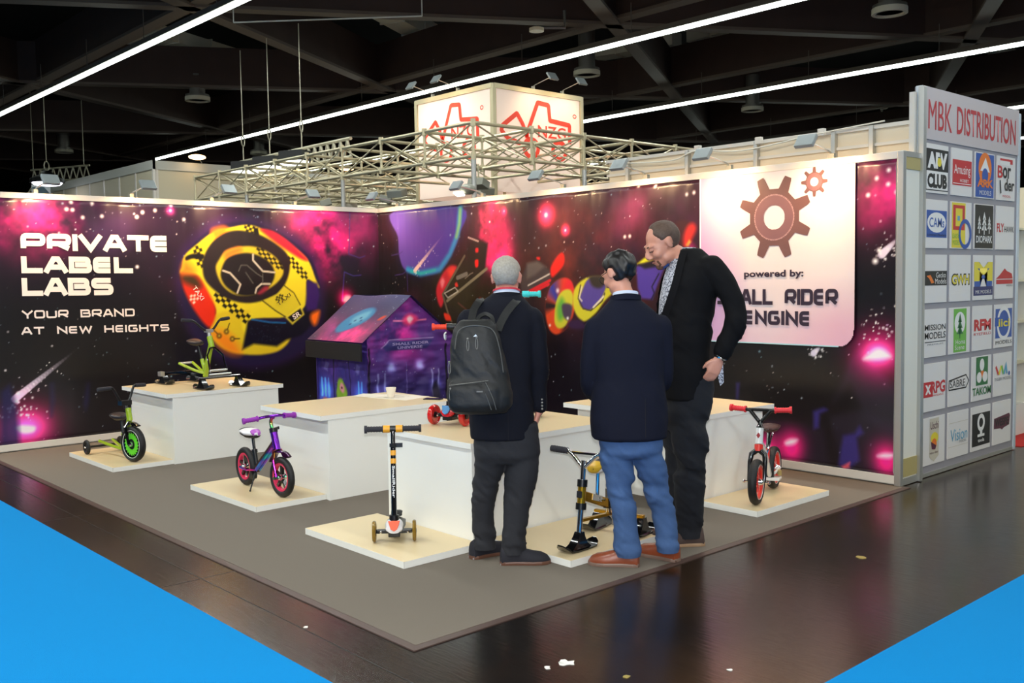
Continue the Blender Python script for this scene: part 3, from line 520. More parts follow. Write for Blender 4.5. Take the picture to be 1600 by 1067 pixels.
q = [(6.613,0.993)][0]; P.glow(q, .2, (225, 10, 105), .95, 1.1); P.glow(q, .08, (255, 150, 200), .9, 1.3); P.blob([(6.499,0.939),(6.551,1.000),(6.612,1.032),(6.674,1.016),(6.710,0.964)], (255, 245, 250), .02)
for k in range(30): P.star(q[0] + rng.normal(0, .1), q[1] + .1 + abs(rng.normal(0, .11)), .005 + .009 * rng.random())
for p_, b_ in (([(5.878,0.222)][0], [(5.813,0.225),(5.866,0.257),(5.931,0.259),(5.902,0.219),(5.831,0.200)]), ([(6.692,0.217)][0], [(6.620,0.213),(6.676,0.240),(6.762,0.240),(6.717,0.206),(6.641,0.201)]), ([(5.636,0.167)][0], [(5.592,0.162),(5.636,0.188),(5.673,0.176),(5.636,0.150)])):
    P.glow(p_, .12, (225, 10, 95), .9); P.glow((p_[0], p_[1] - .09), .1, (180, 10, 80), .6); P.blob(b_, (255, 230, 240), .02)
P.poly([(6.318,0.089),(6.394,0.134),(6.389,0.088),(6.335,0.066)], (236, 90, 110), .012)
P.comet(*[(6.636,1.740),(6.784,1.877)], .06); P.comet(*[(6.067,0.968),(6.135,1.028)], .05); P.star(*[(6.586,1.693)][0], .03); P.star(*[(6.616,1.774)][0], .024); P.comet(*[(5.217,0.929),(5.244,0.980)], .04)
for q in [(6.690,2.366),(6.764,2.378),(6.595,2.313),(6.686,2.262),(6.525,2.193),(6.751,2.200),(4.395,2.511),(4.432,2.473),(4.462,2.424),(4.257,2.446),(4.817,2.323),(4.901,2.333),(4.087,1.980),(4.151,1.983)]: P.star(q[0], q[1], .022)
br = P.mesh('banner', lambda X, Z, D: np.stack([X, -D, Z], -1), vinyl, None, folds(57)); tag(br, 'space printed right banner with scooter pictures and a white gear panel', 'banner')

# white panel with the gears
q = [(4.978,2.450),(6.429,2.448),(6.440,1.040),(5.786,1.024)]
x0, x1, zt, zb = q[0][0], q[1][0], 2.443, q[2][1]
G = Paint(x0, x1, zb - .01, zt, .0075, (222, 210, 210))
m = np.clip(1 - (G.X - x0) / .5, 0, 1); G.over(m * .55, (205, 130, 190)); G.over(m * np.clip((2.1 - G.Z) / .6, 0, 1) * .6, (150, 120, 196)); G.over(np.clip((1.6 - G.Z) / .4, 0, 1) * np.clip((G.X - x0 - .7) / .6, 0, 1) * .45, (222, 140, 170)); G.over(np.clip((1.75 - G.Z) / .3, 0, 1) * np.clip(1 - (G.X - x0) / .8, 0, 1) * .4, (170, 150, 200)); G.over(np.clip((1.35 - G.Z) / .3, 0, 1) * .35, (226, 170, 200))
me_o = G.mesh('gear_panel', lambda X, Z, D: np.stack([X, -.043 + 0 * X, Z], -1), attr_mat('printed_panel', .45, .3), br, lambda X, Z: X * 0)
# cut the rounded lower right corner
bmx = bmesh.new(); bmx.from_mesh(me_o.data); rc = .13
kill = [v for v in bmx.verts if v.co.x > x1 - rc and v.co.z < zb - .01 + rc and (v.co.x - (x1 - rc)) ** 2 + (v.co.z - (zb - .01 + rc)) ** 2 > rc * rc]
bmesh.ops.delete(bmx, geom=kill, context='VERTS'); bmx.to_mesh(me_o.data); bmx.free()
wl = mat('panel_edge_white', (240, 236, 236), .4); MB().bar((x0, -.046, zb), (x0, -.046, zt), .012, .004, (0, 1, 0)).build('panel_edge', wl, br)
MB().bar((x0, -.046, zb - .005), (x1 - rc, -.046, zb - .005), .01, .004, (0, 1, 0)).build('panel_edge', mat('panel_edge_pale_blue', (170, 210, 220), .4), br)
def gear(name, c, ro, ri, rh, n, m, par, tooth=.28, y=-.047, rot=0):
    pts = []
    for i in range(n):
        a = 2 * PI * i / n + rot
        for f, r in ((-.30, ri), (-.17, ro * .93), (-.13, ro), (.13, ro), (.17, ro * .93), (.30, ri)):
            pts.append((a + f * 2 * PI / n * .88, r))
    V = [(c[0] + r * math.cos(a), y, c[1] + r * math.sin(a)) for a, r in pts] + [(c[0] + rh * math.cos(a), y, c[1] + rh * math.sin(a)) for a, r in pts]
    k = len(pts); return MB().add(V, [(i, (i + 1) % k, (i + 1) % k + k, i + k) for i in range(k)]).build(name, m, par)
gm1 = mat('gear_print_brown', (104, 72, 70), .5, noise_s=3, noise_a=.25); gm2 = mat('gear_print_mauve', (122, 86, 90), .5, noise_s=4, noise_a=.15); gm3 = mat('gear_print_dark', (110, 78, 76), .5)
c = [(5.719,2.070)][0]
gear('gear_print', c, .345, .235, .1, 8, gm1, br, rot=PI / 8); gear('gear_ring', c, .19, .19, .1, 24, gm2, br, y=-.0475); gear('gear_ring', c, .19, .19, .178, 24, mat('gear_print_light', (168, 130, 130), .5), br, y=-.048)
c = [(6.083,2.329)][0]
gear('gear_print', c, .116, .078, .036, 8, gm1, br, rot=.0); gear('gear_ring', c, .07, .07, .036, 24, gm2, br, y=-.0475)
nv = mat('banner_print_plum', (40, 26, 48), .5)
def rtext(s_, ps, bold, sx=1):
    (xa, za), (xb, zb_) = ps; h = zb_ - za; text('lettering', s_, nv, br, (xa, -.049, za), (1, 0, 0), (0, 0, 1), xb - xa, h, bold)
rtext('powered by:', [(5.432,1.567),(5.993,1.641)], .03)
for s_, ps in (('ENGINE', [(5.426,1.189),(6.054,1.307)]), ('SMALL RIDER', [(5.145,1.355),(6.287,1.485)])):
    (xa, za), (xb, zb_) = ps; stroke_text('lettering', s_, nv, br, (xa, -.049, za), (1, 0, 0), (0, 0, 1), xb - xa, zb_ - za, .03, .85, .018, .0005)

# ------------------------------------------------------------------ hall roof
woodm = mat('dark_glulam', (56, 38, 31), .75, noise_s=2, noise_a=.3); dirty = mat('dusty_steel', (120, 116, 104), .5, .6)
ceil = MB().box(-60, -20, 9.0, 16, 45, 9.2).build('ceiling', mat('roof_black', (20, 18, 17), .9)); tag(ceil, kind='structure')
hw = mat('hall_wall_dark', (30, 26, 24), .9)
for nm_, bx_ in (('wall_hall_west', (-60, -20, 0, -59.8, 45, 9)), ('wall_hall_north', (-60, 44.8, 0, 16, 45, 9)), ('wall_hall_south', (-60, -20, 0, 16, -19.8, 9))): tag(MB().box(*bx_).build(nm_, hw), kind='structure')
def beam_line(ang, c, zb, t0, t1, hgt=.95, wd=.22):
    a = R(ang); d = Vector((math.cos(a), math.sin(a), 0)); n = Vector((-math.sin(a), math.cos(a), 0)); o = n * c
    p = o + d * t0 + Vector((0, 0, zb + hgt / 2)); q = o + d * t1 + Vector((0, 0, zb + hgt / 2))
    b = MB().bar(p, q, wd, hgt).build('beam', woodm, ceil)
    e = o + d * t0 + Vector((0, 0, zb - .03)); f = o + d * t1 + Vector((0, 0, zb - .03))
    MB().bar(e, f, wd + .08, .06).build('bottom_flange', mat('flange_wood', (88, 74, 64), .6), b)
for c in (-8.4, -.9, 6.5, 14.0, 22.1, 30): beam_line(60, c, 6.62, -25, 45)
for c in (-15.5, -8.25, -1.3, 5.65, 13.6, 21.0, 28): beam_line(120, c, 6.62, -20, 60)
for c in LIGHT_Y: beam_line(0, c + .5, 6.66, -50, 14)
# suspended continuous rows of fluorescent tubes along the beams
tube_m = mat('lit_fluorescent_tube', (250, 255, 250), .4, emit=(240, 255, 245), es=5.0); hous = mat('light_housing', (96, 90, 82), .5, .3)
names = ['row of fluorescent tubes nearest the camera, out of the top edge', 'row of fluorescent tubes over the aisle', 'long row of fluorescent tubes crossing the upper left corner', 'long row of fluorescent tubes crossing the picture above the red-lettered cube sign', 'row of fluorescent tubes starting right of the red-lettered cube sign', 'lowest row of fluorescent tubes, just over the white wall tops', 'farthest row of fluorescent tubes at the right edge behind the logo wall']
for i, y in enumerate(LIGHT_Y):
    if i == 0: continue
    x1 = 14 if i > 1 else 13; x0 = -24
    t = thing('fluorescent_light_row', names[i], 'light', (0, y, 6.0), 0, 'fluorescent light rows under the roof')
    MB().box(x0, -.05, .035, x1, .05, .13).build('housing', hous, t)
    base = None; x = x0
    while x < x1 - .1:
        if base is None: base = MB().tube([(0, 0, 0), (1.96, 0, 0)], .045, 8).build('tube', tube_m, t, smooth_=True); base.location = (x + .02, 0, 0)
        else: o = base.copy(); COL.objects.link(o); o.parent = t; o.location = (x + .02, 0, 0)
        x += 2.0
    x = x0 + 1
    while x < x1: MB().cyl((x, 0, .13), (x, .0, .7), .008, 6).build('hanger_rod', hous, t); x += 3.0
# round air outlets
ring_m = mat('outlet_ring', (196, 190, 170), .5); can_m = mat('outlet_steel', (120, 116, 110), .35, .7)
def outlet(p, r, h, label):
    t = thing('ceiling_air_outlet', label, 'air outlet', (*p, 6.25), 0, 'round air outlets under the roof')
    MB().lathe((0, 0, 0), (0, 0, 1), [(.0, r * .8), (0, r), (.1, r), (.1, r * .8)], 28, True).build('ring', ring_m, t, smooth_=True)
    MB().lathe((0, 0, .04), (0, 0, 1), [(0, r * .8), (0, .01), (.02, .01), (.02, r * .8)], 28).build('diffuser_plate', mat('outlet_plate', (70, 68, 64), .5, .4), t)
    MB().lathe((0, 0, .1), (0, 0, 1), [(0, r * .95), (.06, r * .95), (.07, r * .62), (.5, r * .62), (.52, r * .68), (.56, r * .68), (.57, r * .62), (h, r * .62)], 28).build('duct_stub', can_m, t, smooth_=True)
outlet((-13.9, 4.1), .31, .9, 'round steel air outlet hanging upper left between two beams')
outlet((-5.55, 9.7), .31, 1.0, 'round steel air outlet hanging above and right of the red-lettered cube sign')
outlet((1.55, 10.1), .31, .9, 'round steel air outlet at the top edge of the picture on the right')
outlet((-6.0, 17.0), .31, .9, 'small round air outlet above the white wall, left of the logo wall')
outlet((-26.0, 4.7), .31, .5, 'round air outlet far left above the hanging advertising truss')
outlet((-22.6, 10.4), .31, .9, 'round air outlet just above the hanging spotlight truss')
outlet((-27.5, 2.0), .31, .5, 'faint round air outlet at the far left edge')
# ventilation ducts
duct = mat('galvanised_duct', (205, 200, 182), .55, .1)
def ductbox(label, p, q, w_, h_):
    p = Vector(p); q = Vector(q); t = thing('air_duct', label, 'duct', p); d = q - p
    MB().bar((0, 0, 0), d, w_, h_).build('duct_body', duct, t)
    L = d.length; k = .8
    while k < L: MB().bar(d.normalized() * (k - .02), d.normalized() * (k + .02), w_ + .06, h_ + .06).build('duct_flange', duct, t); k += 1.2
    return t
ductbox('flat grey air duct high on the left behind the first light row', (-14.2, 2.6, 7.8), (-15.9, 6.4, 7.8), 1.5, .3)
ductbox('pale air duct lying below the flat duct on the left', (-17.6, 3.9, 7.35), (-16.1, 5.3, 7.35), .35, .3)
ductbox('square air duct running away above the long light row', (-8.7, 6.1, 7.9), (-10.6, 9.5, 7.9), .6, .4)
ductbox('air duct at the top behind the steel air outlet, right of centre', (-8.8, 13.5, 7.9), (-6.4, 14.1, 7.9), .6, .4)
ductbox('air duct crossing right of the cube sign near the roof', (-5.9, 14.2, 7.9), (-3.9, 14.0, 7.9), .6, .4)
def pipe(label, pts, r):
    t = thing('round_duct', label, 'duct', pts[0]); o = Vector(pts[0]); sp = smooth([Vector(p) - o for p in pts], 6)
    MB().tube(sp, r, 14).build('duct_body', duct, t, smooth_=True)
    for p_ in sp[::3]: MB().lathe(p_ - Vector((.02, 0, 0)), (1, .3, 0), [(0, r * 1.04), (.04, r * 1.04)], 14).build('duct_seam', duct, t)
pipe('bent round duct under the beams, left of the logo wall top', [(-6.1, 24.7, 7.3), (-5.4, 24.2, 7.75), (-4.3, 23.5, 7.8)], .26)
pipe('bent round duct above the logo wall', [(-3.9, 24.5, 7.7), (-3.4, 24.9, 7.8), (-3.3, 25.6, 7.8), (-3.4, 26.3, 7.5)], .26)
pipe('round duct piece at the right edge of the picture under the roof', [(-1.3, 21.6, 7.9), (-1.4, 23.4, 7.8), (-1.7, 25.0, 7.8)], .24)
# thin bracket rail and small wall lamp near the top
t = thing('hanging_rail', 'thin white metal rail hanging from short rods at the top of the picture', 'rail', (-6.456, 1.396, 6.3))
MB().cyl((0, 0, 0), (2.48, 2.38, 0), .015, 8).build('rail', mat('rail_white', (200, 196, 186), .5), t); MB().cyl((0, 0, 0), (0, 0, .5), .012, 6).cyl((2.48, 2.38, 0), (2.48, 2.38, .5), .012, 6).build('rod', mat('rail_white', (200, 196, 186), .5), t)
t = thing('bracket_lamp', 'small disc lamp on a bent bracket arm under the beam, top centre', 'lamp', (-3.34, 5.99, 6.25))
MB().lathe((0, 0, 0), (0, 0, 1), [(0, .14), (.06, .14), (.09, .06)], 18).build('lamp_disc', mat('lamp_cream', (214, 200, 170), .4), t); MB().tube([(0, 0, .07), (.25, .5, .1), (.25, .5, .42)], .035, 8).build('arm', can_m, t)

# ------------------------------------------------------------------ white partition walls of the hall, far left
pan = mat('partition_panel', (206, 196, 168), .6); 
def partition(name, label, p, q, h, n, posts=True):
    p = Vector((*p, 0)); q = Vector((*q, 0)); d = (q - p) / n; L = d.length; u = d.normalized(); t = thing(name, label, 'partition wall', p, math.atan2(u.y, u.x))
    base = None
    for i in range(n):
        if base is None: base = MB().box(.03, -.012, 0, L - .03, .012, h).build('panel', pan, t)
        else: o = base.copy(); COL.objects.link(o); o.parent = t; o.location = (i * L, 0, 0)
    for i in range(n + 1): MB().box(i * L - .03, -.03, 0, i * L + .03, .03, h).build('post', alu_w, t)
    MB().box(-.03, -.035, h - .2, n * L + .03, .035, h).build('top_rail', mat('partition_rail', (190, 190, 180), .5), t)
    return t
import types
pc = (-11.6, 1.94); ph = 4.38
partition('partition_wall', 'long white panel wall running away to the far left behind the stand', (pc[0], pc[1]), (pc[0] - 7.0, pc[1]), ph, 7)
partition('partition_wall', 'white panel wall behind the steel lattice, from its corner to the right', (pc[0] - .04, pc[1] + .08), (pc[0] - .04, pc[1] + 12.0), ph, 8)
for i, (u_, lab) in enumerate(((0.9, 'first'), (2.75, 'second'), (4.9, 'third'))):
    t = thing('arm_spotlight', 'small lit arm lamp on the white panel wall behind the lattice, %s from its corner' % lab, 'spotlight', (pc[0], pc[1] + u_, ph), 0, 'lit lamps on the white panel wall')
    MB().tube([(0, .25, .0), (.25, .05, .12)], .01, 6).build('arm', alu, t); MB().ball((.3, 0, .1), (.16, .2, .06)).build('lamp_head', mat('lamp_glow_warm', (255, 210, 150), .4, emit=(255, 206, 140), es=6), t)

# ------------------------------------------------------------------ hanging truss with banner far left, hanging light truss
steel = mat('truss_steel', (190, 184, 160), .4, .4)
def lattice(mb, p, q, hgt, n, r=.02, up=Vector((0, 0, 1))):
    p = Vector(p); q = Vector(q); mb.cyl(p, q, r, 6).cyl(p + up * hgt, q + up * hgt, r, 6)
    for i in range(n):
        a = p + (q - p) * i / n; b = p + (q - p) * (i + .5) / n; c = p + (q - p) * (i + 1) / n
        mb.cyl(a, b + up * hgt, r * .7, 5).cyl(b + up * hgt, c, r * .7, 5)
    return mb
t = thing('hanging_truss_sign', 'white banner with a blue disc hanging from a lattice truss, far left', 'hanging sign', (-22.0, 2.41, 4.4))
lattice(MB(), (0, 0, .35), (2.3, .95, .35), .38, 9, .03).build('truss', steel, t)
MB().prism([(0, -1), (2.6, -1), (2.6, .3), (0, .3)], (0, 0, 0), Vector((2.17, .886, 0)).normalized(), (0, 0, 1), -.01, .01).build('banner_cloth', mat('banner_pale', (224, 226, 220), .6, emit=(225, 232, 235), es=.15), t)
u_ = Vector((2.17, .886, 0)).normalized()
MB().prism([(.05, -.9), (.05, .22), (.55, .2), (.78, 0), (.86, -.3), (.84, -.9)], (0.02, -.02, 0), u_, (0, 0, 1), 0, .012).build('blue_disc', mat('disc_blue', (150, 180, 200), .6), t)
MB().cyl((.1, .04, .7), (.1, .04, 4.6), .012, 6).build('wire', steel, t); MB().cyl((2.1, .86, .7), (2.1, .86, 4.6), .012, 6).build('wire', steel, t)
MB().cyl((0, 0, .2), (-.6, -.5, -.9), .03, 6).build('stay', steel, t)
t = thing('hanging_spotlight', 'black hanging hall lamp with a glowing underside, far left by the truss', 'lamp', (-16.36, 1.13, 4.22))
MB().lathe((0, 0, .0), (0, 0, 1), [(0, .42), (.1, .4), (.22, .16), (.3, .1)], 20).build('lamp_body', blk, t, smooth_=True); MB().lathe((0, 0, -.06), (0, 0, 1), [(0, .3), (.05, .36)], 20).build('lamp_glass', mat('lamp_glow_cool', (250, 250, 255), .4, emit=(240, 240, 255), es=6), t)
MB().torus((0, 0, .42), (1, 1, 0), .12, .015, 18, 6).cyl((0, 0, .54), (0, 0, 2.6), .01, 6).build('hook_and_wire', steel, t)
t = thing('hanging_light_truss', 'long lattice truss carrying bright floodlights above the steel frame', 'truss', (-8.44, 2.4, 3.75))
D = Vector((4.96, -.51, -.12))
tr = lattice(MB(), (0, 0, 0), D, .3, 20, .03).build('truss', steel, t); 
for f in (.06, .33, .62): MB().tube([D * f + Vector((0, 0, .3)), D * f + Vector((.0, 0, .62))], .012, 6).torus(D * f + Vector((0, 0, .7)), (1, 1, 0), .1, .012, 16, 6).cyl(D * f + Vector((0, 0, .8)), D * f + Vector((0, 0, 2.5)), .01, 6).build('suspension', steel, t)
for f in (.2, .42, .66):
    h_ = MB().obox(D * f + Vector((.1, -.3, .12)), (1, .5, 0), (-.5, 1, 0), (0, 0, 1), .24, .14, .09).build('floodlight', blk, t)
    MB().obox(D * f + Vector((.1, -.32, .0)), (1, .5, 0), (-.5, 1, 0), (0, 0, 1), .22, .13, .03).build('floodlight_glass', mat('lamp_glow_white', (255, 255, 245), .4, emit=(255, 250, 230), es=4), h_)


# ------------------------------------------------------------------ steel space frame of the stand behind
tubem = mat('lattice_tube', (205, 194, 160), .35, .4)
ox, oy, zt, zb = .793, .903, 3.552, 3.14
NX, NY = 8, 6
t = thing('steel_space_frame', 'steel lattice frame roof of the stand behind, standing on thin posts', 'space frame', (ox, oy, 0))
X0 = [-i for i in range(NX + 1)]; Y0 = [i for i in range(NY + 1)]
def blocked(x, y): return -4.15 < x < -1.9 and 1.95 < y < 4.1        # the square sign tower stands in this bay
def runs(cells):                                                     # consecutive free cells as (start, end)
    out = []; st = None
    for k, ok in enumerate(cells + [False]):
        if ok and st is None: st = k
        if not ok and st is not None: out.append((st, k)); st = None
    return out
for i in X0:
    free = [not blocked(i, j + .5) for j in range(NY)]; mb = MB()
    for a_, b_ in runs(free):
        for zz, nm in ((zt, 'top_chord'), (zb, 'bottom_chord')): MB().cyl((i, a_, zz), (i, b_, zz), .023, 8).build(nm, tubem, t, smooth_=True)
    for j in range(NY):
        if free[j]: mb.cyl((i, j, zt), (i, j + 1, zb), .011, 6).cyl((i, j + 1, zt), (i, j, zb), .011, 6)
    tag(mb.build('diagonal_brace', tubem, t, smooth_=True), kind='stuff')
for j in Y0:
    free = [not blocked(-i - .5, j) for i in range(NX)]; mb = MB()
    for a_, b_ in runs(free):
        for zz, nm in ((zt, 'top_chord'), (zb, 'bottom_chord')): MB().cyl((-a_, j, zz), (-b_, j, zz), .023, 8).build(nm, tubem, t, smooth_=True)
    for i in range(NX):
        if free[i]: mb.cyl((-i, j, zt), (-i - 1, j, zb), .011, 6).cyl((-i - 1, j, zt), (-i, j, zb), .011, 6)
    tag(mb.build('diagonal_brace', tubem, t, smooth_=True), kind='stuff')
base = MB().cyl((0, 0, zb - .05), (0, 0, zt + .04), .018, 8).build('node_post', tubem, t, smooth_=True); nb_ = MB().cyl((0, 0, zt - .05), (0, 0, zt + .045), .034, 8).build('node', tubem, t, smooth_=True)
o = nb_.copy(); COL.objects.link(o); o.parent = t; o.location = (0, 0, zb - zt)
for i in X0:
    for j in Y0:
        if (i, j) == (0, 0) or blocked(i, j) or (i not in (0, -NX) and j > 3): continue
        for src, dz in ((base, 0), (nb_, 0), (nb_, zb - zt)): o = src.copy(); COL.objects.link(o); o.parent = t; o.location = (i, j, dz)
for p_ in ((0, 0), (-3, 0), (-6, 0), (0, 2), (0, 3), (-8, 0), (0, 6), (-8, 6)): MB().cyl((p_[0], p_[1], 0), (p_[0], p_[1], zb), .032, 10).build('support_post', alu, t, smooth_=True)
for k, (px_, py_) in enumerate(((-5.5, .4), (-4.3, .5), (-2.2, .4), (-1.2, 1.2), (-3.2, .9), (-.5, .5), (-5.0, 1.4))):
    s_ = thing('hanging_spotlight', 'grey spotlight under the lattice frame, ' + ['far left end', 'second from the left end', 'near the banner corner', 'below the cube sign', 'left of the banner corner', 'nearest its front corner', 'deep inside left'][k], 'spotlight', (ox + px_, oy + py_, 2.86), k, 'spotlights under the lattice frame')
    MB().obox((0, 0, 0), (1, 0, .3), (0, 1, 0), (-.3, 0, 1), .09, .12, .05).build('lamp_head', mat('lamp_grey', (150, 150, 138), .45, .3), s_, bevel=.01); MB().cyl((0, 0, .05), (0, 0, .26), .012, 6).build('hanger', tubem, s_)

# ------------------------------------------------------------------ cube sign with the red vehicle emblem
cu0 = (-1.194, 2.987); Wc = 1.93; zc1 = 4.592; zc0 = 2.95
t = thing('cube_sign', 'square white sign tower with red line vehicle emblems above the lattice frame', 'sign tower', (cu0[0], cu0[1], 0))
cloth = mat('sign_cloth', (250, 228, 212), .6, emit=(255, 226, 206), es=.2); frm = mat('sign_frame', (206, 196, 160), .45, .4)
for nm, a in (('front_panel', (-Wc + .05, -.02, zc0, -.05, -.0, zc1 - .05)), ('side_panel', (-.0, .05, zc0, .02, Wc - .05, zc1 - .05)), ('back_panel', (-Wc, .05, zc0, -Wc + .02, Wc - .05, zc1 - .05)), ('rear_panel', (-Wc + .05, Wc, zc0, -.05, Wc + .02, zc1 - .05))): box(nm, cloth, t, *a)
for x in (0, -Wc):
    for y in (0, Wc): box('corner_post', frm, t, x - .035, y - .035, 0 if (x, y) != (0, 0) else 0, x + .035, y + .035, zc1)
for y in (-.02, Wc): box('top_rail', frm, t, -Wc, y - .02, zc1 - .07, 0, y + .04, zc1 + .005)
for x in (-.0, -Wc): box('top_rail', frm, t, x - .03, 0, zc1 - .07, x + .04, Wc, zc1 + .005)
redm = mat('emblem_red', (232, 64, 36), .5, emit=(232, 64, 36), es=.12)
def emblem(o, u, w_, h_, par, n_off):
    P = lambda x, y: (x * w_, (1 - y) * h_)
    mb = MB(); tt = .05 * w_
    for L_ in ([(.36, .68), (.36, .6), (.52, .05), (.68, .07), (.70, .33), (1.0, .37), (1.0, .70)], [(.36, .66), (.30, .45), (.22, .28), (.01, .52), (.0, .60), (.09, .72), (.27, .78)]):
        ribbon(mb, rounded([P(*p) for p in L_], .02), tt, o, u, (0, 0, 1), n_off)
    for cx in (.42, .84):
        ribbon(mb, [P(cx + .1 * math.cos(a), .84 + .15 * math.sin(a)) for a in [2 * PI * k / 32 for k in range(33)]], tt, o, u, (0, 0, 1), n_off)
    mb.build('emblem', redm, par)
    q = Vector(o) + Vector(u) * w_ * .52 + Vector((0, 0, .36 * h_)) + Vector(u).cross(Vector((0, 0, 1))) * n_off
    text('lettering', 'NZG', redm, par, q, u, (0, 0, 1), w_ * .42, h_ * .21, .012, off=.001)
    ribbon(mb2 := MB(), [((1.08 + .025 * math.cos(a)) * w_, (.8 + .03 * math.sin(a)) * h_) for a in [2 * PI * k / 16 for k in range(17)]], tt * .2, o, u, (0, 0, 1), n_off)
    mb2.build('registered_mark', redm, par)
emblem((-Wc + .22, -.022, 3.52), (1, 0, 0), 1.36, .92, t, .004); emblem((.022, .14, 3.52), (0, 1, 0), 1.5, .92, t, .004)
def arm_lamp(label, base, d, L=.34, drop=0.0, head=(.078, .055), grp=None, hm=None, rise=.1, lit=False):
    d = Vector(d).normalized(); t = thing('clip_spotlight', label, 'spotlight', base, 0, grp)
    MB().box(-.025, -.02, -.03, .025, .02, .035).build('clip', mat('lamp_grey', (150, 150, 138), .45, .3), t, bevel=.004)
    e = d * L + Vector((0, 0, rise)); MB().tube([(0, 0, .03), d * .05 + Vector((0, 0, .05)), e], .007, 6).build('arm', alu, t, smooth_=True)
    s = Vector((-d.y, d.x, 0)); n = (Vector((0, 0, .6)) + d * .8).normalized(); dn = Vector((0, 0, -.8)) + d * .6
    h = MB().obox(e + d * .02, s, dn, n, head[0], head[1], .016).build('lamp_head', hm or mat('lamp_shell', (150, 158, 158), .4, .3), t, bevel=.006)
    MB().obox(e + d * .02 - n * .018, s, dn, n, head[0] * .8, head[1] * .8, .003).build('lamp_glass', mat('lamp_glow_warm2', (255, 220, 160), .4, emit=(255, 214, 150), es=12), h)
    return e + Vector(base)
for k, (p_, d_) in enumerate((((-1.5, 0), (0, -1, 0)), ((-.85, 0), (0, -1, 0)), ((0, .85), (1, 0, 0)), ((0, 1.5), (1, 0, 0)))):
    e = arm_lamp('arm lamp on top of the white cube sign, %s' % ['leftmost', 'second from left', 'third from left', 'rightmost'][k], (cu0[0] + p_[0], cu0[1] + p_[1], zc1 + .02), d_, .42, head=(.09, .07), grp='lamps on the cube sign', rise=.12)
    tg = Vector((cu0[0] + p_[0] + d_[0] * .02, cu0[1] + p_[1] + d_[1] * .02, 3.9)); lamp('sign_lamp', 'SPOT', tuple(e + Vector(d_) * .05 - Vector((0, 0, .06))), 26, (1, .72, .52), .04, None, tg, 120, .9)

# ------------------------------------------------------------------ arm lamps on the stand walls with their warm light
LL = [q[0] for q in [(-4.020,2.508),(-3.085,2.499),(-2.207,2.496),(-1.178,2.494)]]; RR = [q[0] for q in [(0.424,2.520),(2.019,2.527),(3.254,2.526),(4.334,2.522),(5.252,2.519),(6.209,2.509)]]
for k, y in enumerate(LL):
    e = arm_lamp('grey arm spotlight clipped on the left stand wall, %s' % ['leftmost', 'second from left', 'third from left', 'nearest the corner'][k], (0, y, 2.505), (1, 0.1, 0), .34, grp='arm lamps along the left stand wall')
    lamp('banner_spot', 'SPOT', tuple(e + Vector((.03, 0, -.05))), 62, (1, .62, .32), .03, None, (0, y + .1, 1.7), 158, 1)
for k, x in enumerate(RR):
    e = arm_lamp('grey arm spotlight clipped on the right stand wall, %s' % ['next to the corner', 'second from the corner', 'third from the corner', 'above the violet fork picture', 'above the white gear panel, left', 'above the white gear panel, right'][k], (x, 0, 2.505), (0, -1, 0), .36, grp='arm lamps along the right stand wall')
    lamp('banner_spot', 'SPOT', tuple(e + Vector((0, -.03, -.05))), 50, (1, .62, .32), .03, None, (x, 0, 1.7), 158, 1)
t = thing('clip_spotlight', 'lit round spotlight behind the wall top, on the lattice post', 'spotlight', (.793, .80, 2.72))
MB().ball((0, 0, 0), (.1, .1, .07)).build('lamp_head', mat('lamp_grey', (150, 150, 138), .45, .3), t, smooth_=True); MB().obox((-.05, -.1, -.06), (1, 0, 0), (0, 1, -.6), (0, .6, 1), .07, .04, .01).build('lamp_glass', mat('lamp_glow_white', (255, 255, 245), .4, emit=(255, 250, 230), es=6), t)

# ------------------------------------------------------------------ logo wall of the neighbouring stand
lx, y0, y1, hz = 6.775, .30, 2.15, 3.01
t = thing('logo_wall', 'tall grey logo wall with a red title and rows of square white logo plates', 'logo wall', (lx, y0, 0))
gy = mat('logo_wall_grey', (150, 146, 150), .55); mb = MB()
box('board', gy, t, -.05, 0, .03, 0, y1 - y0, hz)
box('header_board', mat('logo_header', (196, 184, 182), .5), t, 0, .0, 2.62, .008, y1 - y0, hz + .005)
box('edge_post', mat('pale_blue_post', (200, 208, 214), .4, .2), t, -.03, -.03, 0, .015, .012, hz, bevel=.008); box('edge_post', mat('pale_blue_post', (200, 208, 214), .4, .2), t, -.05, y1 - y0, 0, .01, y1 - y0 + .05, hz - .02, bevel=.008)
box('foot_rail', alu, t, -.04, 0, 0, .004, y1 - y0, .03)
hr = mat('title_red', (186, 44, 52), .5)
text('lettering', 'MBK', hr, t, (.009, .10, 2.70), (0, 1, 0), (0, 0, 1), .41, .22, .0, off=.001); text('lettering', 'DISTRIBUTION', hr, t, (.009, .60, 2.70), (0, 1, 0), (0, 0, 1), 1.18, .22, .01, off=.001)
LC = {'k': (24, 24, 26), 'w': (232, 228, 222), 'r': (196, 44, 48), 'b': (44, 84, 160), 'o': (232, 120, 40), 'y': (228, 206, 60), 'g': (110, 180, 70), 'd': (40, 110, 60), 'n': (40, 44, 100), 'c': (90, 160, 190), 't': (200, 190, 170), 'm': (90, 40, 60), 'a': (120, 120, 124)}
def lm(c): return mat('logo_ink_' + c, LC[c], .5)
PW, PH = .385, .375
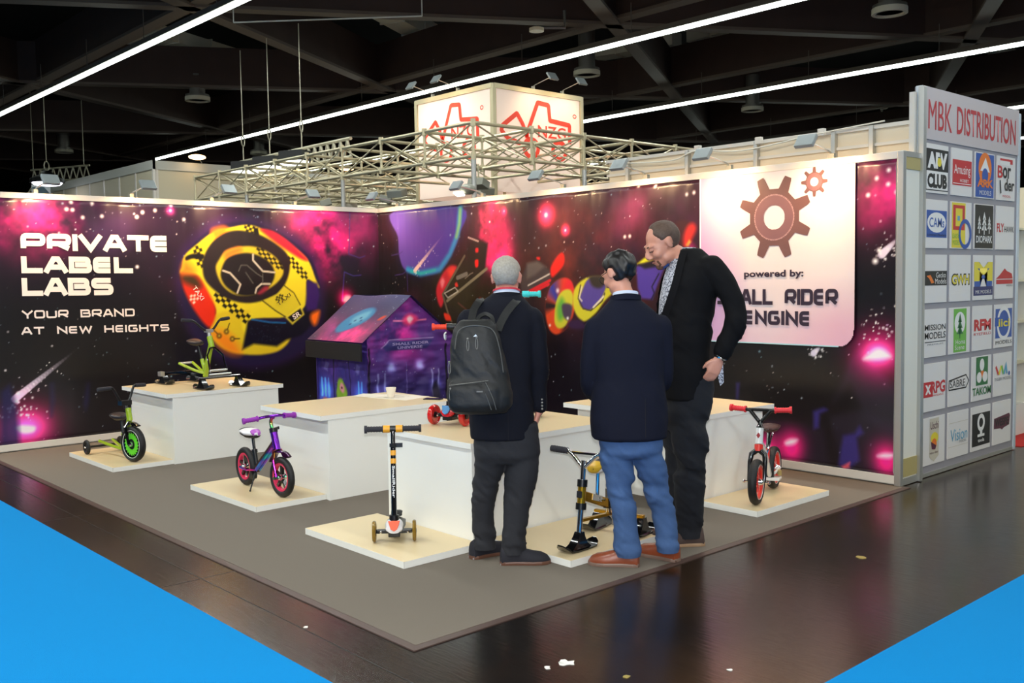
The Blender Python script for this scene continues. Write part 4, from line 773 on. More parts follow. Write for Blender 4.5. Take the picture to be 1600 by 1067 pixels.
LOG = [
 [('AFV club black and white plate', [('q', 'k', .0, .05, 1, .9), ('q', 'w', .02, .07, .98, .45), ('t', 'k', 'CLUB', .06, .1, .94, .40, .06), ('t', 'w', 'AFV', .06, .5, .94, .84, .06), ('c', 'y', .58, .64, .09)]),
  ('red hobby plate', [('q', 'r', .05, .22, .97, .76), ('q', 'w', .08, .25, .94, .265), ('t', 'w', 'Amusing', .12, .4, .9, .66, 0), ('t', 'w', 'HOBBY', .4, .29, .82, .36, 0)]),
  ('blue and orange sail emblem', [('q', 'b', .03, .02, .97, .98), ('c', 'o', .5, .66, .34), ('p', 'w', [(.25, .6), (.52, .9), (.75, .58)]), ('c', 'b', .5, .5, .16), ('t', 'o', 'ARK', .1, .24, .92, .42, .04), ('t', 'w', 'MODELS', .22, .07, .82, .17, 0)]),
  ('white plate with black brush letters', [('q', 'r', .15, .84, .85, .95), ('q', 'w', .15, .8, .7, .9), ('t', 'r', 'B', .02, .5, .3, .78, .02), ('t', 'k', 'or', .3, .5, .75, .76, .02), ('t', 'k', 'der', .4, .22, .95, .5, .02), ('l', 'k', [(.15, .45), (.2, .15)], .06), ('t', 'r', 'MODEL', .3, .07, .75, .12, 0)])],
 [('blue oval emblem plate', [('q', 'b', .05, .22, .96, .78), ('e', 'w', .5, .53, .42, .21), ('t', 'b', 'CAMs', .17, .43, .84, .63, .01), ('t', 'k', 'Limited Models', .1, .25, .92, .3, 0)]),
  ('yellow and red square with a blue ring', [('q', 'y', .05, .02, .7, .98), ('q', 'r', .1, .4, .66, .93), ('q', 'y', .22, .48, .54, .86), ('q', 'c', .3, .6, .42, .7), ('ring', 'b', .68, .32, .27), ('t', 'g', 'EASY', .08, .22, .4, .32, 0), ('t', 'g', 'MODEL', .08, .08, .4, .18, 0)]),
  ('black plate with three white trees', [('q', 'k', .03, .02, .97, .98), ('tree', 'w', .25, .45, .3), ('tree', 'w', .5, .42, .42), ('tree', 'w', .76, .45, .3), ('t', 'w', 'DIOPARK', .08, .14, .92, .3, .02)]),
  ('red and black lettering plate', [('t', 'r', 'FLY', .03, .4, .42, .6, .03), ('t', 'k', 'HAWK', .44, .4, .97, .54, 0)])],
 [('black plate with orange lizard', [('q', 'k', .0, .36, 1, .66), ('p', 'o', [(.08, .56), (.25, .58), (.42, .42), (.3, .4), (.2, .5)]), ('t', 'w', 'Gecko', .5, .52, .94, .63, 0), ('t', 'w', 'Models', .46, .39, .96, .5, 0)]),
  ('yellow block letters plate', [('t', 'k', 'GWH', .06, .34, .95, .6, .05), ('t', 'y', 'GWH', .09, .37, .92, .57, .02)]),
  ('large yellow and blue letter M plate', [('q', 'n', .0, .1, 1, .3), ('t', 'b', 'M', .04, .3, .96, .85, .08), ('t', 'y', 'M', .02, .42, .98, .85, .06), ('t', 'w', 'MK MODELS', .1, .14, .92, .22, 0)]),
  ('red bird over red band plate', [('p', 'r', [(.02, .46), (.25, .56), (.5, .7), (.62, .64), (.9, .58), (.96, .46)]), ('q', 'r', .04, .34, .96, .44), ('t', 'k', 'MODELS', .6, .28, .96, .32, 0)])],
 [('plate reading MISSION MODELS in black', [('t', 'k', 'MISSION', .03, .56, .97, .68, .01), ('t', 'k', 'MODELS', .03, .38, .97, .52, .01), ('q', 'k', .03, .31, .97, .325), ('t', 'a', 'PREMIUM', .15, .25, .85, .28, 0)]),
  ('green plate with a white tree', [('q', 'g', .2, .03, .82, .97), ('e', 'w', .5, .66, .26, .24), ('tree', 'd', .5, .42, .46), ('t', 'w', 'Homa', .3, .2, .76, .3, 0), ('t', 'w', 'Scene', .26, .08, .72, .18, 0)]),
  ('plate with red letters RFM', [('t', 'r', 'RFM', .06, .44, .95, .7, .05), ('t', 'r', 'RYEFIELD', .06, .34, .95, .4, 0)]),
  ('blue plate with white swoosh', [('q', 'b', .04, .22, .96, .9), ('ring', 'w', .5, .56, .34), ('q', 'b', .0, .5, .3, .7), ('t', 'y', 'iici', .2, .48, .82, .66, .02), ('t', 'k', 'MODELS', .05, .08, .95, .16, 0)])],
 [('red and white letters xRPG plate', [('q', 'r', .0, .3, .42, .62), ('t', 'w', 'x', .08, .36, .34, .56, .03), ('t', 'r', 'RPG', .34, .36, .98, .62, .03), ('t', 'r', 'MODELS', .42, .3, .9, .34, 0)]),
  ('outlined arrow plate reading SABRE', [('l', 'k', [(.02, .36), (.02, .56), (.84, .64), (.98, .5), (.84, .36), (.02, .36)], .03), ('t', 'k', 'SABRE', .06, .4, .8, .56, 0)]),
  ('green plate with white petals reading TAKOM', [('q', 'd', .2, .34, .82, .98), ('e', 'w', .5, .8, .12, .14), ('e', 'w', .36, .52, .13, .12), ('e', 'w', .66, .52, .13, .12), ('p', 'o', [(.42, .66), (.6, .66), (.5, .5)]), ('t', 'd', 'TAKOM', .02, .12, .98, .3, .02)]),
  ('colourful small letters plate', [('l', 'r', [(.1, .7), (.25, .5)], .08), ('l', 'y', [(.28, .5), (.4, .7)], .08), ('l', 'g', [(.42, .7), (.52, .5)], .08), ('l', 'c', [(.55, .5), (.66, .7), (.72, .5)], .08), ('c', 'b', .84, .5, .05), ('t', 'a', 'TIGER MODEL', .02, .36, .98, .43, 0)])],
 [('pennant with a yellow figure', [('p', 't', [(.3, .97), (.72, .97), (.72, .16), (.5, .05), (.3, .16)]), ('t', 'm', 'Uschi', .34, .74, .7, .9, .01), ('e', 'y', .52, .55, .17, .12), ('e', 'o', .5, .42, .12, .12), ('p', 'm', [(.36, .48), (.6, .38), (.55, .3), (.4, .32)]), ('t', 'm', 'van der', .3, .22, .7, .27, 0)]),
  ('thin blue script plate', [('q', 't', .03, .24, .97, .25), ('q', 't', .03, .76, .97, .77), ('t', 'c', 'Vision', .12, .36, .94, .62, 0), ('t', 'a', 'MODEL', .55, .3, .9, .35, 0)]),
  ('black plate with a white ring on a foot', [('q', 'k', .04, .1, .98, .84), ('ring', 'w', .5, .62, .15), ('q', 'w', .32, .3, .68, .36), ('q', 'w', .44, .36, .56, .46), ('t', 'w', 'tools', .34, .18, .66, .26, .02)]),
  ('dark red block plate', [('p', 'm', [(.05, .38), (.05, .62), (.9, .68), (.95, .62), (.9, .4), (.6, .36), (.5, .32), (.4, .36)]), ('t', 'k', 'WESPE', .1, .42, .86, .6, .03)])],
]
pw_ = mat('logo_plate_white', (226, 220, 214), .45)
for r_ in range(6):
    for c_ in range(4):
        lab, ops = LOG[r_][c_]; a = .07 + c_ * .443; b = 2.60 - .425 * r_ - PH - .01
        pl = box('logo_plate', pw_, t, 0, a, b, .008, a + PW, b + PH); n = 0
        for op in ops:
            k, c = op[0], op[1]; n += 1; off = .0088 + .0005 * n; P = lambda x, y: (off, a + x * PW, b + y * PH)
            if k == 'q': q = op[2:]; MB().add([P(q[0], q[1]), P(q[2], q[1]), P(q[2], q[3]), P(q[0], q[3])], [(0, 1, 2, 3)]).build('emblem', lm(c), pl)
            elif k in 'ce':
                rx, ry = (op[4], op[4]) if k == 'c' else (op[4], op[5])
                MB().add([P(op[2] + rx * math.cos(x), op[3] + ry * math.sin(x) * (PW / PH if k == 'c' else 1)) for x in [2 * PI * i / 20 for i in range(20)]], [tuple(range(20))]).build('emblem', lm(c), pl)
            elif k == 'p': MB().add([P(*x) for x in op[2]], [tuple(range(len(op[2])))]).build('emblem', lm(c), pl)
            elif k == 'l': mb = MB(); ribbon(mb, [(x * PW, y * PH) for x, y in op[2]], op[3] * PW, (off, a, b), (0, 1, 0), (0, 0, 1), 0); mb.build('emblem', lm(c), pl)
            elif k == 'ring': mb = MB(); ribbon(mb, [((op[2] + op[4] * math.cos(x)) * PW, op[3] * PH + op[4] * math.sin(x) * PW) for x in [2 * PI * i / 24 for i in range(25)]], .09 * PW, (off, a, b), (0, 1, 0), (0, 0, 1), 0); mb.build('emblem', lm(c), pl)
            elif k == 'tree':
                x, y, s_ = op[2:]; mb = MB(); mb.add([P(x - .02, y - .1), P(x + .02, y - .1), P(x + .02, y + .1), P(x - .02, y + .1)], [(0, 1, 2, 3)])
                for i in range(3): z_ = y + i * s_ * .28; w__ = s_ * (.34 - .07 * i); mb.add([P(x - w__, z_), P(x + w__, z_), P(x, z_ + s_ * .42)], [(0, 1, 2)])
                mb.build('emblem', lm(c), pl)
            elif k == 't':
                if c != 'w' or True: text('lettering', op[2], lm(c), pl, P(op[3], op[4]), (0, 1, 0), (0, 0, 1), (op[5] - op[3]) * PW, (op[6] - op[4]) * PH, op[7], off=0)
# what shows right of the logo wall: the neighbour's bright interior
t = thing('glass_cabinet', 'glass showcase with pale shelves just right of the logo wall', 'showcase', (5.6, 2.75, 0))
box('plinth', white, t, 0, 0, 0, .9, .5, .3); box('back', wallm, t, 0, .47, .3, .9, .5, 2.0)
for z_ in (.7, 1.1, 1.5, 2.0): box('shelf', mat('shelf_cream', (220, 212, 180), .4), t, 0, .02, z_, .9, .48, z_ + .02)
for x_ in (0, .87): box('frame_post', alu, t, x_, 0, .3, x_ + .03, .03, 2.03)
box('glass_door', mat('clear_glass', (235, 245, 245), .03, trans=1), t, .03, .005, .3, .87, .012, 2.0)
for k, (x_, z_, c_) in enumerate(((.2, .72, (120, 150, 90)), (.5, .72, (90, 110, 140)), (.3, 1.12, (180, 170, 120)), (.62, 1.12, (150, 60, 50)), (.25, 1.52, (90, 120, 90)), (.6, 1.52, (200, 190, 150)))):
    o = MB().box(5.6 + x_, 2.95, z_, 5.6 + x_ + .16, 3.1, z_ + .11).build('model_box', mat('box_col_%d' % k, c_, .5), None, bevel=.004); tag(o, 'small %s model box in the showcase, %s shelf %s' % (['green', 'blue', 'yellow', 'red', 'green', 'cream'][k], ['lower', 'lower', 'middle', 'middle', 'upper', 'upper'][k], ['left', 'right'] [k % 2]), 'box', 'model boxes in the showcase')
wp = MB().box(3.0, 4.2, 0, 9.5, 4.24, 2.5).build('wall_back', mat('neighbour_cream', (226, 214, 184), .6)); tag(wp, kind='structure')

# ------------------------------------------------------------------ display counters and plinths
seam = mat('panel_seam_shadow', (150, 148, 142), .6)
def counter(label, bx, tp, zt=.63, th=.035):
    """bx, tp: x0,x1,y0,y1 of the body and the top"""
    t = thing('display_counter', label, 'counter', (bx[0], bx[2], 0), 0)
    w_, d_ = bx[1] - bx[0], bx[3] - bx[2]; h_ = zt - th
    box('side_panel', white, t, 0.0, .0, 0, w_ - .019, .018, h_)             # faces the aisle in front
    box('front_panel', white, t, w_ - .018, 0.0, 0, w_, d_, h_)
    box('side_panel', white, t, 0, d_ - .018, 0, w_ - .019, d_, h_); box('back_panel', white, t, 0, .019, 0, .018, d_ - .019, h_)
    box('corner_strip', white, t, w_ - .03, -.004, .0, w_ + .002, .012, h_)
    o = box('counter_top', topw, t, tp[0] - bx[0], tp[2] - bx[2], h_, tp[1] - bx[0], tp[3] - bx[2], zt, bevel=.002)
    e = .001
    x0, x1, y0_, y1_ = tp[0] - bx[0], tp[1] - bx[0], tp[2] - bx[2], tp[3] - bx[2]
    MB().box(x0 - e, y0_ - e, h_ - e, x1 + e, y0_, zt - .001).box(x1, y0_ - e, h_ - e, x1 + e, y1_ + e, zt - .001).box(x0 - e, y0_, h_ - e, x0, y1_ + e, zt - .001).box(x0, y1_, h_ - e, x1, y1_ + e, zt - .001).build('edge_band', white, t)
    return t
def plinth(label, x0, x1, y0, y1):
    o = MB().box(x0, y0, 0, x1, y1, .04).build('display_plinth', topw, None, bevel=.002); tag(o, label, 'plinth', None); o2 = MB().box(x0 - .001, y0 - .001, .0005, x1 + .001, y0, .039).box(x1, y0 - .001, .0005, x1 + .001, y1, .039).build('edge_band', white, o); return o
counter('white display counter at the left wall carrying the green snow bike', (.86, 1.83, -3.495, -2.46), (.80, 1.835, -3.555, -2.41))
plinth('low white plinth under the green three-wheeled bike', .70, 1.80, -4.03, -3.497)
counter('white display counter in the middle with the paper cup and sheets', (3.25, 4.085, -3.295, -2.2), (3.19, 4.09, -3.36, -2.11))
plinth('low white plinth under the purple balance bike', 2.965, 4.03, -3.86, -3.297)
counter('white display counter nearest the camera, carrying the red-wheeled scooter', (4.93, 5.80, -3.365, -2.2), (4.97, 5.81, -3.38, -2.09))
plinth('low white plinth under the black and orange scooter', 4.80, 5.86, -3.92, -3.37)
plinth('low white plinth under the golden snow bike, beside the standing men', 5.815, 6.50, -3.25, -2.50)
counter('white display counter at the right, behind the two men', (4.97, 6.11, -1.60, -.80), (4.87, 6.115, -1.655, -.655))
plinth('low white plinth under the white and red balance bike', 6.12, 6.58, -1.57, -.665)

# ------------------------------------------------------------------ paper cup, sheets and phone on the middle counter
cup_m = mat('paper_cup_white', (236, 226, 210), .5); zt_ = .63
cp_ = (3.553,-2.363)
t = thing('coffee_cup', 'white coffee cup standing on sheets on the middle counter', 'cup', (*cp_, zt_ + .003))
MB().lathe((0, 0, 0), (0, 0, 1), [(0, .024), (.005, .027), (.075, .043), (.08, .043), (.078, .039), (.012, .026), (.01, .003)], 28).build('cup_body', cup_m, t, smooth_=True)
MB().lathe((0, 0, .01), (0, 0, 1), [(0, .025), (.045, .034), (.046, .002)], 24).build('coffee', mat('milk_coffee', (150, 110, 70), .3), t)
def sheet(label, c, a, b, rz, m, th=.0015, zz=0):
    o = MB().box(-a / 2, -b / 2, 0, a / 2, b / 2, th).build('paper_sheet', m); o.location = (c[0], c[1], zt_ + zz); o.rotation_euler = (0, 0, rz); tag(o, label, 'paper'); return o
pm = mat('printed_sheet', (236, 226, 206), .5)
s1 = sheet('open printed sheet under the coffee cup', (cp_[0] + .02, cp_[1] + .06), .42, .30, .25, pm)
for k in range(5): o = MB().box(-.16, -.11 + k * .045, .0016, .04 + .02 * (k % 3), -.10 + k * .045, .0019).build('print_line', mat('print_grey', (170, 160, 140), .6), s1)
sheet('second sheet behind the cup on the middle counter', (cp_[0] - .22, cp_[1] - .03), .3, .21, .5, pm, zz=.0022)
pc_ = (3.928,-2.210)
t = thing('smartphone', 'dark smartphone lying at the right end of the middle counter', 'phone', (*pc_, zt_), .5)
MB().box(-.075, -.036, 0, .075, .036, .009).build('phone_body', blk, t, bevel=.003); box('screen', mat('phone_screen', (30, 24, 24), .08), t, -.068, -.032, .0091, .068, .032, .0096)

# ------------------------------------------------------------------ wheels, bikes
def wheel(root, c, r, w_, tyre_m, rim_m, style, T, hub_m=chrome, rimr=.72, name='wheel'):
    """axis = local y"""
    ax = (0, 1, 0)
    tr = (r * (1 - rimr)) / 2
    ty = MB(T).torus(c, ax, r - tr, tr, 40, 12, w_ / 2).build(name, tyre_m, root, True)
    MB(T).lathe(c, ax, [(-w_ * .36, r * rimr * 1.03), (-w_ * .3, r * rimr * .88), (w_ * .3, r * rimr * .88), (w_ * .36, r * rimr * 1.03)], 36, True).build('rim', rim_m, ty, True)
    MB(T).lathe(c, ax, [(-w_ * .75, r * .03), (-w_ * .75, r * .1), (-w_ * .4, r * .16), (w_ * .4, r * .16), (w_ * .75, r * .1), (w_ * .75, r * .03)], 18).build('hub', hub_m, ty, True)
    C = Vector(c)
    if style.startswith('spoke'):
        n = int(style[5:]); mb = MB(T)
        for i in range(n):
            a = 2 * PI * i / n + .3; d = Vector((math.cos(a), 0, math.sin(a))); mb.bar(C + d * r * .12, C + d * r * rimr * .92, w_ * .4, r * .16, (0, 1, 0))
        mb.build('spokes', blk_gl, ty)
    elif style == 'disc':
        MB(T).lathe(c, ax, [(-w_ * .1, r * rimr * .9), (-w_ * .12, r * .1), (w_ * .12, r * .1), (w_ * .1, r * rimr * .9)], 36, True).build('disc', blk, ty)
    return ty
def frame_root(name, label, cat, rear, front, z):
    rz = math.atan2(front[1] - rear[1], front[0] - rear[0]); return thing(name, label, cat, (rear[0], rear[1], z), rz), math.hypot(front[0] - rear[0], front[1] - rear[1])
def grip(mb, a, b, r, fl=True):
    a = Vector(a); b = Vector(b); d = (b - a).normalized(); mb.tube([a, b], r, 14)
    if fl: mb.tube([a - d * .003, a + d * .008], r * 1.35, 14).tube([b - d * .01, b + d * .006], r * 1.45, 14)
    for k in range(5): q = a + (b - a) * (.2 + .15 * k); mb.tube([q, q + d * .005], r * 1.1, 14)
    return mb

def oil_slick():
    m = bpy.data.materials.new('rainbow_chrome'); m.use_nodes = True; nt = m.node_tree; b = nt.nodes['Principled BSDF']; b.inputs['Metallic'].default_value = 1; b.inputs['Roughness'].default_value = .16
    tc = nt.nodes.new('ShaderNodeTexCoord'); n = nt.nodes.new('ShaderNodeTexNoise'); n.inputs['Scale'].default_value = 5.5; n.inputs['Detail'].default_value = 1
    r = nt.nodes.new('ShaderNodeValToRGB'); cs = [(.28, (30, 190, 200)), (.4, (60, 90, 220)), (.48, (150, 60, 210)), (.55, (225, 50, 160)), (.63, (240, 150, 60)), (.72, (90, 210, 130))]
    e = r.color_ramp.elements; e[0].position = cs[0][0]; e[0].color = (*srgb([x / 255 for x in cs[0][1]]), 1); e[1].position = cs[-1][0]; e[1].color = (*srgb([x / 255 for x in cs[-1][1]]), 1)
    for p_, c in cs[1:-1]: k = e.new(p_); k.color = (*srgb([x / 255 for x in c]), 1)
    nt.links.new(tc.outputs['Object'], n.inputs[0]); nt.links.new(n.outputs['Fac'], r.inputs[0]); nt.links.new(r.outputs[0], b.inputs['Base Color']); return m
oil = oil_slick()

# purple balance bike
t, wb = frame_root('balance_bike', 'small balance bike with rainbow metal frame and purple grips', 'bike', (3.296,-3.556), (3.890,-3.574), .04)
r = .148; ST = Matrix.Translation((wb, 0, 0)) @ Matrix.Rotation(R(4), 4, 'Z') @ Matrix.Translation((-wb, 0, 0))
pk = mat('rim_pink', (220, 50, 90), .3); pg = mat('purple_grip', (150, 50, 170), .5); pv = mat('violet_metal', (130, 50, 190), .2, .9)
wheel(t, (0, 0, r), r, .05, rubber, pk, 'spoke5', None, name='rear_wheel', rimr=.68); wheel(t, (wb, 0, r), r, .05, rubber, pk, 'spoke5', ST, name='front_wheel', rimr=.68)
hx = wb - .085
mb = MB(ST)
for s in (-1, 1): mb.tube([(wb, s * .05, r), (wb - .035, s * .05, r + .12), (wb - .06, s * .03, r + .19), (wb - .068, 0, r + .2)], .011, 8)
mb.build('fork', oil, t, True)
MB(ST).cyl((wb, -.07, r), (wb, .07, r), .012, 12).build('axle_nut', mat('green_chrome', (90, 200, 150), .15, 1), t)
MB(ST).curve([(wb + .09, 0, r + .155), (wb + .03, 0, r + .185), (wb - .07, 0, r + .17), (wb - .13, 0, r + .1)], [.03] * 19, 8, 6, .25).build('mudguard', mat('mudguard_purple_black', (60, 20, 60), .15, .6), t, True)
MB().cyl((wb - .065, 0, r + .19), (wb - .115, 0, r + .325), .026, 16).build('head_tube', pv, t, True)
MB().cyl((wb - .112, 0, r + .315), (wb - .12, 0, r + .345), .03, 14).bar((wb - .12, 0, r + .335), (wb - .15, .06, r + .34), .012, .02).cyl((wb - .064, 0, r + .18), (wb - .06, 0, r + .195), .03, 14).build('clamp_collar', blk, t, True)
MB(ST).curve([(wb - .12, 0, r + .34), (wb - .135, 0, r + .39), (wb - .12, 0, r + .42), (wb - .10, 0, .575)], .013, 10).build('handlebar_stem', oil, t, True)
MB(ST).curve([(wb - .13, -.11, .575), (wb - .105, -.05, .585), (wb - .10, 0, .585), (wb - .105, .05, .585), (wb - .13, .11, .575)], .011, 10).build('handlebar', pv, t, True)
for s in (-1, 1): grip(MB(ST), (wb - .13, s * .11, .575), (wb - .155, s * .21, .565), .016).build('grip', pg, t, True)
MB().tube([(wb - .09, 0, r + .25), (.22, 0, r + .03), (.19, 0, r - .01)], [.03, .03, .028], 10, .6).build('down_tube', mat('frame_dark_brown', (70, 40, 40), .2, .7), t, True)
MB().tube([(wb - .095, .012, r + .23), (.2, .014, r + .0)], .016, 8).tube([(wb - .095, -.012, r + .23), (.2, -.014, r + .0)], .016, 8).build('frame_trim', oil, t, True)
MB().tube([(.0, .05, r), (.1, .045, r - .01), (.2, .012, r)], .009, 8).tube([(.0, -.05, r), (.1, -.045, r - .01), (.2, -.012, r)], .009, 8).build('rear_stay', oil, t, True)
MB().tube([(.2, 0, r), (.17, 0, r + .09), (.155, 0, r + .15)], .017, 10).build('seat_tube', blk, t, True); MB().cyl((.158, 0, r + .13), (.135, 0, r + .24), .012, 10).build('seat_post', blk_gl, t, True); MB().cyl((.16, 0, r + .125), (.155, 0, r + .15), .022, 12).bar((.15, 0, r + .14), (.11, .03, r + .14), .01, .012).build('seat_clamp', blk, t, True)
def saddle(name, m, par, x, z, L=.2, W=.075, h=.045, T=None):
    rg = []
    for f, w__, zz, hh in ((0, .05, .0, .3), (.03, .7, .01, .8), (.15, 1, .012, 1), (.4, .92, .0, 1), (.62, .5, -.004, .8), (.85, .32, .0, .65), (.97, .26, .004, .5), (1, .05, .002, .3)):
        cx = x - L / 2 + f * L; rg.append([Vector((cx, W * w__ * math.cos(a), z + zz + h * hh * (.35 * math.sin(a) if math.sin(a) > 0 else .65 * math.sin(a)))) for a in [2 * PI * i / 16 for i in range(16)]])
    return MB(T).loft(rg).build(name, m, par, True)
sd = saddle('seat', mat('seat_white', (230, 226, 226), .4), t, .135, r + .275, .22, .075, .05); saddle('seat_cushion', mat('seat_dark', (36, 28, 30), .4), sd, .085, r + .279, .12, .068, .05); saddle('seat_nose', mat('seat_lilac', (180, 90, 190), .4), sd, .205, r + .279, .09, .04, .045); saddle('seat_shell', blk, sd, .13, r + .262, .215, .07, .05)
MB().tube([(.2, -.02, r - .02), (.25, -.09, .006)], .006, 6).ball((.25, -.09, .006), (.012, .008, .006)).build('kick_stand', blk, t, True); MB().lathe((.14, -.03, r - .05), (0, 1, 0), [(0, .03), (.04, .03)], 16).build('foot_rest', blk, t, True)

# white and red balance bike
t, wb = frame_root('balance_bike', 'small balance bike with white frame, red grips and red rims', 'bike', (6.256,-0.876), (6.459,-1.399), .04)
r = .155; ST = Matrix.Translation((wb, 0, 0)) @ Matrix.Rotation(R(0), 4, 'Z') @ Matrix.Translation((-wb, 0, 0)); rr_ = mat('rim_red', (226, 50, 40), .35); rg_ = mat('red_grip', (226, 44, 56), .5); wf = mat('white_frame_paint', (230, 230, 228), .2, coat=.5)
for c_, T_, nm in (((0, 0, r), None, 'rear_wheel'), ((wb, 0, r), ST, 'front_wheel')):
    w_ = wheel(t, c_, r, .06, rubber, rr_, 'none', T_, name=nm, rimr=.72)
    mb = MB(T_)
    for i in range(16): a = 2 * PI * i / 16; mb.cyl((c_[0] + .02 * math.cos(a), .02 * (-1) ** i, c_[2] + .02 * math.sin(a)), (c_[0] + r * .66 * math.cos(a + .2), .006 * (-1) ** i, c_[2] + r * .66 * math.sin(a + .2)), .0015, 5)
    mb.build('spokes', chrome, w_)
    MB(T_).torus((c_[0], .024, c_[2]), (0, 1, 0), r * .76, .002, 36, 6).torus((c_[0], -.024, c_[2]), (0, 1, 0), r * .76, .002, 36, 6).build('tyre_stripe', mat('stripe_white', (220, 220, 215), .5), w_)
mb = MB(ST)
for s in (-1, 1): mb.tube([(wb, s * .052, r), (wb - .03, s * .052, r + .13), (wb - .05, s * .045, r + .18), (wb - .06, 0, r + .215)], [.012, .016, .02, .02], 10)
mb.build('fork', blk_gl, t, True); MB(ST).cyl((wb, -.085, r), (wb, .085, r), .006, 8).ball((wb, -.085, r), .012).ball((wb, .085, r), .012).build('axle', chrome, t, True)
MB().cyl((wb - .06, 0, r + .2), (wb - .072, 0, r + .245), .029, 18).build('head_ring', rr_, t, True); MB().cyl((wb - .072, 0, r + .25), (wb - .1, 0, r + .355), .027, 18).build('head_tube', wf, t, True)
hb = MB().prism([(0, .02), (.014, 0), (0, -.02), (-.014, 0)], (wb - .058, 0, r + .31), (0, 1, 0), (-.25, 0, 1), 0, .003).build('head_badge', mat('badge_red', (150, 30, 36), .4), t)
MB(ST).tube([(wb - .1, 0, r + .355), (wb - .104, 0, r + .38), (wb - .112, 0, r + .41)], [.027, .016, .014], 12).build('stem', blk_gl, t, True)
MB(ST).tube([(wb - .11, 0, r + .39), (wb - .115, -.07, r + .475), (wb - .115, -.1, r + .48)], .013, 10).tube([(wb - .11, 0, r + .39), (wb - .115, .07, r + .475), (wb - .115, .1, r + .48)], .013, 10).tube([(wb - .115, -.08, r + .48), (wb - .115, .08, r + .48)], .011, 10).build('handlebar', blk, t, True)
for s in (-1, 1): grip(MB(ST), (wb - .115, s * .1, r + .48), (wb - .13, s * .205, r + .485), .017).build('grip', rg_, t, True)
MB().tube([(wb - .08, 0, r + .28), (.3, 0, r + .16), (.14, 0, r - .03), (0, 0, r)], [.02, .018, .018, .01], 10).build('frame', wf, t, True); MB().tube([(0, .045, r), (.12, .03, r - .02)], .01, 8).tube([(0, -.045, r), (.12, -.03, r - .02)], .01, 8).build('rear_stay', wf, t, True)
MB().cyl((.24, 0, r + .08), (.21, 0, r + .17), .018, 10).build('seat_tube', rr_, t, True); MB().cyl((.215, 0, r + .15), (.17, 0, r + .29), .013, 10).build('seat_post', blk_gl, t, True); saddle('seat', mat('seat_brown_black', (60, 34, 30), .3), t, .155, r + .31, .2, .07, .045); MB().tube([(.16, .025, r + .28), (.25, .02, r + .2), (.27, .0, r + .12)], .006, 6).build('seat_brace', chrome, t, True)
MB().obox((.1, .02, r - .06), (1, 0, 0), (0, 1, 0), (0, 0, 1), .05, .05, .012).build('foot_rest', wf, t, bevel=.01); MB().obox((.06, .05, r - .02), (1, .4, 0), (0, 1, 0), (0, 0, 1), .04, .012, .02).build('foot_peg', mat('peg_gold', (190, 170, 110), .3, .5), t, bevel=.004)

# green three-wheeled bike
t, wb = frame_root('three_wheeled_bike', 'green three-wheeled kids bike with saw-tooth front wheel disc', 'bike', (.95, -3.80), (1.646,-3.790), .04)
r = .158; lime = mat('lime_paint', (150, 178, 30), .25, coat=.4); lg = mat('lime_disc', (100, 214, 40), .4)
ST = Matrix.Translation((wb, 0, 0)) @ Matrix.Rotation(R(12), 4, 'Z') @ Matrix.Translation((-wb, 0, 0))
w_ = wheel(t, (wb, 0, r), r, .06, rubber, blk_gl, 'disc', ST, name='front_wheel', rimr=.76)
for s in (-1, 1):
    MB(ST).torus((wb, s * .022, r), (0, 1, 0), r * .77, .0025, 36, 6).build('tyre_stripe', mat('stripe_white', (220, 220, 215), .5), w_)
    V = []; n = 20
    for i in range(n): a = 2 * PI * i / n; V += [(wb + r * .66 * math.cos(a), s * .016, r + r * .66 * math.sin(a)), (wb + r * .53 * math.cos(a + .05), s * .016, r + r * .53 * math.sin(a + .05))]
    k = len(V); V += [(wb + r * .3 * math.cos(2 * PI * i / k), s * .016, r + r * .3 * math.sin(2 * PI * i / k)) for i in range(k)]
    V2 = [(v[0], v[1] + s * .003, v[2]) for v in V]; m_ = len(V)
    MB(ST).add(V + V2, [(i, (i + 1) % k, (i + 1) % k + k, i + k) for i in range(k)] + [(i + m_, (i + 1) % k + m_, (i + 1) % k + k + m_, i + k + m_) for i in range(k)] + [(i, (i + 1) % k, (i + 1) % k + m_, i + m_) for i in range(k)]).build('saw_disc', lg, w_)
    q = wheel(t, (0, s * .155, .068), .068, .03, rubber, blk, 'disc', None, name='rear_wheel', rimr=.6)
MB().cyl((0, -.15, .068), (0, .15, .068), .012, 10).build('rear_axle', blk, t, True)
mb = MB(ST)
for s in (-1, 1): mb.tube([(wb, s * .045, r), (wb - .04, s * .045, r + .15), (wb - .055, 0, r + .19)], .013, 8)
mb.build('fork', blk_gl, t, True); MB(ST).curve([(wb + .08, 0, r + .165), (wb, 0, r + .19), (wb - .08, 0, r + .16)], .03, 8, 5, .3).build('mudguard', blk_gl, t, True)
MB().cyl((wb - .055, 0, r + .2), (wb - .085, 0, r + .31), .025, 16).build('head_tube', lime, t, True)
MB().tube([(wb - .065, 0, r + .22), (wb - .15, 0, r + .02), (wb - .17, 0, r - .07)], .024, 10).build('down_tube', lime, t, True)
for s in (-1, 1): MB().tube([(wb - .17, s * .012, r - .07), (.3, s * .03, r - .06), (.06, s * .06, .12)], .014, 8).build('rear_stay', lime, t, True)
MB().tube([(wb - .16, 0, r - .06), (wb - .22, 0, r + .07)], .02, 10).build('seat_tube', lime, t, True); MB().cyl((wb - .215, 0, r + .06), (wb - .26, 0, r + .2), .014, 10).build('seat_post', blk, t, True)
saddle('seat', mat('seat_dark', (36, 28, 30), .4), t, wb - .27, r + .22, .2, .075, .06)
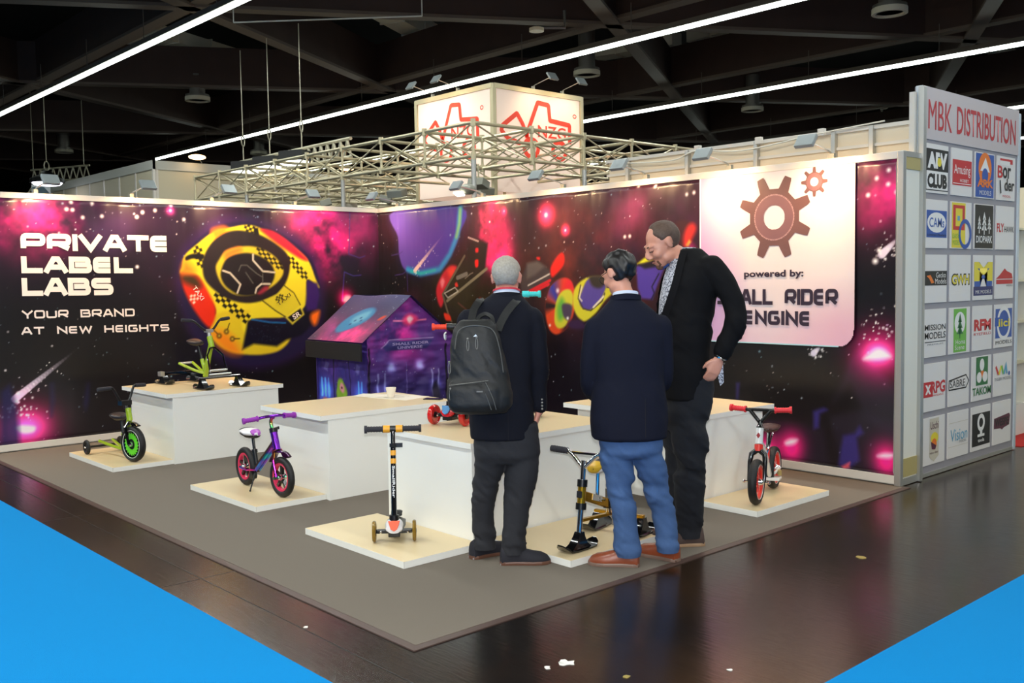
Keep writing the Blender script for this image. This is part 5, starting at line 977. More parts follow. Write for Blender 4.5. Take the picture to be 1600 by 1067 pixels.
MB(ST).tube([(wb - .085, 0, r + .31), (wb - .1, 0, r + .36)], .018, 10).obox((wb - .1, 0, r + .36), (1, 0, 0), (0, 1, 0), (0, 0, 1), .03, .05, .02).build('stem', blk, t)
MB(ST).curve([(wb - .12, -.13, r + .5), (wb - .115, -.1, r + .49), (wb - .1, -.035, r + .37), (wb - .1, .035, r + .37), (wb - .115, .1, r + .49), (wb - .12, .13, r + .5)], .011, 10).build('handlebar', blk, t, True)
for s in (-1, 1): grip(MB(ST), (wb - .12, s * .12, r + .5), (wb - .14, s * .235, r + .495), .017, False).build('grip', rubber_grey, t, True)

# kick scooters
def kick_scooter(label, c, ang, z, track, wr, ww, h, deck, cols, name='kick_scooter', bars=.165, steer=0):
    """c: middle between the front wheels, heading ang"""
    t = thing(name, label, 'scooter', (c[0], c[1], z), ang); wm, bm2, gripm, collm, bodym, accm, stripem = cols
    for s in (-1, 1):
        ty = MB().torus((0, s * track / 2, wr), (0, 1, 0), wr * .86, wr * .14, 32, 10, ww / 2).build('front_wheel', wm, t, True)
        MB().lathe((0, s * track / 2, wr), (0, 1, 0), [(-ww * .3, wr * .76), (-ww * .22, wr * .3), (ww * .22, wr * .3), (ww * .3, wr * .76)], 28, True).build('wheel_disc', wm, ty, True)
        MB().lathe((0, s * track / 2, wr), (0, 1, 0), [(-ww * .6, wr * .12), (-ww * .5, wr * .3), (ww * .5, wr * .3), (ww * .6, wr * .12)], 16).build('hub', blk, ty, True)
    MB().bar((0, -track / 2 + ww * .6, wr), (0, track / 2 - ww * .6, wr), .035, .022).obox((0, 0, wr), (1, 0, 0), (0, 1, 0), (0, 0, 1), .035, .035, .03).build('axle_beam', blk, t, bevel=.005)
    mb = MB()
    for s in (-1, 1): mb.ball((.02, s * track * .34, wr), .009)
    mb.build('axle_bolt', chrome, t, True)
    B = MB().loft([[Vector((x, w_ * math.cos(a), zz + hh * math.sin(a))) for a in [2 * PI * i / 16 for i in range(16)]] for x, w_, zz, hh in ((.045, .03, wr + .005, .01), (.03, .05, wr + .02, .03), (-.01, .055, wr + .035, .04), (-.06, .05, wr + .03, .038), (-.1, .045, wr, .02))]).build('nose_cover', bodym, t, True)
    MB().prism([(-.035, .03), (.035, .03), (.02, -.02), (0, -.032), (-.02, -.02)], (.045, 0, wr + .04), (0, 1, 0), (-.5, 0, .86), -.004, .006).build('nose_badge', accm, t)
    rg = [[Vector((x, w_ * math.cos(a), .05 + .011 * math.sin(a))) for a in [2 * PI * i / 20 for i in range(20)]] for x, w_ in ((-.05, .035), (-.09, .05), (-.2, .062), (-deck, .058), (-deck - .04, .03))]
    MB().loft(rg).build('deck', blk, t, True)
    MB().torus((-deck - .06, 0, .04), (0, 1, 0), .03, .011, 22, 8, .014).build('rear_wheel', wm, t, True); MB().curve([(-deck - .0, 0, .075), (-deck - .05, 0, .095), (-deck - .105, 0, .07)], .035, 8, 5, .18).build('brake', blk, t, True)
    lean = -.09; top = Vector((lean * h / .6, 0, h)); bot = Vector((-.015, 0, wr + .06)); P = lambda f: bot + (top - bot) * f
    MB().cyl(bot - Vector((0, 0, .03)), P(.06), .03, 16).build('stem_base', blk, t, True); MB().cyl(P(0), P(.82), .0165, 14).build('stem_lower_tube', bm2, t, True); MB().cyl(P(.82), P(1), .0135, 14).build('stem_upper_tube', blk_gl, t, True)
    MB().cyl(P(.80), P(.84), .022, 12).obox(P(.82) + Vector((0, .035, 0)), (1, 0, 0), (0, 1, 0), (0, 0, 1), .012, .022, .012).build('height_clamp', blk, t)
    if stripem:
        for f in (.62, .71): MB().cyl(P(f), P(f + .055), .0172, 14).build('stem_stripe', stripem, t, True)
    SR = Matrix.Translation(top) @ Matrix.Rotation(steer, 4, 'Z')
    for s in (-1, 1):
        grip(MB(SR), (0, s * .055, 0), (0, s * bars, 0), .0165, True).build('grip', gripm, t, True); MB(SR).cyl((0, s * .018, 0), (0, s * .058, 0), .0225, 14).build('bar_collar', collm, t, True)
    MB(SR).cyl((0, -.02, 0), (0, .02, 0), .0205, 14).build('handlebar', blk, t, True)
    return t, P
goldt = mat('amber_urethane', (150, 116, 40), .15, trans=.3); org = mat('orange_band', (240, 168, 50), .45); gw = mat('scooter_white', (222, 220, 222), .25, coat=.4); oa = mat('orange_badge', (236, 84, 40), .4)
a0, a1 = (5.397,-3.800), (5.543,-3.611)
ang = math.atan2(-(a1[0] - a0[0]), (a1[1] - a0[1]))
t, P = kick_scooter('black kick scooter with orange bands standing on the front plinth', ((a0[0] + a1[0]) / 2, (a0[1] + a1[1]) / 2), ang, .04, math.dist(a0, a1), .064, .022, .665, .34, (goldt, blk_gl, rubber_grey, mat('orange_collar', (238, 166, 40), .4), gw, oa, org))
d = (P(.32) - P(.58)).normalized(); text('lettering', 'SmallRider', mat('print_white', (230, 230, 230), .5), t, P(.60) + Vector((.018, -.007, 0)), d, (0, 1, 0), .19, .016, .02, off=0)
redw = mat('red_urethane', (206, 26, 24), .12, trans=.15, coat=.5); rgp = mat('orange_red_grip', (240, 64, 30), .5); rb = mat('scooter_red', (200, 30, 36), .25, coat=.5); bb = mat('picture_blue', (70, 130, 180), .3, noise_s=14, noise_a=.7)
a0, a1 = (5.032,-3.052), (5.255,-2.966)
ang = math.atan2(-(a1[0] - a0[0]), (a1[1] - a0[1]))
t, P = kick_scooter('kick scooter with red clear wheels and orange-red grips on the near counter', ((a0[0] + a1[0]) / 2, (a0[1] + a1[1]) / 2), ang, .63, math.dist(a0, a1), .068, .036, .655, .3, (redw, blk_gl, rgp, blk, rb, bb, mat('pink_band', (222, 30, 70), .4)), bars=.15, steer=.45)
d = (P(.32) - P(.58)).normalized(); text('lettering', 'SmallRider', mat('print_white', (230, 230, 230), .5), t, P(.60) + Vector((.018, -.008, 0)), d, (0, 1, 0), .17, .016, .02, off=0)
mb = MB().curve([P(.97) + Vector((.03, -.05, -.02)), P(.9) + Vector((.035, -.06, 0)), P(.84) + Vector((.035, -.05, 0)), P(.9) + Vector((.045, -.045, .0))], .006, 6); mb.build('hanging_tag', mat('tag_silver', (200, 200, 196), .3, .6), t, True)
MB().cyl(P(.0) + Vector((.02, 0, .01)), P(.98) + Vector((.019, 0, 0)), .003, 6).build('stem_rail', chrome, t)
teal = mat('turquoise_grip', (60, 206, 206), .5)
t, P = kick_scooter('kick scooter with turquoise grips, mostly hidden behind the grey-haired man', (5.375, -2.66), R(-75), .63, .2, .05, .03, .865, .3, (mat('teal_urethane', (40, 150, 150), .2), alu, teal, teal, gw, oa, None), bars=.135, steer=R(22))

# ------------------------------------------------------------------ snow bikes on skis
def ski(par, c, L=.26, W=.1, m=blk_gl, T=None, name='ski'):
    c = Vector(c); rg = []
    for f, w_, zz in ((-.5, .25, .035), (-.46, .7, .02), (-.36, .95, .004), (-.1, 1, .002), (.2, 1, .002), (.36, .95, .008), (.45, .75, .03), (.5, .35, .045)):
        x = c.x + f * L; rg.append([Vector((x, c.y - W / 2 * w_, c.z + zz)), Vector((x, c.y + W / 2 * w_, c.z + zz)), Vector((x, c.y + W / 2 * w_, c.z + zz + .009)), Vector((x, c.y - W / 2 * w_, c.z + zz + .009))])
    s = MB(T).loft(rg).build(name, m, par, True)
    MB(T).loft([[c + Vector((x + sx * lx_, sy * ly_, zz)) for sx, sy in ((-1, -1), (1, -1), (1, 1), (-1, 1))] for x, lx_, ly_, zz in ((0, .085, .034, .01), (-.004, .05, .028, .035), (-.012, .026, .024, .075), (-.016, .02, .02, .10))]).build('ski_mount', m, s, True)
    for k in (-1, 0, 1): MB(T).bar(c + Vector((L * .30, k * W * .25, .018)), c + Vector((L * .43, k * W * .25, .038)), .006, .004).build('ski_rib', blk, s)
    return s
# green one on the far counter
t, wb = frame_root('snow_bike', 'green kids snow bike on four black skis on the far left counter', 'snow bike', (.93, -3.03), (1.70, -2.97), .63)
for y_ in (-.185, .185): ski(t, (wb, y_, 0), .30, .095)
for y_ in (-.165, .165): ski(t, (0, y_, 0), .30, .095)
MB().cyl((wb - .016, -.22, .10), (wb - .016, .2, .10), .012, 10).build('front_ski_bar', blk_gl, t, True); MB().bar((-.016, -.18, .1), (-.016, .18, .1), .05, .035).build('rear_ski_beam', blk_gl, t, bevel=.005); MB().obox((-.016, -.19, .1), (1, 0, 0), (0, 1, 0), (0, 0, 1), .03, .02, .022).build('beam_end', alu, t)
MB().bar((-.02, 0, .1), (wb - .3, 0, .095), .03, .03).build('frame_beam', blk_gl, t)
MB().cyl((wb - .05, -.09, .16), (wb - .05, .09, .16), .012, 10).cyl((wb - .02, -.11, .125), (wb - .02, .11, .125), .012, 10).build('front_axle', alu, t, True)
mb = MB()
for s in (-1, 1): mb.tube([(wb - .045, s * .085, .15), (wb - .1, s * .08, .3), (wb - .14, s * .03, .36), (wb - .15, 0, .37)], .009, 8)
mb.build('fork', blk_gl, t, True)
MB().cyl((wb - .15, 0, .37), (wb - .19, 0, .47), .026, 16).build('head_tube', lime, t, True); MB().tube([(wb - .165, 0, .4), (wb - .25, 0, .2), (wb - .29, 0, .09)], .025, 10).build('down_tube', lime, t, True)
for s in (-1, 1): MB().tube([(wb - .28, s * .01, .12), (.35, s * .03, .14), (.12, s * .07, .2)], .014, 8).build('rear_stay', lime, t, True)
MB().cyl((.12, -.07, .2), (.12, .07, .2), .01, 8).build('rear_axle', alu, t, True); MB().cyl((.12, 0, .2), (.1, 0, .1), .008, 6).build('rear_link', blk, t, True)
MB().cyl((wb - .28, 0, .12), (wb - .345, 0, .25), .019, 10).build('seat_tube', lime, t, True); MB().cyl((wb - .34, 0, .24), (wb - .4, 0, .38), .013, 10).build('seat_post', blk, t, True); saddle('seat', mat('seat_dark', (36, 28, 30), .4), t, wb - .42, .41, .21, .075, .06)
MB().tube([(wb - .19, 0, .47), (wb - .2, 0, .52)], .018, 10).obox((wb - .2, 0, .525), (1, 0, 0), (0, 1, 0), (0, 0, 1), .025, .035, .015).build('stem', alu, t)
MB().curve([(wb - .24, -.16, .63), (wb - .225, -.12, .61), (wb - .2, -.04, .535), (wb - .2, .04, .535), (wb - .225, .12, .61), (wb - .24, .16, .63)], .011, 10).build('handlebar', blk, t, True)
for s in (-1, 1): grip(MB(), (wb - .235, s * .15, .625), (wb - .25, s * .245, .635), .016, False).build('grip', rubber_grey, t, True)
# golden one on the low plinth
gold = mat('gold_anodised', (214, 160, 40), .2, .85); fr_ = (6.367,-3.056); rc = (6.26, -2.60)
t, wb = frame_root('snow_bike', 'golden kids snow bike with chrome fork, black skis and yellow seat', 'snow bike', rc, fr_, .04)
SK = Matrix.Translation((wb, 0, 0)) @ Matrix.Rotation(R(-10), 4, 'Z') @ Matrix.Translation((-wb, 0, 0))
ski(t, (wb, 0, 0), .30, .11, T=SK, name='ski')
for y_ in (-.155, .155): ski(t, (-.02, y_, 0), .29, .105)
fx = wb - .015
MB().cyl((fx, 0, .09), (fx - .022, 0, .235), .017, 14).build('fork_tube', chrome, t, True); MB().cyl((fx - .022, 0, .225), (fx - .027, 0, .262), .031, 16).build('head_cup', blk, t, True); MB().cyl((fx - .04, 0, .355), (fx - .046, 0, .395), .03, 16).build('head_cup', blk, t, True)
MB().cyl((fx - .027, 0, .26), (fx - .04, 0, .36), .024, 16).build('head_tube', gold, t, True); MB().obox((fx - .008, 0, .315), (0, 1, 0), (-.12, 0, 1), (1, 0, .12), .017, .02, .004).build('head_badge', mat('badge_dark', (40, 40, 44), .3), t, bevel=.006)
MB().cyl((fx - .046, 0, .39), (fx - .062, 0, .505), .016, 14).build('stem', chrome, t, True)
for s in (-1, 1): MB().tube([(fx - .057, 0, .46), (fx - .064, s * .08, .535), (fx - .066, s * .115, .553)], .0125, 12).build('handlebar', chrome, t, True); grip(MB(), (fx - .066, s * .11, .551), (fx - .07, s * .225, .556), .018, False).build('grip', rubber_grey, t, True)
MB().bar((fx - .066, -.085, .545), (fx - .066, .085, .545), .02, .012).build('crossbar', chrome, t, bevel=.003)
MB().bar((fx - .05, 0, .30), (.12, 0, .2), .034, .055).build('main_tube', gold, t, bevel=.006); MB().bar((fx - .13, -.018, .28), (fx - .24, -.018, .245), .004, .035).bar((fx - .13, .018, .28), (fx - .24, .018, .245), .004, .035).build('name_plate', mat('plate_silver', (200, 196, 186), .3, .4), t)
MB().bar((fx - .03, 0, .16), (-.02, 0, .12), .026, .018).build('lower_tube', gold, t, bevel=.003); MB().cyl((.12, 0, .22), (.1, 0, .13), .016, 10).build('strut', chrome, t, True)
MB().bar((-.03, -.17, .105), (-.03, .17, .105), .03, .02).build('ski_beam', gold, t, bevel=.003); MB().obox((.1, 0, .2), (1, 0, 0), (0, 1, 0), (0, 0, 1), .03, .022, .03).build('frame_end', blk, t, bevel=.004)
MB().cyl((fx - .21, -.0, .24), (fx - .225, 0, .42), .012, 12).build('seat_post', chrome, t, True); MB().cyl((fx - .21, 0, .24), (fx - .212, 0, .262), .022, 12).bar((fx - .21, 0, .25), (fx - .2, .06, .252), .01, .01).build('seat_clamp', chrome, t, True)
sd = saddle('seat', mat('seat_black', (26, 24, 28), .35), t, fx - .25, .44, .24, .075, .06); saddle('seat_nose', mat('seat_yellow', (226, 180, 50), .3), sd, fx - .165, .448, .1, .05, .06); saddle('seat_side_print', mat('seat_white', (230, 226, 226), .4), sd, fx - .21, .434, .13, .06, .05)

# ------------------------------------------------------------------ children's play tent
tx0, tx1, ty0, ty1, ez, rz_ = 1.50, 2.42, -1.84, -.80, 1.05, 1.445
Pm = Paint(0, 1.04, 0, 1.47, .008, (70, 44, 120))
cr_ = (fbm(Pm.X, Pm.Z, 7, 70) - .5)
Pm.over(np.clip(fbm(Pm.X, Pm.Z, 2, 60) * 2 - .8, 0, 1) * .8, (120, 40, 130)); Pm.nebula((.3, 1.1), .35, .25, (170, 20, 60), 61, 1.2, 4); Pm.over(np.clip((.85 - Pm.Z) / .3, 0, 1) * .75, (34, 30, 86)); Pm.stars(110, 9, .004, .008)
yc = .52
Pm.line([(yc - .2, 1.21), (yc, 1.2), (yc + .2, 1.21)], .016, (230, 120, 170)); Pm.blob([(yc - .1, 1.2), (yc - .05, 1.26), (yc + .03, 1.27), (yc + .1, 1.22), (yc + .05, 1.17), (yc - .04, 1.16)], (236, 60, 120), .02); Pm.blob([(yc - .04, 1.22), (yc, 1.25), (yc + .04, 1.22), (yc, 1.18)], (255, 210, 220), .015)
Pm.poly([(.2, .965), (.28, 1.01), (.78, 1.01), (.78, .99), (.72, .92), (.24, .92), (.2, .945)], (52, 50, 112), .008); Pm.line([(.18, .95), (.28, 1.025), (.8, 1.025)], .01, (150, 130, 180))
for x_ in (.28, .64): Pm.glow((x_, .76), .045, (150, 170, 220), .7); Pm.poly([(x_ - .035, .73), (x_ + .035, .73), (x_ + .02, .79), (x_ - .02, .79)], (150, 170, 210), .02, .6)
for x_ in (.12, .2, .78, .86): Pm.line([(x_, .1), (x_, .7)], .018, (150, 160, 210), .6, .01); Pm.glow((x_, .55), .06, (90, 100, 170), .5, .6)
Pm.blob([(.8, .3), (.86, .34), (.88, .48), (.84, .58), (.79, .55), (.77, .4)], (28, 26, 52), .02); Pm.line([(.46, .2), (.46, .8)], .006, (100, 90, 160)); Pm.poly([(.1, .0), (.94, .0), (.9, .12), (.14, .12)], (30, 24, 70), .02)
Pm.line([(.02, .95), (.03, .1)], .02, (16, 12, 30), 1, .01); Pm.line([(.955, .95), (.97, .1)], .024, (16, 12, 30), 1, .01)
fabric = attr_mat('printed_tent_fabric', .55, .3)
t = thing('play_tent', 'purple space printed house-shaped play tent in the corner', 'play tent', (tx0, ty0, 0))
g = Pm.mesh('gable_wall', lambda X, Z, D: np.stack([D + (tx1 - tx0), X, Z], -1), fabric, t, lambda X, Z: (fbm(X * 1, Z * 2.4, 3.2, 80, 3) - .5) * .07 + .012 * np.sin(X * 26 + 5 * np.sin(Z * 5)) * np.clip(1 - Z / 1.1, 0, 1))
bmx = bmesh.new(); bmx.from_mesh(g.data); sl = (rz_ - ez) / .52
bmesh.ops.delete(bmx, geom=[v for v in bmx.verts if v.co.z > ez + (v.co.y if v.co.y < .52 else 1.04 - v.co.y) * sl], context='VERTS'); bmx.to_mesh(g.data); bmx.free()
Ps = Paint(0, .92, 0, 1.05, .008, (52, 42, 116)); Ps.over(np.clip(fbm(Ps.X, Ps.Z, 3, 64) * 2.2 - .8, 0, 1), (84, 50, 140)); Ps.stars(60, 4, .004, .008)
for x_ in (.06, .13, .2, .75, .82): Ps.line([(x_, .45), (x_, .62)], .03, (90, 150, 220), .9, .015); Ps.glow((x_, .5), .1, (30, 90, 170), .5)
Ps.blob([(.36, .5), (.4, .62), (.47, .64), (.53, .56), (.52, .46), (.45, .42), (.38, .43)], (130, 170, 50), .015); Ps.blob([(.42, .54), (.45, .6), (.5, .57), (.48, .5)], (210, 140, 150), .012); Ps.star(.46, .55, .015, (40, 10, 20)); Ps.blob([(.34, .42), (.38, .46), (.52, .46), (.56, .42), (.5, .38), (.4, .38)], (130, 170, 50), .015)
Ps.blob([(.05, .36), (.1, .42), (.2, .4), (.22, .34), (.14, .3)], (220, 90, 40), .02); Ps.blob([(.68, .3), (.7, .4), (.76, .42), (.8, .36), (.76, .3)], (60, 170, 210), .02); Ps.blob([(.7, .4), (.74, .44), (.77, .4)], (220, 60, 60), .012)
Ps.line([(.3, .0), (.32, .95)], .014, (16, 12, 30)); Ps.line([(.62, .0), (.6, .95)], .01, (24, 20, 44))
for x_ in (.12, .7): Ps.poly([(x_, .72), (x_ + .06, .7), (x_ + .1, .78), (x_ + .03, .8)], (100, 90, 160), .01)
Ps.mesh('side_wall', lambda X, Z, D: np.stack([X, D, Z], -1), fabric, t, lambda X, Z: (fbm(X * 1.4, Z, 4, 84, 3) - .5) * .06 + .01)
o = box('side_wall', mat('tent_purple', (58, 44, 118), .6), t, 0, 1.04, 0, .92, 1.05, ez); o = box('back_wall', mat('tent_purple', (58, 44, 118), .6), t, 0, 0, 0, .01, 1.04, ez)
Pr = Paint(-.06, .95, 0, .76, .008, (56, 50, 74)); Pr.over(np.clip((Pr.Z - .3) / .45, 0, 1) * .6, (66, 58, 120)); Pr.nebula((.55, .08), .5, .25, (190, 20, 60), 90, 1.3, 3); Pr.nebula((.3, .25), .4, .2, (120, 20, 70), 91, .9, 3); Pr.stars(60, 6, .004, .008)
Pr.blob([(.27, .2), (.28, .36), (.38, .5), (.52, .55), (.64, .49), (.63, .34), (.5, .2), (.36, .13)], (60, 130, 170), .02); Pr.blob([(.38, .36), (.46, .46), (.56, .49), (.58, .38), (.46, .27)], (110, 170, 190), .03)
for p_ in ((.45, .33), (.5, .38), (.54, .34), (.43, .27)): Pr.star(*p_, .02, (40, 70, 110))
Pr.blob([(.8, .36), (.84, .42), (.9, .42), (.87, .36)], (214, 60, 40), .01)
rl = math.hypot(.52, rz_ - ez); uu = .52 / rl; vv = (rz_ - ez) / rl
Pr.mesh('roof_panel', lambda X, Z, D: np.stack([X, -.07 * uu + Z / .76 * (.52 + .07 * uu) + D * -vv, ez - .07 * vv + Z / .76 * (rz_ - ez + .07 * vv) + D * uu], -1), fabric, t, lambda X, Z: .012 + .008 * np.sin(X * 7) * np.sin(Z * 6))
MB().add([(-.06, 1.1, ez - .05), (.95, 1.1, ez - .05), (.95, .52, rz_ + .012), (-.06, .52, rz_ + .012)], [(0, 1, 2, 3)]).build('roof_panel', mat('tent_roof_far', (60, 46, 96), .6), t)
fz = mat('roof_valance', (12, 10, 13), .7)
MB().box(-.06, -.085, ez - .21, .95, -.07, ez - .045).build('roof_valance', fz, t); MB().box(-.06, 1.1, ez - .2, .95, 1.115, ez - .05).build('roof_valance', fz, t)
text('lettering', 'SMALL RIDER', mat('tent_print', (150, 140, 190), .5), t, (tx1 - tx0 + .045, .27, .973), (0, 1, 0), (0, 0, 1), .44, .026, .02); text('lettering', 'UNIVERSE', mat('tent_print', (150, 140, 190), .5), t, (tx1 - tx0 + .045, .33, .935), (0, 1, 0), (0, 0, 1), .3, .026, .02)
MB().cyl((0, .52, rz_ - .01), (.92, .52, rz_ - .01), .012, 8).build('ridge_pole', blk, t)

# ------------------------------------------------------------------ people
YAW = R(47.83)   # local x runs to the right of a viewer in the aisle, local y away from him
def ring(c, ux, uy, n=22, p=2.4):
    out = []
    for i in range(n):
        a = 2 * PI * i / n; ca, sa = math.cos(a), math.sin(a)
        out.append(Vector(c) + Vector(ux) * (abs(ca) ** (2 / p) * (1 if ca >= 0 else -1)) + Vector(uy) * (abs(sa) ** (2 / p) * (1 if sa >= 0 else -1)))
    return out
def body_rings(mb, L, p=2.3, yaw=0):
    """L: (left x, right x, z, y centre, y radius)"""
    L = sorted(L, key=lambda q: q[2]); return mb.loft([ring(((a + b) / 2, y, z), ((b - a) / 2, (b - a) / 2 * math.sin(yaw), 0), (-ry * math.sin(yaw), ry, 0), 26, p) for a, b, z, y, ry in L])
def limb(mb, pts, seg=16, n=4):
    P = smooth([(p[0], p[1], p[2]) for p in pts], n); Rr = smooth([(p[3], 0, 0) for p in pts], n); P2 = [P[0]] + P[1:]
    mb.tube(P2, [r.x for r in Rr], seg); mb.ball(P[0], Rr[0].x * .98, 12, 8); mb.ball(P[-1], Rr[-1].x * .98, 12, 8); return mb
def organic(name, mb, m, parent, voxel=.011, it=6, disp=None, keep=None, fac=.5):
    me = bpy.data.meshes.new('tmp'); me.from_pydata(mb.v, [], mb.f); bm = bmesh.new(); bm.from_mesh(me); bmesh.ops.recalc_face_normals(bm, faces=bm.faces); bm.to_mesh(me); bm.free()
    o = bpy.data.objects.new('tmp', me); COL.objects.link(o)
    r = o.modifiers.new('r', 'REMESH'); r.mode = 'VOXEL'; r.voxel_size = voxel; r.use_smooth_shade = True
    s = o.modifiers.new('s', 'SMOOTH'); s.factor = fac; s.iterations = it
    dg = bpy.context.evaluated_depsgraph_get(); dg.update(); me2 = bpy.data.meshes.new_from_object(o.evaluated_get(dg)); bpy.data.objects.remove(o)
    if disp:
        n = len(me2.vertices); co = np.empty(n * 3); me2.vertices.foreach_get('co', co); co = co.reshape(-1, 3); nn = np.empty(n * 3); me2.vertices.foreach_get('normal', nn); nn = nn.reshape(-1, 3)
        co = co + nn * (disp(co) * 1.25)[:, None]; me2.vertices.foreach_set('co', co.ravel()); me2.update()
    if keep:
        bm = bmesh.new(); bm.from_mesh(me2); bmesh.ops.delete(bm, geom=[v for v in bm.verts if not keep(v.co)], context='VERTS'); bm.to_mesh(me2); bm.free()
    me2.name = name; me2.materials.clear(); me2.materials.append(m); me2.shade_smooth()
    ob = bpy.data.objects.new(name, me2); COL.objects.link(ob); ob.parent = parent; return ob
def folds_fn(seed, amp=.006, sc=(9, 9, 16), zones=(), slant=.5):
    """cloth relief: long slanted creases, stronger in the given height zones (z, spread, gain)"""
    def f(co):
        X, Y, Z = co[:, 0], co[:, 1], co[:, 2]; g = np.full(len(co), .45)
        for z, sp, k in zones: g += k * np.exp(-((Z - z) / sp) ** 2)
        a = fbm(X * sc[0] + 10 + Z * sc[0] * slant, Z * sc[2] * .45 + Y * 3 + 20, 1.0, seed, 3) - .5
        b = fbm(Y * sc[1] + 30 - Z * 4, Z * sc[2] + X * 2 + 40, .8, seed + 5, 2) - .5
        rdg = np.maximum(0, 1 - np.abs(a) * 9) * .5
        return amp * g * (a * 2.2 + b * 1.6 + rdg)
    return f
def head_parts(mb, Hm, s=1.0):
    """face looks along +y of Hm"""
    def B(c, r, rot=None):
        m = Hm.to_3x3(); mb.ball(Hm @ (Vector(c) * s), tuple(x * s for x in r), 18, 12, m if rot is None else m @ rot)
    B((0, -.014, .028), (.073, .092, .082)); B((0, .028, -.012), (.064, .066, .082)); B((0, .048, -.072), (.043, .042, .038)); B((0, .074, -.096), (.018, .016, .015))
    for k in (-1, 1):
        B((k * .032, .056, -.026), (.03, .034, .03)); B((k * .03, .078, .024), (.026, .016, .010)); B((k * .045, .02, -.066), (.02, .038, .028))
        B((k * .074, -.008, -.004), (.008, .019, .031), Matrix.Rotation(k * -.35, 3, 'Z')); B((k * .078, -.014, .012), (.006, .013, .016), Matrix.Rotation(k * -.5, 3, 'Z')); B((k * .013, .103, -.036), (.010, .012, .008))
    V = lambda x, y, z: Hm @ (Vector((x, y, z)) * s)
    mb.tube([V(0, .078, .026), V(0, .098, .002), V(0, .112, -.022), V(0, .113, -.032)], [.009 * s, .010 * s, .013 * s, .009 * s], 10)
    B((0, .089, -.060), (.021, .010, .006)); B((0, .087, -.070), (.018, .010, .006))
def hair(name, Hm, m, par, keep, thick=1.08, s=1.0, bump=.004, sc=60, seed=3):
    mb = MB(); rg = []
    for i in range(1, 36):
        a = PI * i / 36; rg.append([Vector((math.sin(a) * math.cos(b) * .075, math.sin(a) * math.sin(b) * .094 - .014, -math.cos(a) * .084 + .028)) for b in [2 * PI * k / 56 for k in range(56)]])
    mb.loft(rg); me = bpy.data.meshes.new(name); me.from_pydata(mb.v, [], mb.f); bm = bmesh.new(); bm.from_mesh(me); c0 = Vector((0, -.014, .028))
    for v in bm.verts:
        q = v.co.copy(); n = (q - c0); k = keep(q); nz = noise.noise(Vector((q.x * sc, q.y * sc, q.z * sc * .45)) + Vector((seed, 0, 0)))
        kk = max(0, min(1, k / .014)); kk = kk * kk * (3 - 2 * kk); v.co = c0 + n * (.93 + (thick - .93) * kk) + n.normalized() * bump * nz * kk
    for v in bm.verts: v.co = Hm @ (v.co * s)
    bmesh.ops.recalc_face_normals(bm, faces=bm.faces); bm.to_mesh(me); bm.free(); me.materials.append(m); me.shade_smooth()
    o = bpy.data.objects.new(name, me); COL.objects.link(o); o.parent = par
    sd = o.modifiers.new('sub', 'SUBSURF'); sd.levels = 1; sd.render_levels = 1
    return o
def hand(mb, w, d, side, curl=.5, s=1.0, n_=None):
    """wrist w, pointing direction d; side = vector towards the thumb"""
    w = Vector(w); d = Vector(d).normalized(); th = Vector(side); th = (th - d * th.dot(d)).normalized(); pn = d.cross(th).normalized()
    if n_ is not None and pn.dot(Vector(n_)) < 0: pn = -pn
    mb.loft([ring(w + d * a * s, th * b * s, pn * c * s, 14, 2.6) for a, b, c in ((-.02, .025, .02), (.0, .026, .02), (.03, .036, .017), (.07, .041, .015), (.092, .038, .013))])
    for k, (o_, L) in enumerate(((.028, .066), (.0095, .074), (-.0095, .069), (-.028, .054))):
        p = w + d * .085 * s + th * o_ * s; pts = [p]; a = 0
        for f in (.42, .33, .25):
            a += curl; q = d * math.cos(a) + pn * math.sin(a); pts.append(pts[-1] + q * L * f * s)
        mb.tube(pts, [.0095 * s, .009 * s, .0082 * s, .0068 * s], 8); mb.ball(pts[-1], .0068 * s, 8, 6)
    p = w + d * .025 * s + th * .03 * s; q = p + (d * .75 + th * .6).normalized() * .038 * s; r_ = q + (d * .95 + th * .15 + pn * .3).normalized() * .032 * s
    mb.tube([p, q, r_], [.013 * s, .011 * s, .008 * s], 8); mb.ball(r_, .008 * s, 8, 6)
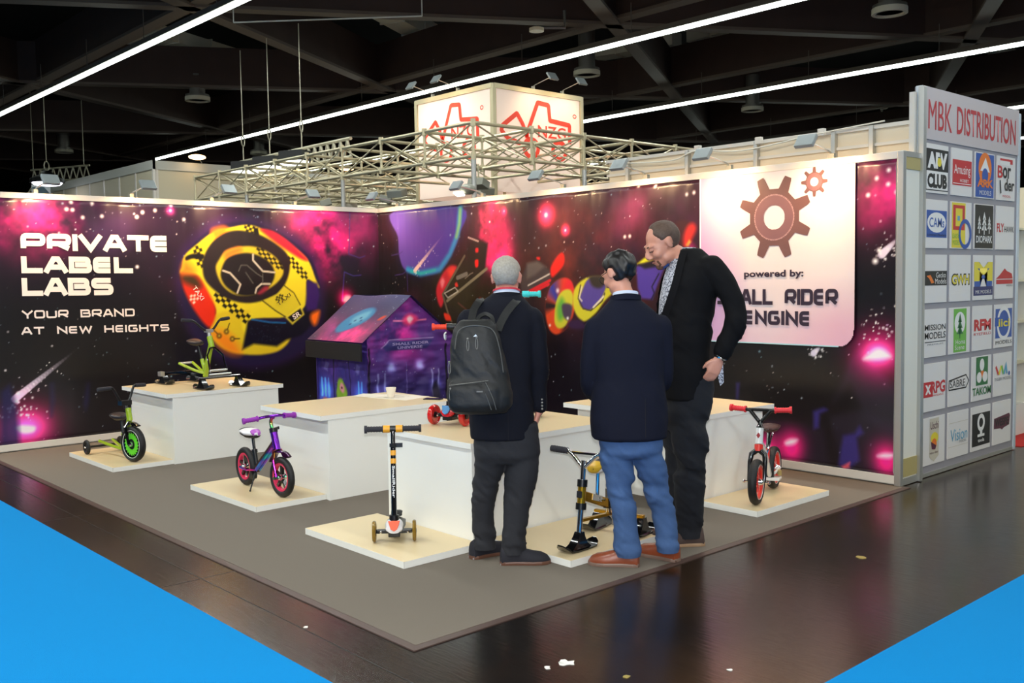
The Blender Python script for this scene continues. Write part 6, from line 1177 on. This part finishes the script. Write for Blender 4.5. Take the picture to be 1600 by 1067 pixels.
def shoe(par, heel, toe, upper, sole, L=.29, W=.098, tall=.09, heel_m=None):
    h = Vector((heel[0], heel[1], 0)); d = (Vector((toe[0], toe[1], 0)) - h).normalized(); n = Vector((-d.y, d.x, 0)); q = W / 2
    O = [(-.01, .30), (.02, .62), (.10, .78), (.3, .74), (.5, .84), (.68, 1.0), (.82, .92), (.93, .66), (1.0, .25)]
    def outline(k, z, off=0): return [h + d * (L * f) + n * (q * w * k) + Vector((0, 0, z)) for f, w in O] + [h + d * (L * f) - n * (q * w * k) + Vector((0, 0, z)) for f, w in O[::-1]]
    so = MB().loft([outline(1.04, 0.001), outline(1.06, .012), outline(1.0, .02)]).build('shoe_sole', sole, par)
    MB().loft([[h + d * L * f + n * q * w * s_ + Vector((0, 0, z)) for f, w, s_ in ((0.0, .6, 1), (.24, .75, 1), (.24, .75, -1), (0, .6, -1))] for z in (.0012, .011)]).build('shoe_heel', heel_m or sole, so)
    rg = []
    for f, w, z in ((-.005, .3, .055), (.03, .68, tall), (.12, .78, tall + .012), (.26, .74, tall + .012), (.38, .74, tall), (.5, .84, .086), (.66, .98, .074), (.82, .9, .066), (.93, .64, .05), (.99, .25, .026)):
        rg.append([h + d * L * f + n * q * w * math.cos(a) + Vector((0, 0, .016 + (z - .016) * max(0, math.sin(a)) ** .8)) for a in [PI * i / 12 for i in range(13)]] + [h + d * L * f + n * q * w * math.cos(a) * .98 + Vector((0, 0, .014)) for a in (PI, PI * .5, 0)])
    u = MB().loft(rg).build('shoe', upper, par, True)
    lc = MB()
    for k in range(4): f = .36 + .06 * k; z = tall - .002 - .0035 * k * k; lc.tube([h + d * L * f + n * .018 + Vector((0, 0, z - .004)), h + d * L * f + Vector((0, 0, z + .004)), h + d * L * f - n * .018 + Vector((0, 0, z - .004))], .0022, 6)
    lc.build('laces', mat('shoe_lace', (30, 26, 26), .7), u); return u
skin = mat('skin', (204, 142, 118), .45, noise_s=40, noise_a=.05); skin_p = mat('skin_ruddy', (206, 140, 120), .45, noise_s=40, noise_a=.05)
navy = mat('navy_suit_cloth', (13, 14, 25), .85, noise_s=120, noise_a=.2, spec=.25); char = mat('charcoal_trousers', (33, 33, 38), .85, noise_s=120, noise_a=.2)
def socks(*L):
    for p in L: MB().tube([(p[0], p[1], .075), (p[0], p[1], .17)], [.040, .042], 14).build('sock', mat('sock_black', (14, 14, 18), .9), t, True)
def head_matrix(c, yaw, pitch, roll=0): return Matrix.Translation(c) @ Matrix.Rotation(R(yaw), 4, 'Z') @ Matrix.Rotation(R(pitch), 4, 'X') @ Matrix.Rotation(R(roll), 4, 'Y')
def rows(pl, extra): return [(a[0][0], a[1][0], a[0][1], e[0], e[1]) for a, e in zip(pl, extra)]

# ---- grey-haired man with the backpack, seen from behind
rt = (6.191,-3.435)
t = thing('person', 'grey-haired man in dark suit jacket and charcoal trousers, seen from behind with backpack', 'person', (rt[0], rt[1], 0), YAW)
g = [(-0.099,0.107),(0.062,-0.003)]     # left and right ankle on the ground
B = MB(); J = MB(); T = MB()
HC = Vector(([(0.011,1.604)][0][0], .03, [(0.011,1.604)][0][1])); HM = head_matrix(HC, -6, -12)
head_parts(B, HM, 1.03)
limb(B, [(0.01, .0, 1.36, .07), (.01, .0, 1.46, .062), (HC.x, .02, HC.z - .07, .056)])
pj = [[(-0.205,0.709),(0.155,0.709)], [(-0.212,0.878),(0.155,0.878)], [(-0.194,1.022),(0.147,1.022)], [(-0.209,1.165),(0.155,1.165)], [(-0.223,1.273),(0.162,1.273)], [(-0.230,1.356),(0.176,1.356)], [(-0.205,1.417),(0.169,1.417)], [(-0.155,1.468),(0.133,1.468)], [(-0.090,1.500),(0.097,1.500)], [(-0.065,1.522),(0.086,1.522)]]
ex = [(.03, .15), (.03, .15), (.02, .135), (.02, .13), (.02, .13), (.02, .125), (.02, .115), (.01, .095), (.01, .075), (.01, .065)]
body_rings(J, rows(pj, ex)); body_rings(B, [(a + .02, b - .02, z, y, r - .02) for a, b, z, y, r in rows(pj, ex)[:-1]])
ra = [[(0.147,1.381)][0], [(0.176,1.219)][0], [(0.187,1.058)][0], [(0.198,0.878)][0]]
limb(J, [(ra[0][0], .02, ra[0][1], .068), (ra[1][0], .03, ra[1][1], .06), (ra[2][0], .06, ra[2][1], .054), (ra[3][0] - .005, .10, ra[3][1], .046)])
la = [[(-0.205,1.371)][0], [(-0.241,1.183)][0], [(-0.234,1.022)][0], [(-0.191,0.878)][0]]
limb(J, [(la[0][0], .02, la[0][1], .066), (la[1][0], .03, la[1][1], .058), (la[2][0], .1, la[2][1], .052), (la[3][0], .2, la[3][1], .044)])
hand(B, (ra[3][0] - .012, .11, ra[3][1] - .03), (-.32, -.08, -1), (.2, 1, 0), .25, .98, (-1, 0, 0)); hand(B, (la[3][0] + .01, .21, la[3][1] - .03), (.25, .1, -1), (0, 1, 0), .35, .98, (1, 0, 0))
limb(B, [(ra[2][0], .06, ra[2][1], .03), (ra[3][0] - .01, .105, ra[3][1] - .03, .026)]); limb(B, [(la[2][0], .1, la[2][1], .03), (la[3][0], .2, la[3][1] - .03, .026)])
hp = [[(-0.180,0.799),(0.169,0.799)], [(-0.187,0.698),(0.187,0.698)], [(-0.187,0.619),(0.194,0.619)], [(-0.169,0.576),(0.180,0.576)]]
body_rings(T, rows(hp, [(.03, .13), (.03, .135), (.03, .13), (.03, .10)]))
LL_ = [[(-0.094,0.583)][0], [(-0.129,0.428)][0], [(-0.144,0.266)][0], [(-0.137,0.129)][0], [(-0.133,0.029)][0]]
RL_ = [[(0.094,0.583)][0], [(0.065,0.428)][0], [(0.047,0.284)][0], [(0.032,0.140)][0], [(0.032,0.029)][0]]
(lx, ly), (rx, ry) = g
LL_ = [(p[0] + .0, .03 + (ly - .03) * f, p[1], r) for p, f, r in zip(LL_, (0, .4, .8, 1, 1), (.088, .07, .066, .064, .064))]; RL_ = [(p[0], .02 + (ry - .02) * f, p[1], r) for p, f, r in zip(RL_, (0, .4, .8, 1, 1), (.094, .083, .072, .068, .066))]
for L_ in (LL_, RL_): limb(T, L_); limb(B, [(a, b, max(c, .1), r * .5) for a, b, c, r in L_])
socks(LL_[-1], RL_[-1]); organic('body', B, skin_p, t, .0075, 3)
organic('trousers', T, char, t, .011, 5, folds_fn(5, .009, (10, 9, 12), ((.12, .08, 1.5), (.42, .1, 1.1), (.66, .07, .6)), .9), keep=lambda c: c.z > .055)
jk = organic('suit_jacket', J, navy, t, .011, 5, folds_fn(9, .007, (8, 8, 9), ((1.0, .12, .9), (1.3, .08, .5)), .4))
shoe(t, (LL_[-1][0] - .085, ly - .01), (LL_[-1][0] + .1, ly + .12), mat('black_suede', (26, 25, 34), .8), mat('brown_leather_sole', (96, 62, 46), .5), .28, .1, .1, mat('heel_light', (150, 144, 146), .5))
shoe(t, (RL_[-1][0] - .08, ry - .01), (RL_[-1][0] + .2, ry + .0), mat('black_suede', (26, 25, 34), .8), mat('brown_leather_sole', (96, 62, 46), .5), .285, .1, .1, mat('heel_light', (150, 144, 146), .5))
hair('hair', HM, mat('hair_grey', (160, 152, 140), .75, noise_s=90, noise_a=.35), t, lambda q: min(q.z + .052 - max(0, q.y + .02) * 2.3, max(.066 - abs(q.x), q.z - .03, -.03 - q.y)), 1.075, 1.03, .004, 70)
nk = lambda zc, rx_, ry_, hh, nm, m, tilt=.25, cx=HC.x, cy=.02: MB().loft([[Vector((cx + rx_ * k * math.cos(a), cy + ry_ * k * math.sin(a), zc + dz + tilt * -ry_ * math.sin(a))) for a in [2 * PI * i / 28 for i in range(28)]] for dz, k in ((-hh / 2, 1.04), (hh / 2, 1.0), (hh / 2, .93), (-hh / 2, .97))] + [], cap=False).build(nm, m, t, True)
cz = [(0.011,1.518)][0][1]
nk(cz + .002, .073, .073, .036, 'shirt_collar', mat('shirt_pale_blue', (206, 214, 232), .7)); nk(cz + .014, .077, .077, .011, 'lanyard', mat('lanyard_red', (190, 36, 56), .6)); nk(cz - .024, .086, .084, .03, 'jacket_collar', navy)
for k in range(4):
    q = [(0.191,0.921)][0]; MB().ball((q[0] + .01, .045, q[1] - .018 * k), (.006, .004, .006)).build('cuff_button', mat('button_grey', (140, 136, 130), .3, .3), jk)
MB().bar((0.01, -.122, .72), (.01, -.122, .95), .002, .003).build('back_vent', mat('seam_dark', (12, 12, 20), .9), jk)
MBACK = t

# ---- his backpack
nyl = mat('black_nylon', (17, 17, 17), .6, noise_s=30, noise_a=.2, bump=.25); cord = mat('grey_cord', (120, 118, 112), .6); zipm = mat('zip_grey', (92, 90, 86), .4, .3)
t = thing('backpack', 'black nylon backpack worn by the grey-haired man', 'backpack', (rt[0], rt[1], 0), YAW)
K = MB(); bp = [[(-0.241,1.385),(-0.068,1.385)], [(-0.270,1.353),(-0.040,1.353)], [(-0.288,1.273),(-0.022,1.273)], [(-0.299,1.165),(0.000,1.165)], [(-0.309,1.058),(0.025,1.058)], [(-0.313,0.986),(0.040,0.986)], [(-0.306,0.928),(0.032,0.928)], [(-0.277,0.892),(0.004,0.892)]]
body_rings(K, rows(bp, [(-.20, .05), (-.215, .075), (-.225, .09), (-.23, .1), (-.235, .108), (-.24, .112), (-.24, .11), (-.235, .09)]), 2.8)
body_rings(K, [(a[0][0], a[1][0], a[0][1], y, r) for a, y, r in (([(-0.291,1.065),(-0.054,1.065)], -.31, .035), ([(-0.302,1.029),(-0.032,1.029)], -.32, .045), ([(-0.299,0.942),(-0.032,0.942)], -.32, .045), ([(-0.277,0.906),(-0.054,0.906)], -.31, .035))], 3)
organic('bag_body', K, nyl, t, .009, 4, folds_fn(14, .008, (12, 8, 14), ((1.2, .12, .5),), .8))
Q = lambda u, v, y: (*[(u - 795) / 278], y, (884 - v) / 278)
MB().curve([Q(722, 540, -.318), Q(726, 517, -.302), Q(738, 508, -.288), Q(760, 507, -.288), Q(778, 514, -.298), Q(787, 540, -.31), Q(792, 575, -.32)], .003, 6).build('zip', zipm, t); MB().curve([Q(713, 592, -.352), Q(740, 589, -.36), Q(770, 586, -.352)], .003, 6).curve([Q(766, 588, -.362), Q(776, 610, -.37), Q(781, 628, -.36)], .0025, 6).curve([Q(766, 604, -.372), Q(774, 628, -.366)], .0025, 6).build('pocket_zip', zipm, t)
MB().box(*(Q(753, 602, -.374)[0:1]), -.376, Q(0, 602, 0)[2], Q(762, 0, 0)[0], -.372, Q(0, 600, 0)[2]).build('small_label', zipm, t)
for u, v, y in ((741, 526, -.326), (754, 524, -.326), (713, 560, -.30), (715, 598, -.345)): MB().ball(Q(u, v - 1, y), .006).tube([Vector(Q(u, v, y)) + Vector((.006 * math.sin(a), 0, -.03 + .03 * math.cos(a))) for a in [2 * PI * i / 14 for i in range(15)]], .0018, 6).build('zip_pull', cord, t)
MB().prism([(-.01, 0), (.012, 0), (.003, .012)], Q(752, 522, -.325), (1, 0, 0), (0, 0, 1), 0, .003).build('small_tag', mat('tag_white', (200, 210, 220), .4), t)
def strap(pts, w_, th=.012):
    mb = MB(); P = smooth(pts, 5); rg = []
    for i, p in enumerate(P):
        d = (P[min(i + 1, len(P) - 1)] - P[max(i - 1, 0)]).normalized(); x = d.cross(Vector((0, -1, .35))).normalized(); n = x.cross(d); rg.append([p + x * w_ / 2 + n * th / 2, p - x * w_ / 2 + n * th / 2, p - x * w_ / 2 - n * th / 2, p + x * w_ / 2 - n * th / 2])
    return mb.loft(rg)
strap([Q(744, 515, -.24), Q(746, 497, -.17), Q(749, 484, -.12), Q(756, 473, -.06), Q(758, 472, 0), Q(752, 484, .1), Q(745, 510, .14)], .04).build('shoulder_strap', nyl, t, True)
strap([Q(784, 516, -.24), Q(791, 501, -.17), Q(800, 487, -.125), Q(812, 474, -.07), Q(818, 471, 0), Q(826, 484, .09), Q(830, 510, .13)], .042).build('shoulder_strap', nyl, t, True)
strap([Q(755, 506, -.25), Q(756, 496, -.2), Q(766, 491, -.17), Q(776, 496, -.2), Q(778, 506, -.25)], .02).build('grab_handle', nyl, t, True)

# ---- dark-haired man in blue jeans
rt = (6.773,-2.959)
t = thing('person', 'dark-haired man in navy blazer, blue jeans and tan shoes, seen from behind', 'person', (rt[0], rt[1], 0), YAW)
g = [(-0.071,0.028),(0.185,0.114)]
B = MB(); J = MB(); T = MB()
hc = [(-0.116,1.621)][0]; HC = Vector((hc[0], .05, hc[1])); HM = head_matrix(HC, 38, -24)
head_parts(B, HM, 1.0); nb = [(-0.084,1.467)][0]
limb(B, [(nb[0], .02, nb[1] - .08, .065), (nb[0], .02, nb[1], .058), (HC.x + .005, .03, HC.z - .06, .052)])
pj = [[(-0.274,0.716),(0.137,0.716)], [(-0.284,0.818),(0.144,0.818)], [(-0.274,0.940),(0.133,0.940)], [(-0.256,1.046),(0.116,1.046)], [(-0.263,1.168),(0.123,1.168)], [(-0.281,1.274),(0.133,1.274)], [(-0.274,1.351),(0.116,1.351)], [(-0.235,1.411),(0.074,1.411)], [(-0.182,1.460),(0.018,1.460)], [(-0.158,1.491),(-0.018,1.491)]]
ex = [(.02, .155), (.02, .155), (.02, .145), (.02, .135), (.02, .135), (.02, .13), (.02, .12), (.02, .1), (.02, .08), (.02, .066)]
body_rings(J, rows(pj, ex)); body_rings(B, [(a + .02, b - .02, z, y, r - .02) for a, b, z, y, r in rows(pj, ex)[:-1]])
A1 = [[(-0.249,1.326)][0], [(-0.277,1.151)][0], [(-0.281,0.993)][0], [(-0.211,0.912)][0]]; A2 = [[(0.102,1.333)][0], [(0.119,1.168)][0], [(0.116,1.011)][0], [(0.046,0.947)][0]]
limb(J, [(A1[0][0], .02, A1[0][1], .064), (A1[1][0], .03, A1[1][1], .058), (A1[2][0] + .004, .08, A1[2][1], .052), (A1[3][0], .26, A1[3][1], .042)]); limb(J, [(A2[0][0], .02, A2[0][1], .064), (A2[1][0], .03, A2[1][1], .058), (A2[2][0], .08, A2[2][1], .052), (A2[3][0], .26, A2[3][1], .042)])
for q, sx in ((A1, 1), (A2, -1)): limb(B, [(q[2][0], .08, q[2][1], .03), (q[3][0], .28, q[3][1], .026)]); hand(B, (q[3][0], .285, q[3][1]), (.5 * sx, .8, -.15), (0, .3, 1), .35, .95, (0, 0, -1))
hp = [[(-0.221,0.818),(0.102,0.818)], [(-0.235,0.712),(0.109,0.712)], [(-0.228,0.649),(0.112,0.649)], [(-0.211,0.618),(0.088,0.618)]]
body_rings(T, rows(hp, [(.02, .12), (.02, .125), (.02, .12), (.02, .09)]))
(lx, ly), (rx, ry) = g
LL_ = [(p[0], .02 + (ly - .02) * f, p[1], r) for p, f, r in zip([[(-0.147,0.632)][0], [(-0.126,0.502)][0], [(-0.109,0.379)][0], [(-0.095,0.221)][0], [(-0.074,0.021)][0]], (0, .35, .6, .9, 1), (.086, .074, .068, .066, .058))]
RL_ = [(p[0], .02 + (ry - .02) * f, p[1], r) for p, f, r in zip([[(0.028,0.632)][0], [(0.067,0.502)][0], [(0.102,0.379)][0], [(0.137,0.239)][0], [(0.158,0.021)][0]], (0, .35, .6, .9, 1), (.082, .074, .067, .063, .057))]
for L_ in (LL_, RL_): limb(T, L_); limb(B, [(a, b, max(c, .1), r * .5) for a, b, c, r in L_])
socks(LL_[-1], RL_[-1]); organic('body', B, skin, t, .0075, 3)
organic('jeans', T, mat('blue_jeans', (60, 88, 132), .85, noise_s=150, noise_a=.12), t, .0105, 5, folds_fn(25, .009, (10, 9, 15), ((.1, .07, 1.2), (.42, .12, 1.6), (.64, .06, .5)), .7), keep=lambda c: c.z > .052)
jk = organic('blazer', J, mat('navy_blazer', (16, 18, 33), .85, noise_s=140, noise_a=.18, spec=.2), t, .011, 5, folds_fn(29, .006, (6, 8, 7), ((1.0, .12, .5), (1.32, .08, .3)), .3))
tanm = mat('tan_leather', (134, 64, 36), .38, coat=.3, noise_s=12, noise_a=.2); tans = mat('tan_sole', (120, 96, 84), .5)
shoe(t, (LL_[-1][0] + .055, ly - .01), (LL_[-1][0] - .14, ly + .03), tanm, tans, .285, .1, .105, mat('heel_dark', (80, 56, 48), .5)); shoe(t, (RL_[-1][0] + .055, ry - .02), (RL_[-1][0] - .07, ry + .09), tanm, tans, .285, .1, .105, mat('heel_dark', (80, 56, 48), .5))
hair('hair', HM, mat('hair_black', (22, 18, 18), .45, noise_s=60, noise_a=.4), t, lambda q: min(q.z + .055 - max(0, q.y + .01) * 2.1, max(.064 - abs(q.x), q.z - .015, -.03 - q.y)), 1.13, 1.0, .014, 42, 7)
HCx = HC
def neckband(zc, rx_, ry_, hh, nm, m, cx, cy, tilt=.25): return MB().loft([[Vector((cx + rx_ * k * math.cos(a), cy + ry_ * k * math.sin(a), zc + dz + tilt * -ry_ * math.sin(a))) for a in [2 * PI * i / 28 for i in range(28)]] for dz, k in ((-hh / 2, 1.04), (hh / 2, 1.0), (hh / 2, .93), (-hh / 2, .97))], cap=False).build(nm, m, t, True)
cz = [(-0.088,1.495)][0][1]; neckband(cz + .002, .069, .068, .034, 'shirt_collar', mat('shirt_pale_blue', (206, 214, 232), .7), nb[0], .02); neckband(cz - .016, .083, .08, .03, 'blazer_collar', mat('navy_blazer', (16, 18, 33), .85), nb[0], .02)
mb = MB(); V = lambda x, y, z: HM @ Vector((x, y, z))
for k in (-1, 1): mb.tube([V(k * .079, -.01, .012), V(k * .078, .05, .012), V(k * .062, .1, .01)], .0022, 6).torus(V(k * .032, .104, .002), HM.to_3x3() @ Vector((0, 1, 0)), .021, .0018, 20, 6)
mb.tube([V(-.012, .108, .006), V(.012, .108, .006)], .002, 6).build('glasses', blk, t)
MB().bar((.0, -.128, .74), (.0, -.128, .95), .002, .003).build('back_vent', mat('seam_dark', (12, 12, 20), .9), jk)

# ---- tall man in the black jacket looking down
rt = (6.648,-2.460)
t = thing('person', 'tall man in black blazer over patterned grey shirt, looking down, hand in pocket', 'person', (rt[0], rt[1], 0), YAW)
g = [(-0.050,0.088),(0.067,0.011)]
B = MB(); J = MB(); T = MB(); SH = MB()
hc = [(-0.107,1.793)][0]; HC = Vector((hc[0], -.02, hc[1])); HM = head_matrix(HC, 102, -30)
head_parts(B, HM, 1.1)
n0 = [(0.011,1.690)][0]
limb(B, [(n0[0] + .01, .0, n0[1] - .06, .07), (n0[0], -.005, n0[1], .066), (HC.x + .05, -.01, HC.z - .05, .06)])
pj = [[(-0.115,0.885),(0.119,0.885)], [(-0.134,1.008),(0.146,1.008)], [(-0.146,1.161),(0.157,1.161)], [(-0.142,1.314),(0.172,1.314)], [(-0.134,1.467),(0.203,1.467)], [(-0.111,1.582),(0.218,1.582)], [(-0.088,1.659),(0.203,1.659)], [(-0.050,1.716),(0.157,1.716)], [(-0.019,1.759),(0.111,1.759)]]
ex = [(0, .17), (0, .18), (0, .18), (0, .185), (0, .20), (0, .205), (0, .18), (0, .13), (0, .09)]
body_rings(J, rows(pj, ex), 2.3, .15); body_rings(B, [(a + .02, b - .02, z, y, r - .02) for a, b, z, y, r in rows(pj, ex)[:-1]])
A1 = [[(0.149,1.644)][0], [(0.234,1.525)][0], [(0.280,1.383)][0], [(0.253,1.268)][0], [(0.211,1.161)][0]]
limb(J, [(A1[0][0], -.15, A1[0][1], .078), (A1[1][0], -.18, A1[1][1], .07), (A1[2][0], -.2, A1[2][1], .064), (A1[3][0], -.19, A1[3][1], .056), (A1[4][0], -.165, A1[4][1], .05)])
A2 = [[(0.057,1.644)][0], [(0.038,1.467)][0], [(0.050,1.276)][0], [(-0.057,1.123)][0]]
limb(J, [(A2[0][0], .16, A2[0][1], .075), (A2[1][0], .2, A2[1][1], .066), (A2[2][0], .2, A2[2][1], .058), (A2[3][0], .17, A2[3][1], .046)])
hand(B, (A1[4][0] - .02, -.17, A1[4][1] - .03), (-.45, .02, -1), (-1, -.2, .3), .3, 1.05, (0, 1, 0)); hand(B, (A2[3][0] - .02, .17, A2[3][1] - .02), (-.7, 0, -.6), (-.3, -.5, 1), .35, 1.0, (0, 1, 0))
limb(B, [(A1[3][0], -.19, A1[3][1], .03), (A1[4][0] - .02, -.17, A1[4][1] - .03, .028)]); limb(B, [(A2[2][0], .2, A2[2][1], .03), (A2[3][0] - .02, .17, A2[3][1] - .02, .028)])
hp = [[(-0.073,1.084),(0.172,1.084)], [(-0.096,0.931),(0.195,0.931)], [(-0.096,0.797),(0.165,0.797)], [(-0.088,0.701),(0.142,0.701)]]
body_rings(T, rows(hp, [(0, .155), (0, .165), (0, .165), (0, .14)]))
(lx, ly), (rx, ry) = g
LL_ = [(p[0], .08 + (ly - .08) * f, p[1], r) for p, f, r in zip([[(-0.004,0.709)][0], [(0.004,0.510)][0], [(0.011,0.318)][0], [(0.019,0.146)][0], [(0.023,0.011)][0]], (0, .35, .6, .9, 1), (.1, .09, .08, .074, .07))]
RL_ = [(p[0], -.08 + (ry + .08) * f, p[1], r) for p, f, r in zip([[(0.034,0.709)][0], [(0.050,0.510)][0], [(0.042,0.318)][0], [(0.046,0.146)][0], [(0.050,0.011)][0]], (0, .35, .6, .9, 1), (.108, .1, .088, .08, .074))]
for L_ in (LL_, RL_): limb(T, L_); limb(B, [(a, b, max(c, .1), r * .5) for a, b, c, r in L_])
socks(LL_[-1], RL_[-1]); organic('body', B, skin, t, .0075, 3)
organic('trousers', T, mat('black_jeans', (12, 14, 22), .9, noise_s=140, noise_a=.25), t, .011, 5, folds_fn(35, .010, (10, 9, 13), ((.14, .08, 1.4), (.5, .12, 1.2), (.75, .07, .6)), .9), keep=lambda c: c.z > .045)
jb = mat('black_blazer', (12, 11, 13), .85, noise_s=140, noise_a=.2, spec=.2)
# the jacket stands open in front: its front opening is cut away over the shirt
jk = organic('blazer', J, jb, t, .010, 5, folds_fn(39, .008, (9, 8, 10), ((1.25, .12, .9), (1.45, .1, .5)), .6), keep=lambda c: not (c.x < -.012 - (1.74 - c.z) * .34 and -.19 < c.y < .12 and 1.22 < c.z < 1.80))
pr_ = rows(pj, ex); body_rings(SH, [(a + .012, b - .03, z, y, r - .03) for a, b, z, y, r in pr_[1:-1]] + [(pr_[-1][0] + .01, pr_[-1][1] - .02, pr_[-1][2] + .01, -.0, .07)])
def shirt_pattern():
    m = bpy.data.materials.new('patterned_grey_shirt'); m.use_nodes = True; nt = m.node_tree; b = nt.nodes['Principled BSDF']; tc = nt.nodes.new('ShaderNodeTexCoord'); v = nt.nodes.new('ShaderNodeTexVoronoi'); v.inputs['Scale'].default_value = 90
    r = nt.nodes.new('ShaderNodeValToRGB'); r.color_ramp.elements[0].color = (*srgb((.25, .27, .33)), 1); r.color_ramp.elements[1].color = (*srgb((.75, .76, .8)), 1); r.color_ramp.elements[0].position = .3; r.color_ramp.elements[1].position = .6
    nt.links.new(tc.outputs['Object'], v.inputs[0]); nt.links.new(v.outputs['Distance'], r.inputs[0]); nt.links.new(r.outputs[0], b.inputs['Base Color']); b.inputs['Roughness'].default_value = .8; return m
shp = shirt_pattern(); organic('shirt', SH, shp, t, .011, 5)
neckband(n0[1] - .012, .078, .08, .05, 'shirt_collar', shp, n0[0] - .005, -.005, 0)
strap([(.0, -.115, 1.745), (-.032, -.165, 1.66), (-.062, -.19, 1.56), (-.095, -.19, 1.46), (-.125, -.165, 1.36), (-.15, -.13, 1.26)], .04, .008).build('lapel', jb, jk, True)
MB().tube([(n0[0] - .085, -.03, n0[1] - .015), (n0[0] - .125, -.02, n0[1] - .04)], [.012, .014], 8).build('blue_undershirt', mat('blue_cloth', (30, 60, 120), .8), t)
q = [(0.211,1.034)][0]; MB().prism([(-.014, .05), (.016, .05), (.02, -.05), (.0, -.07), (-.012, -.03)], (q[0], -.10, q[1]), (1, 0, 0), (0, 0, 1), 0, .004).build('shirt_tail', shp, t)
q = [(0.203,1.138)][0]; MB().torus((q[0] - .005, -.168, q[1] - .005), (-.45, .02, -1), .034, .004, 20, 6, .008).build('wristwatch', chrome, t)
bs = mat('brown_suede', (66, 50, 44), .8); bsl = mat('crepe_sole', (150, 120, 90), .6)
shoe(t, (RL_[-1][0] + .085, ry), (RL_[-1][0] - .2, ry - .02), bs, bsl, .285, .11, .105); shoe(t, (LL_[-1][0] + .09, ly + .02), (LL_[-1][0] - .2, ly + .03), bs, bsl, .285, .11, .105)
hair('hair', HM, mat('hair_brown_short', (84, 64, 52), .65, noise_s=90, noise_a=.45), t, lambda q: min(q.z + .06 - max(0, q.y + .02) * 2.2, .028 - q.y + max(0, abs(q.x) - .035) * 1.2, max(.066 - abs(q.x), q.z - .02, -.03 - q.y)), 1.055, 1.1, .003, 80, 5)
V = lambda x, y, z: HM @ (Vector((x, y, z)) * 1.1)
for k in (-1, 1):
    MB().tube([V(k * .018, .093, .024), V(k * .034, .090, .028), V(k * .046, .08, .022)], .0038, 6).build('eyebrow', mat('hair_brown_short', (66, 52, 44), .6), t); e = MB().ball(V(k * .031, .0775, .001), .0135).build('eye', mat('eye_lowered', (110, 80, 70), .3), t); MB().ball(V(k * .031, .079, .006), .0145).build('eye_cover', skin, e, True); MB().tube([V(k * .019, .092, .0), V(k * .031, .095, -.002), V(k * .043, .088, .0)], .0028, 6).build('eyelid', mat('lash_dark', (90, 60, 52), .6), e)
MB().tube([V(-.02, .093, -.065), V(0, .1, -.064), V(.02, .093, -.065)], .003, 6).build('mouth', mat('lips', (160, 90, 84), .5), t)
bd = MB(); bd.ball(V(0, .074, -.098), (.024, .022, .022)); bd.tube([V(-.028, .082, -.06), V(-.03, .076, -.085), V(0, .088, -.1), V(.03, .076, -.085), V(.028, .082, -.06)], .007, 6); bd.tube([V(-.024, .092, -.054), V(0, .101, -.052), V(.024, .092, -.054)], .004, 6); bd.build('goatee', mat('goatee_brown', (98, 66, 50), .8), t, True)
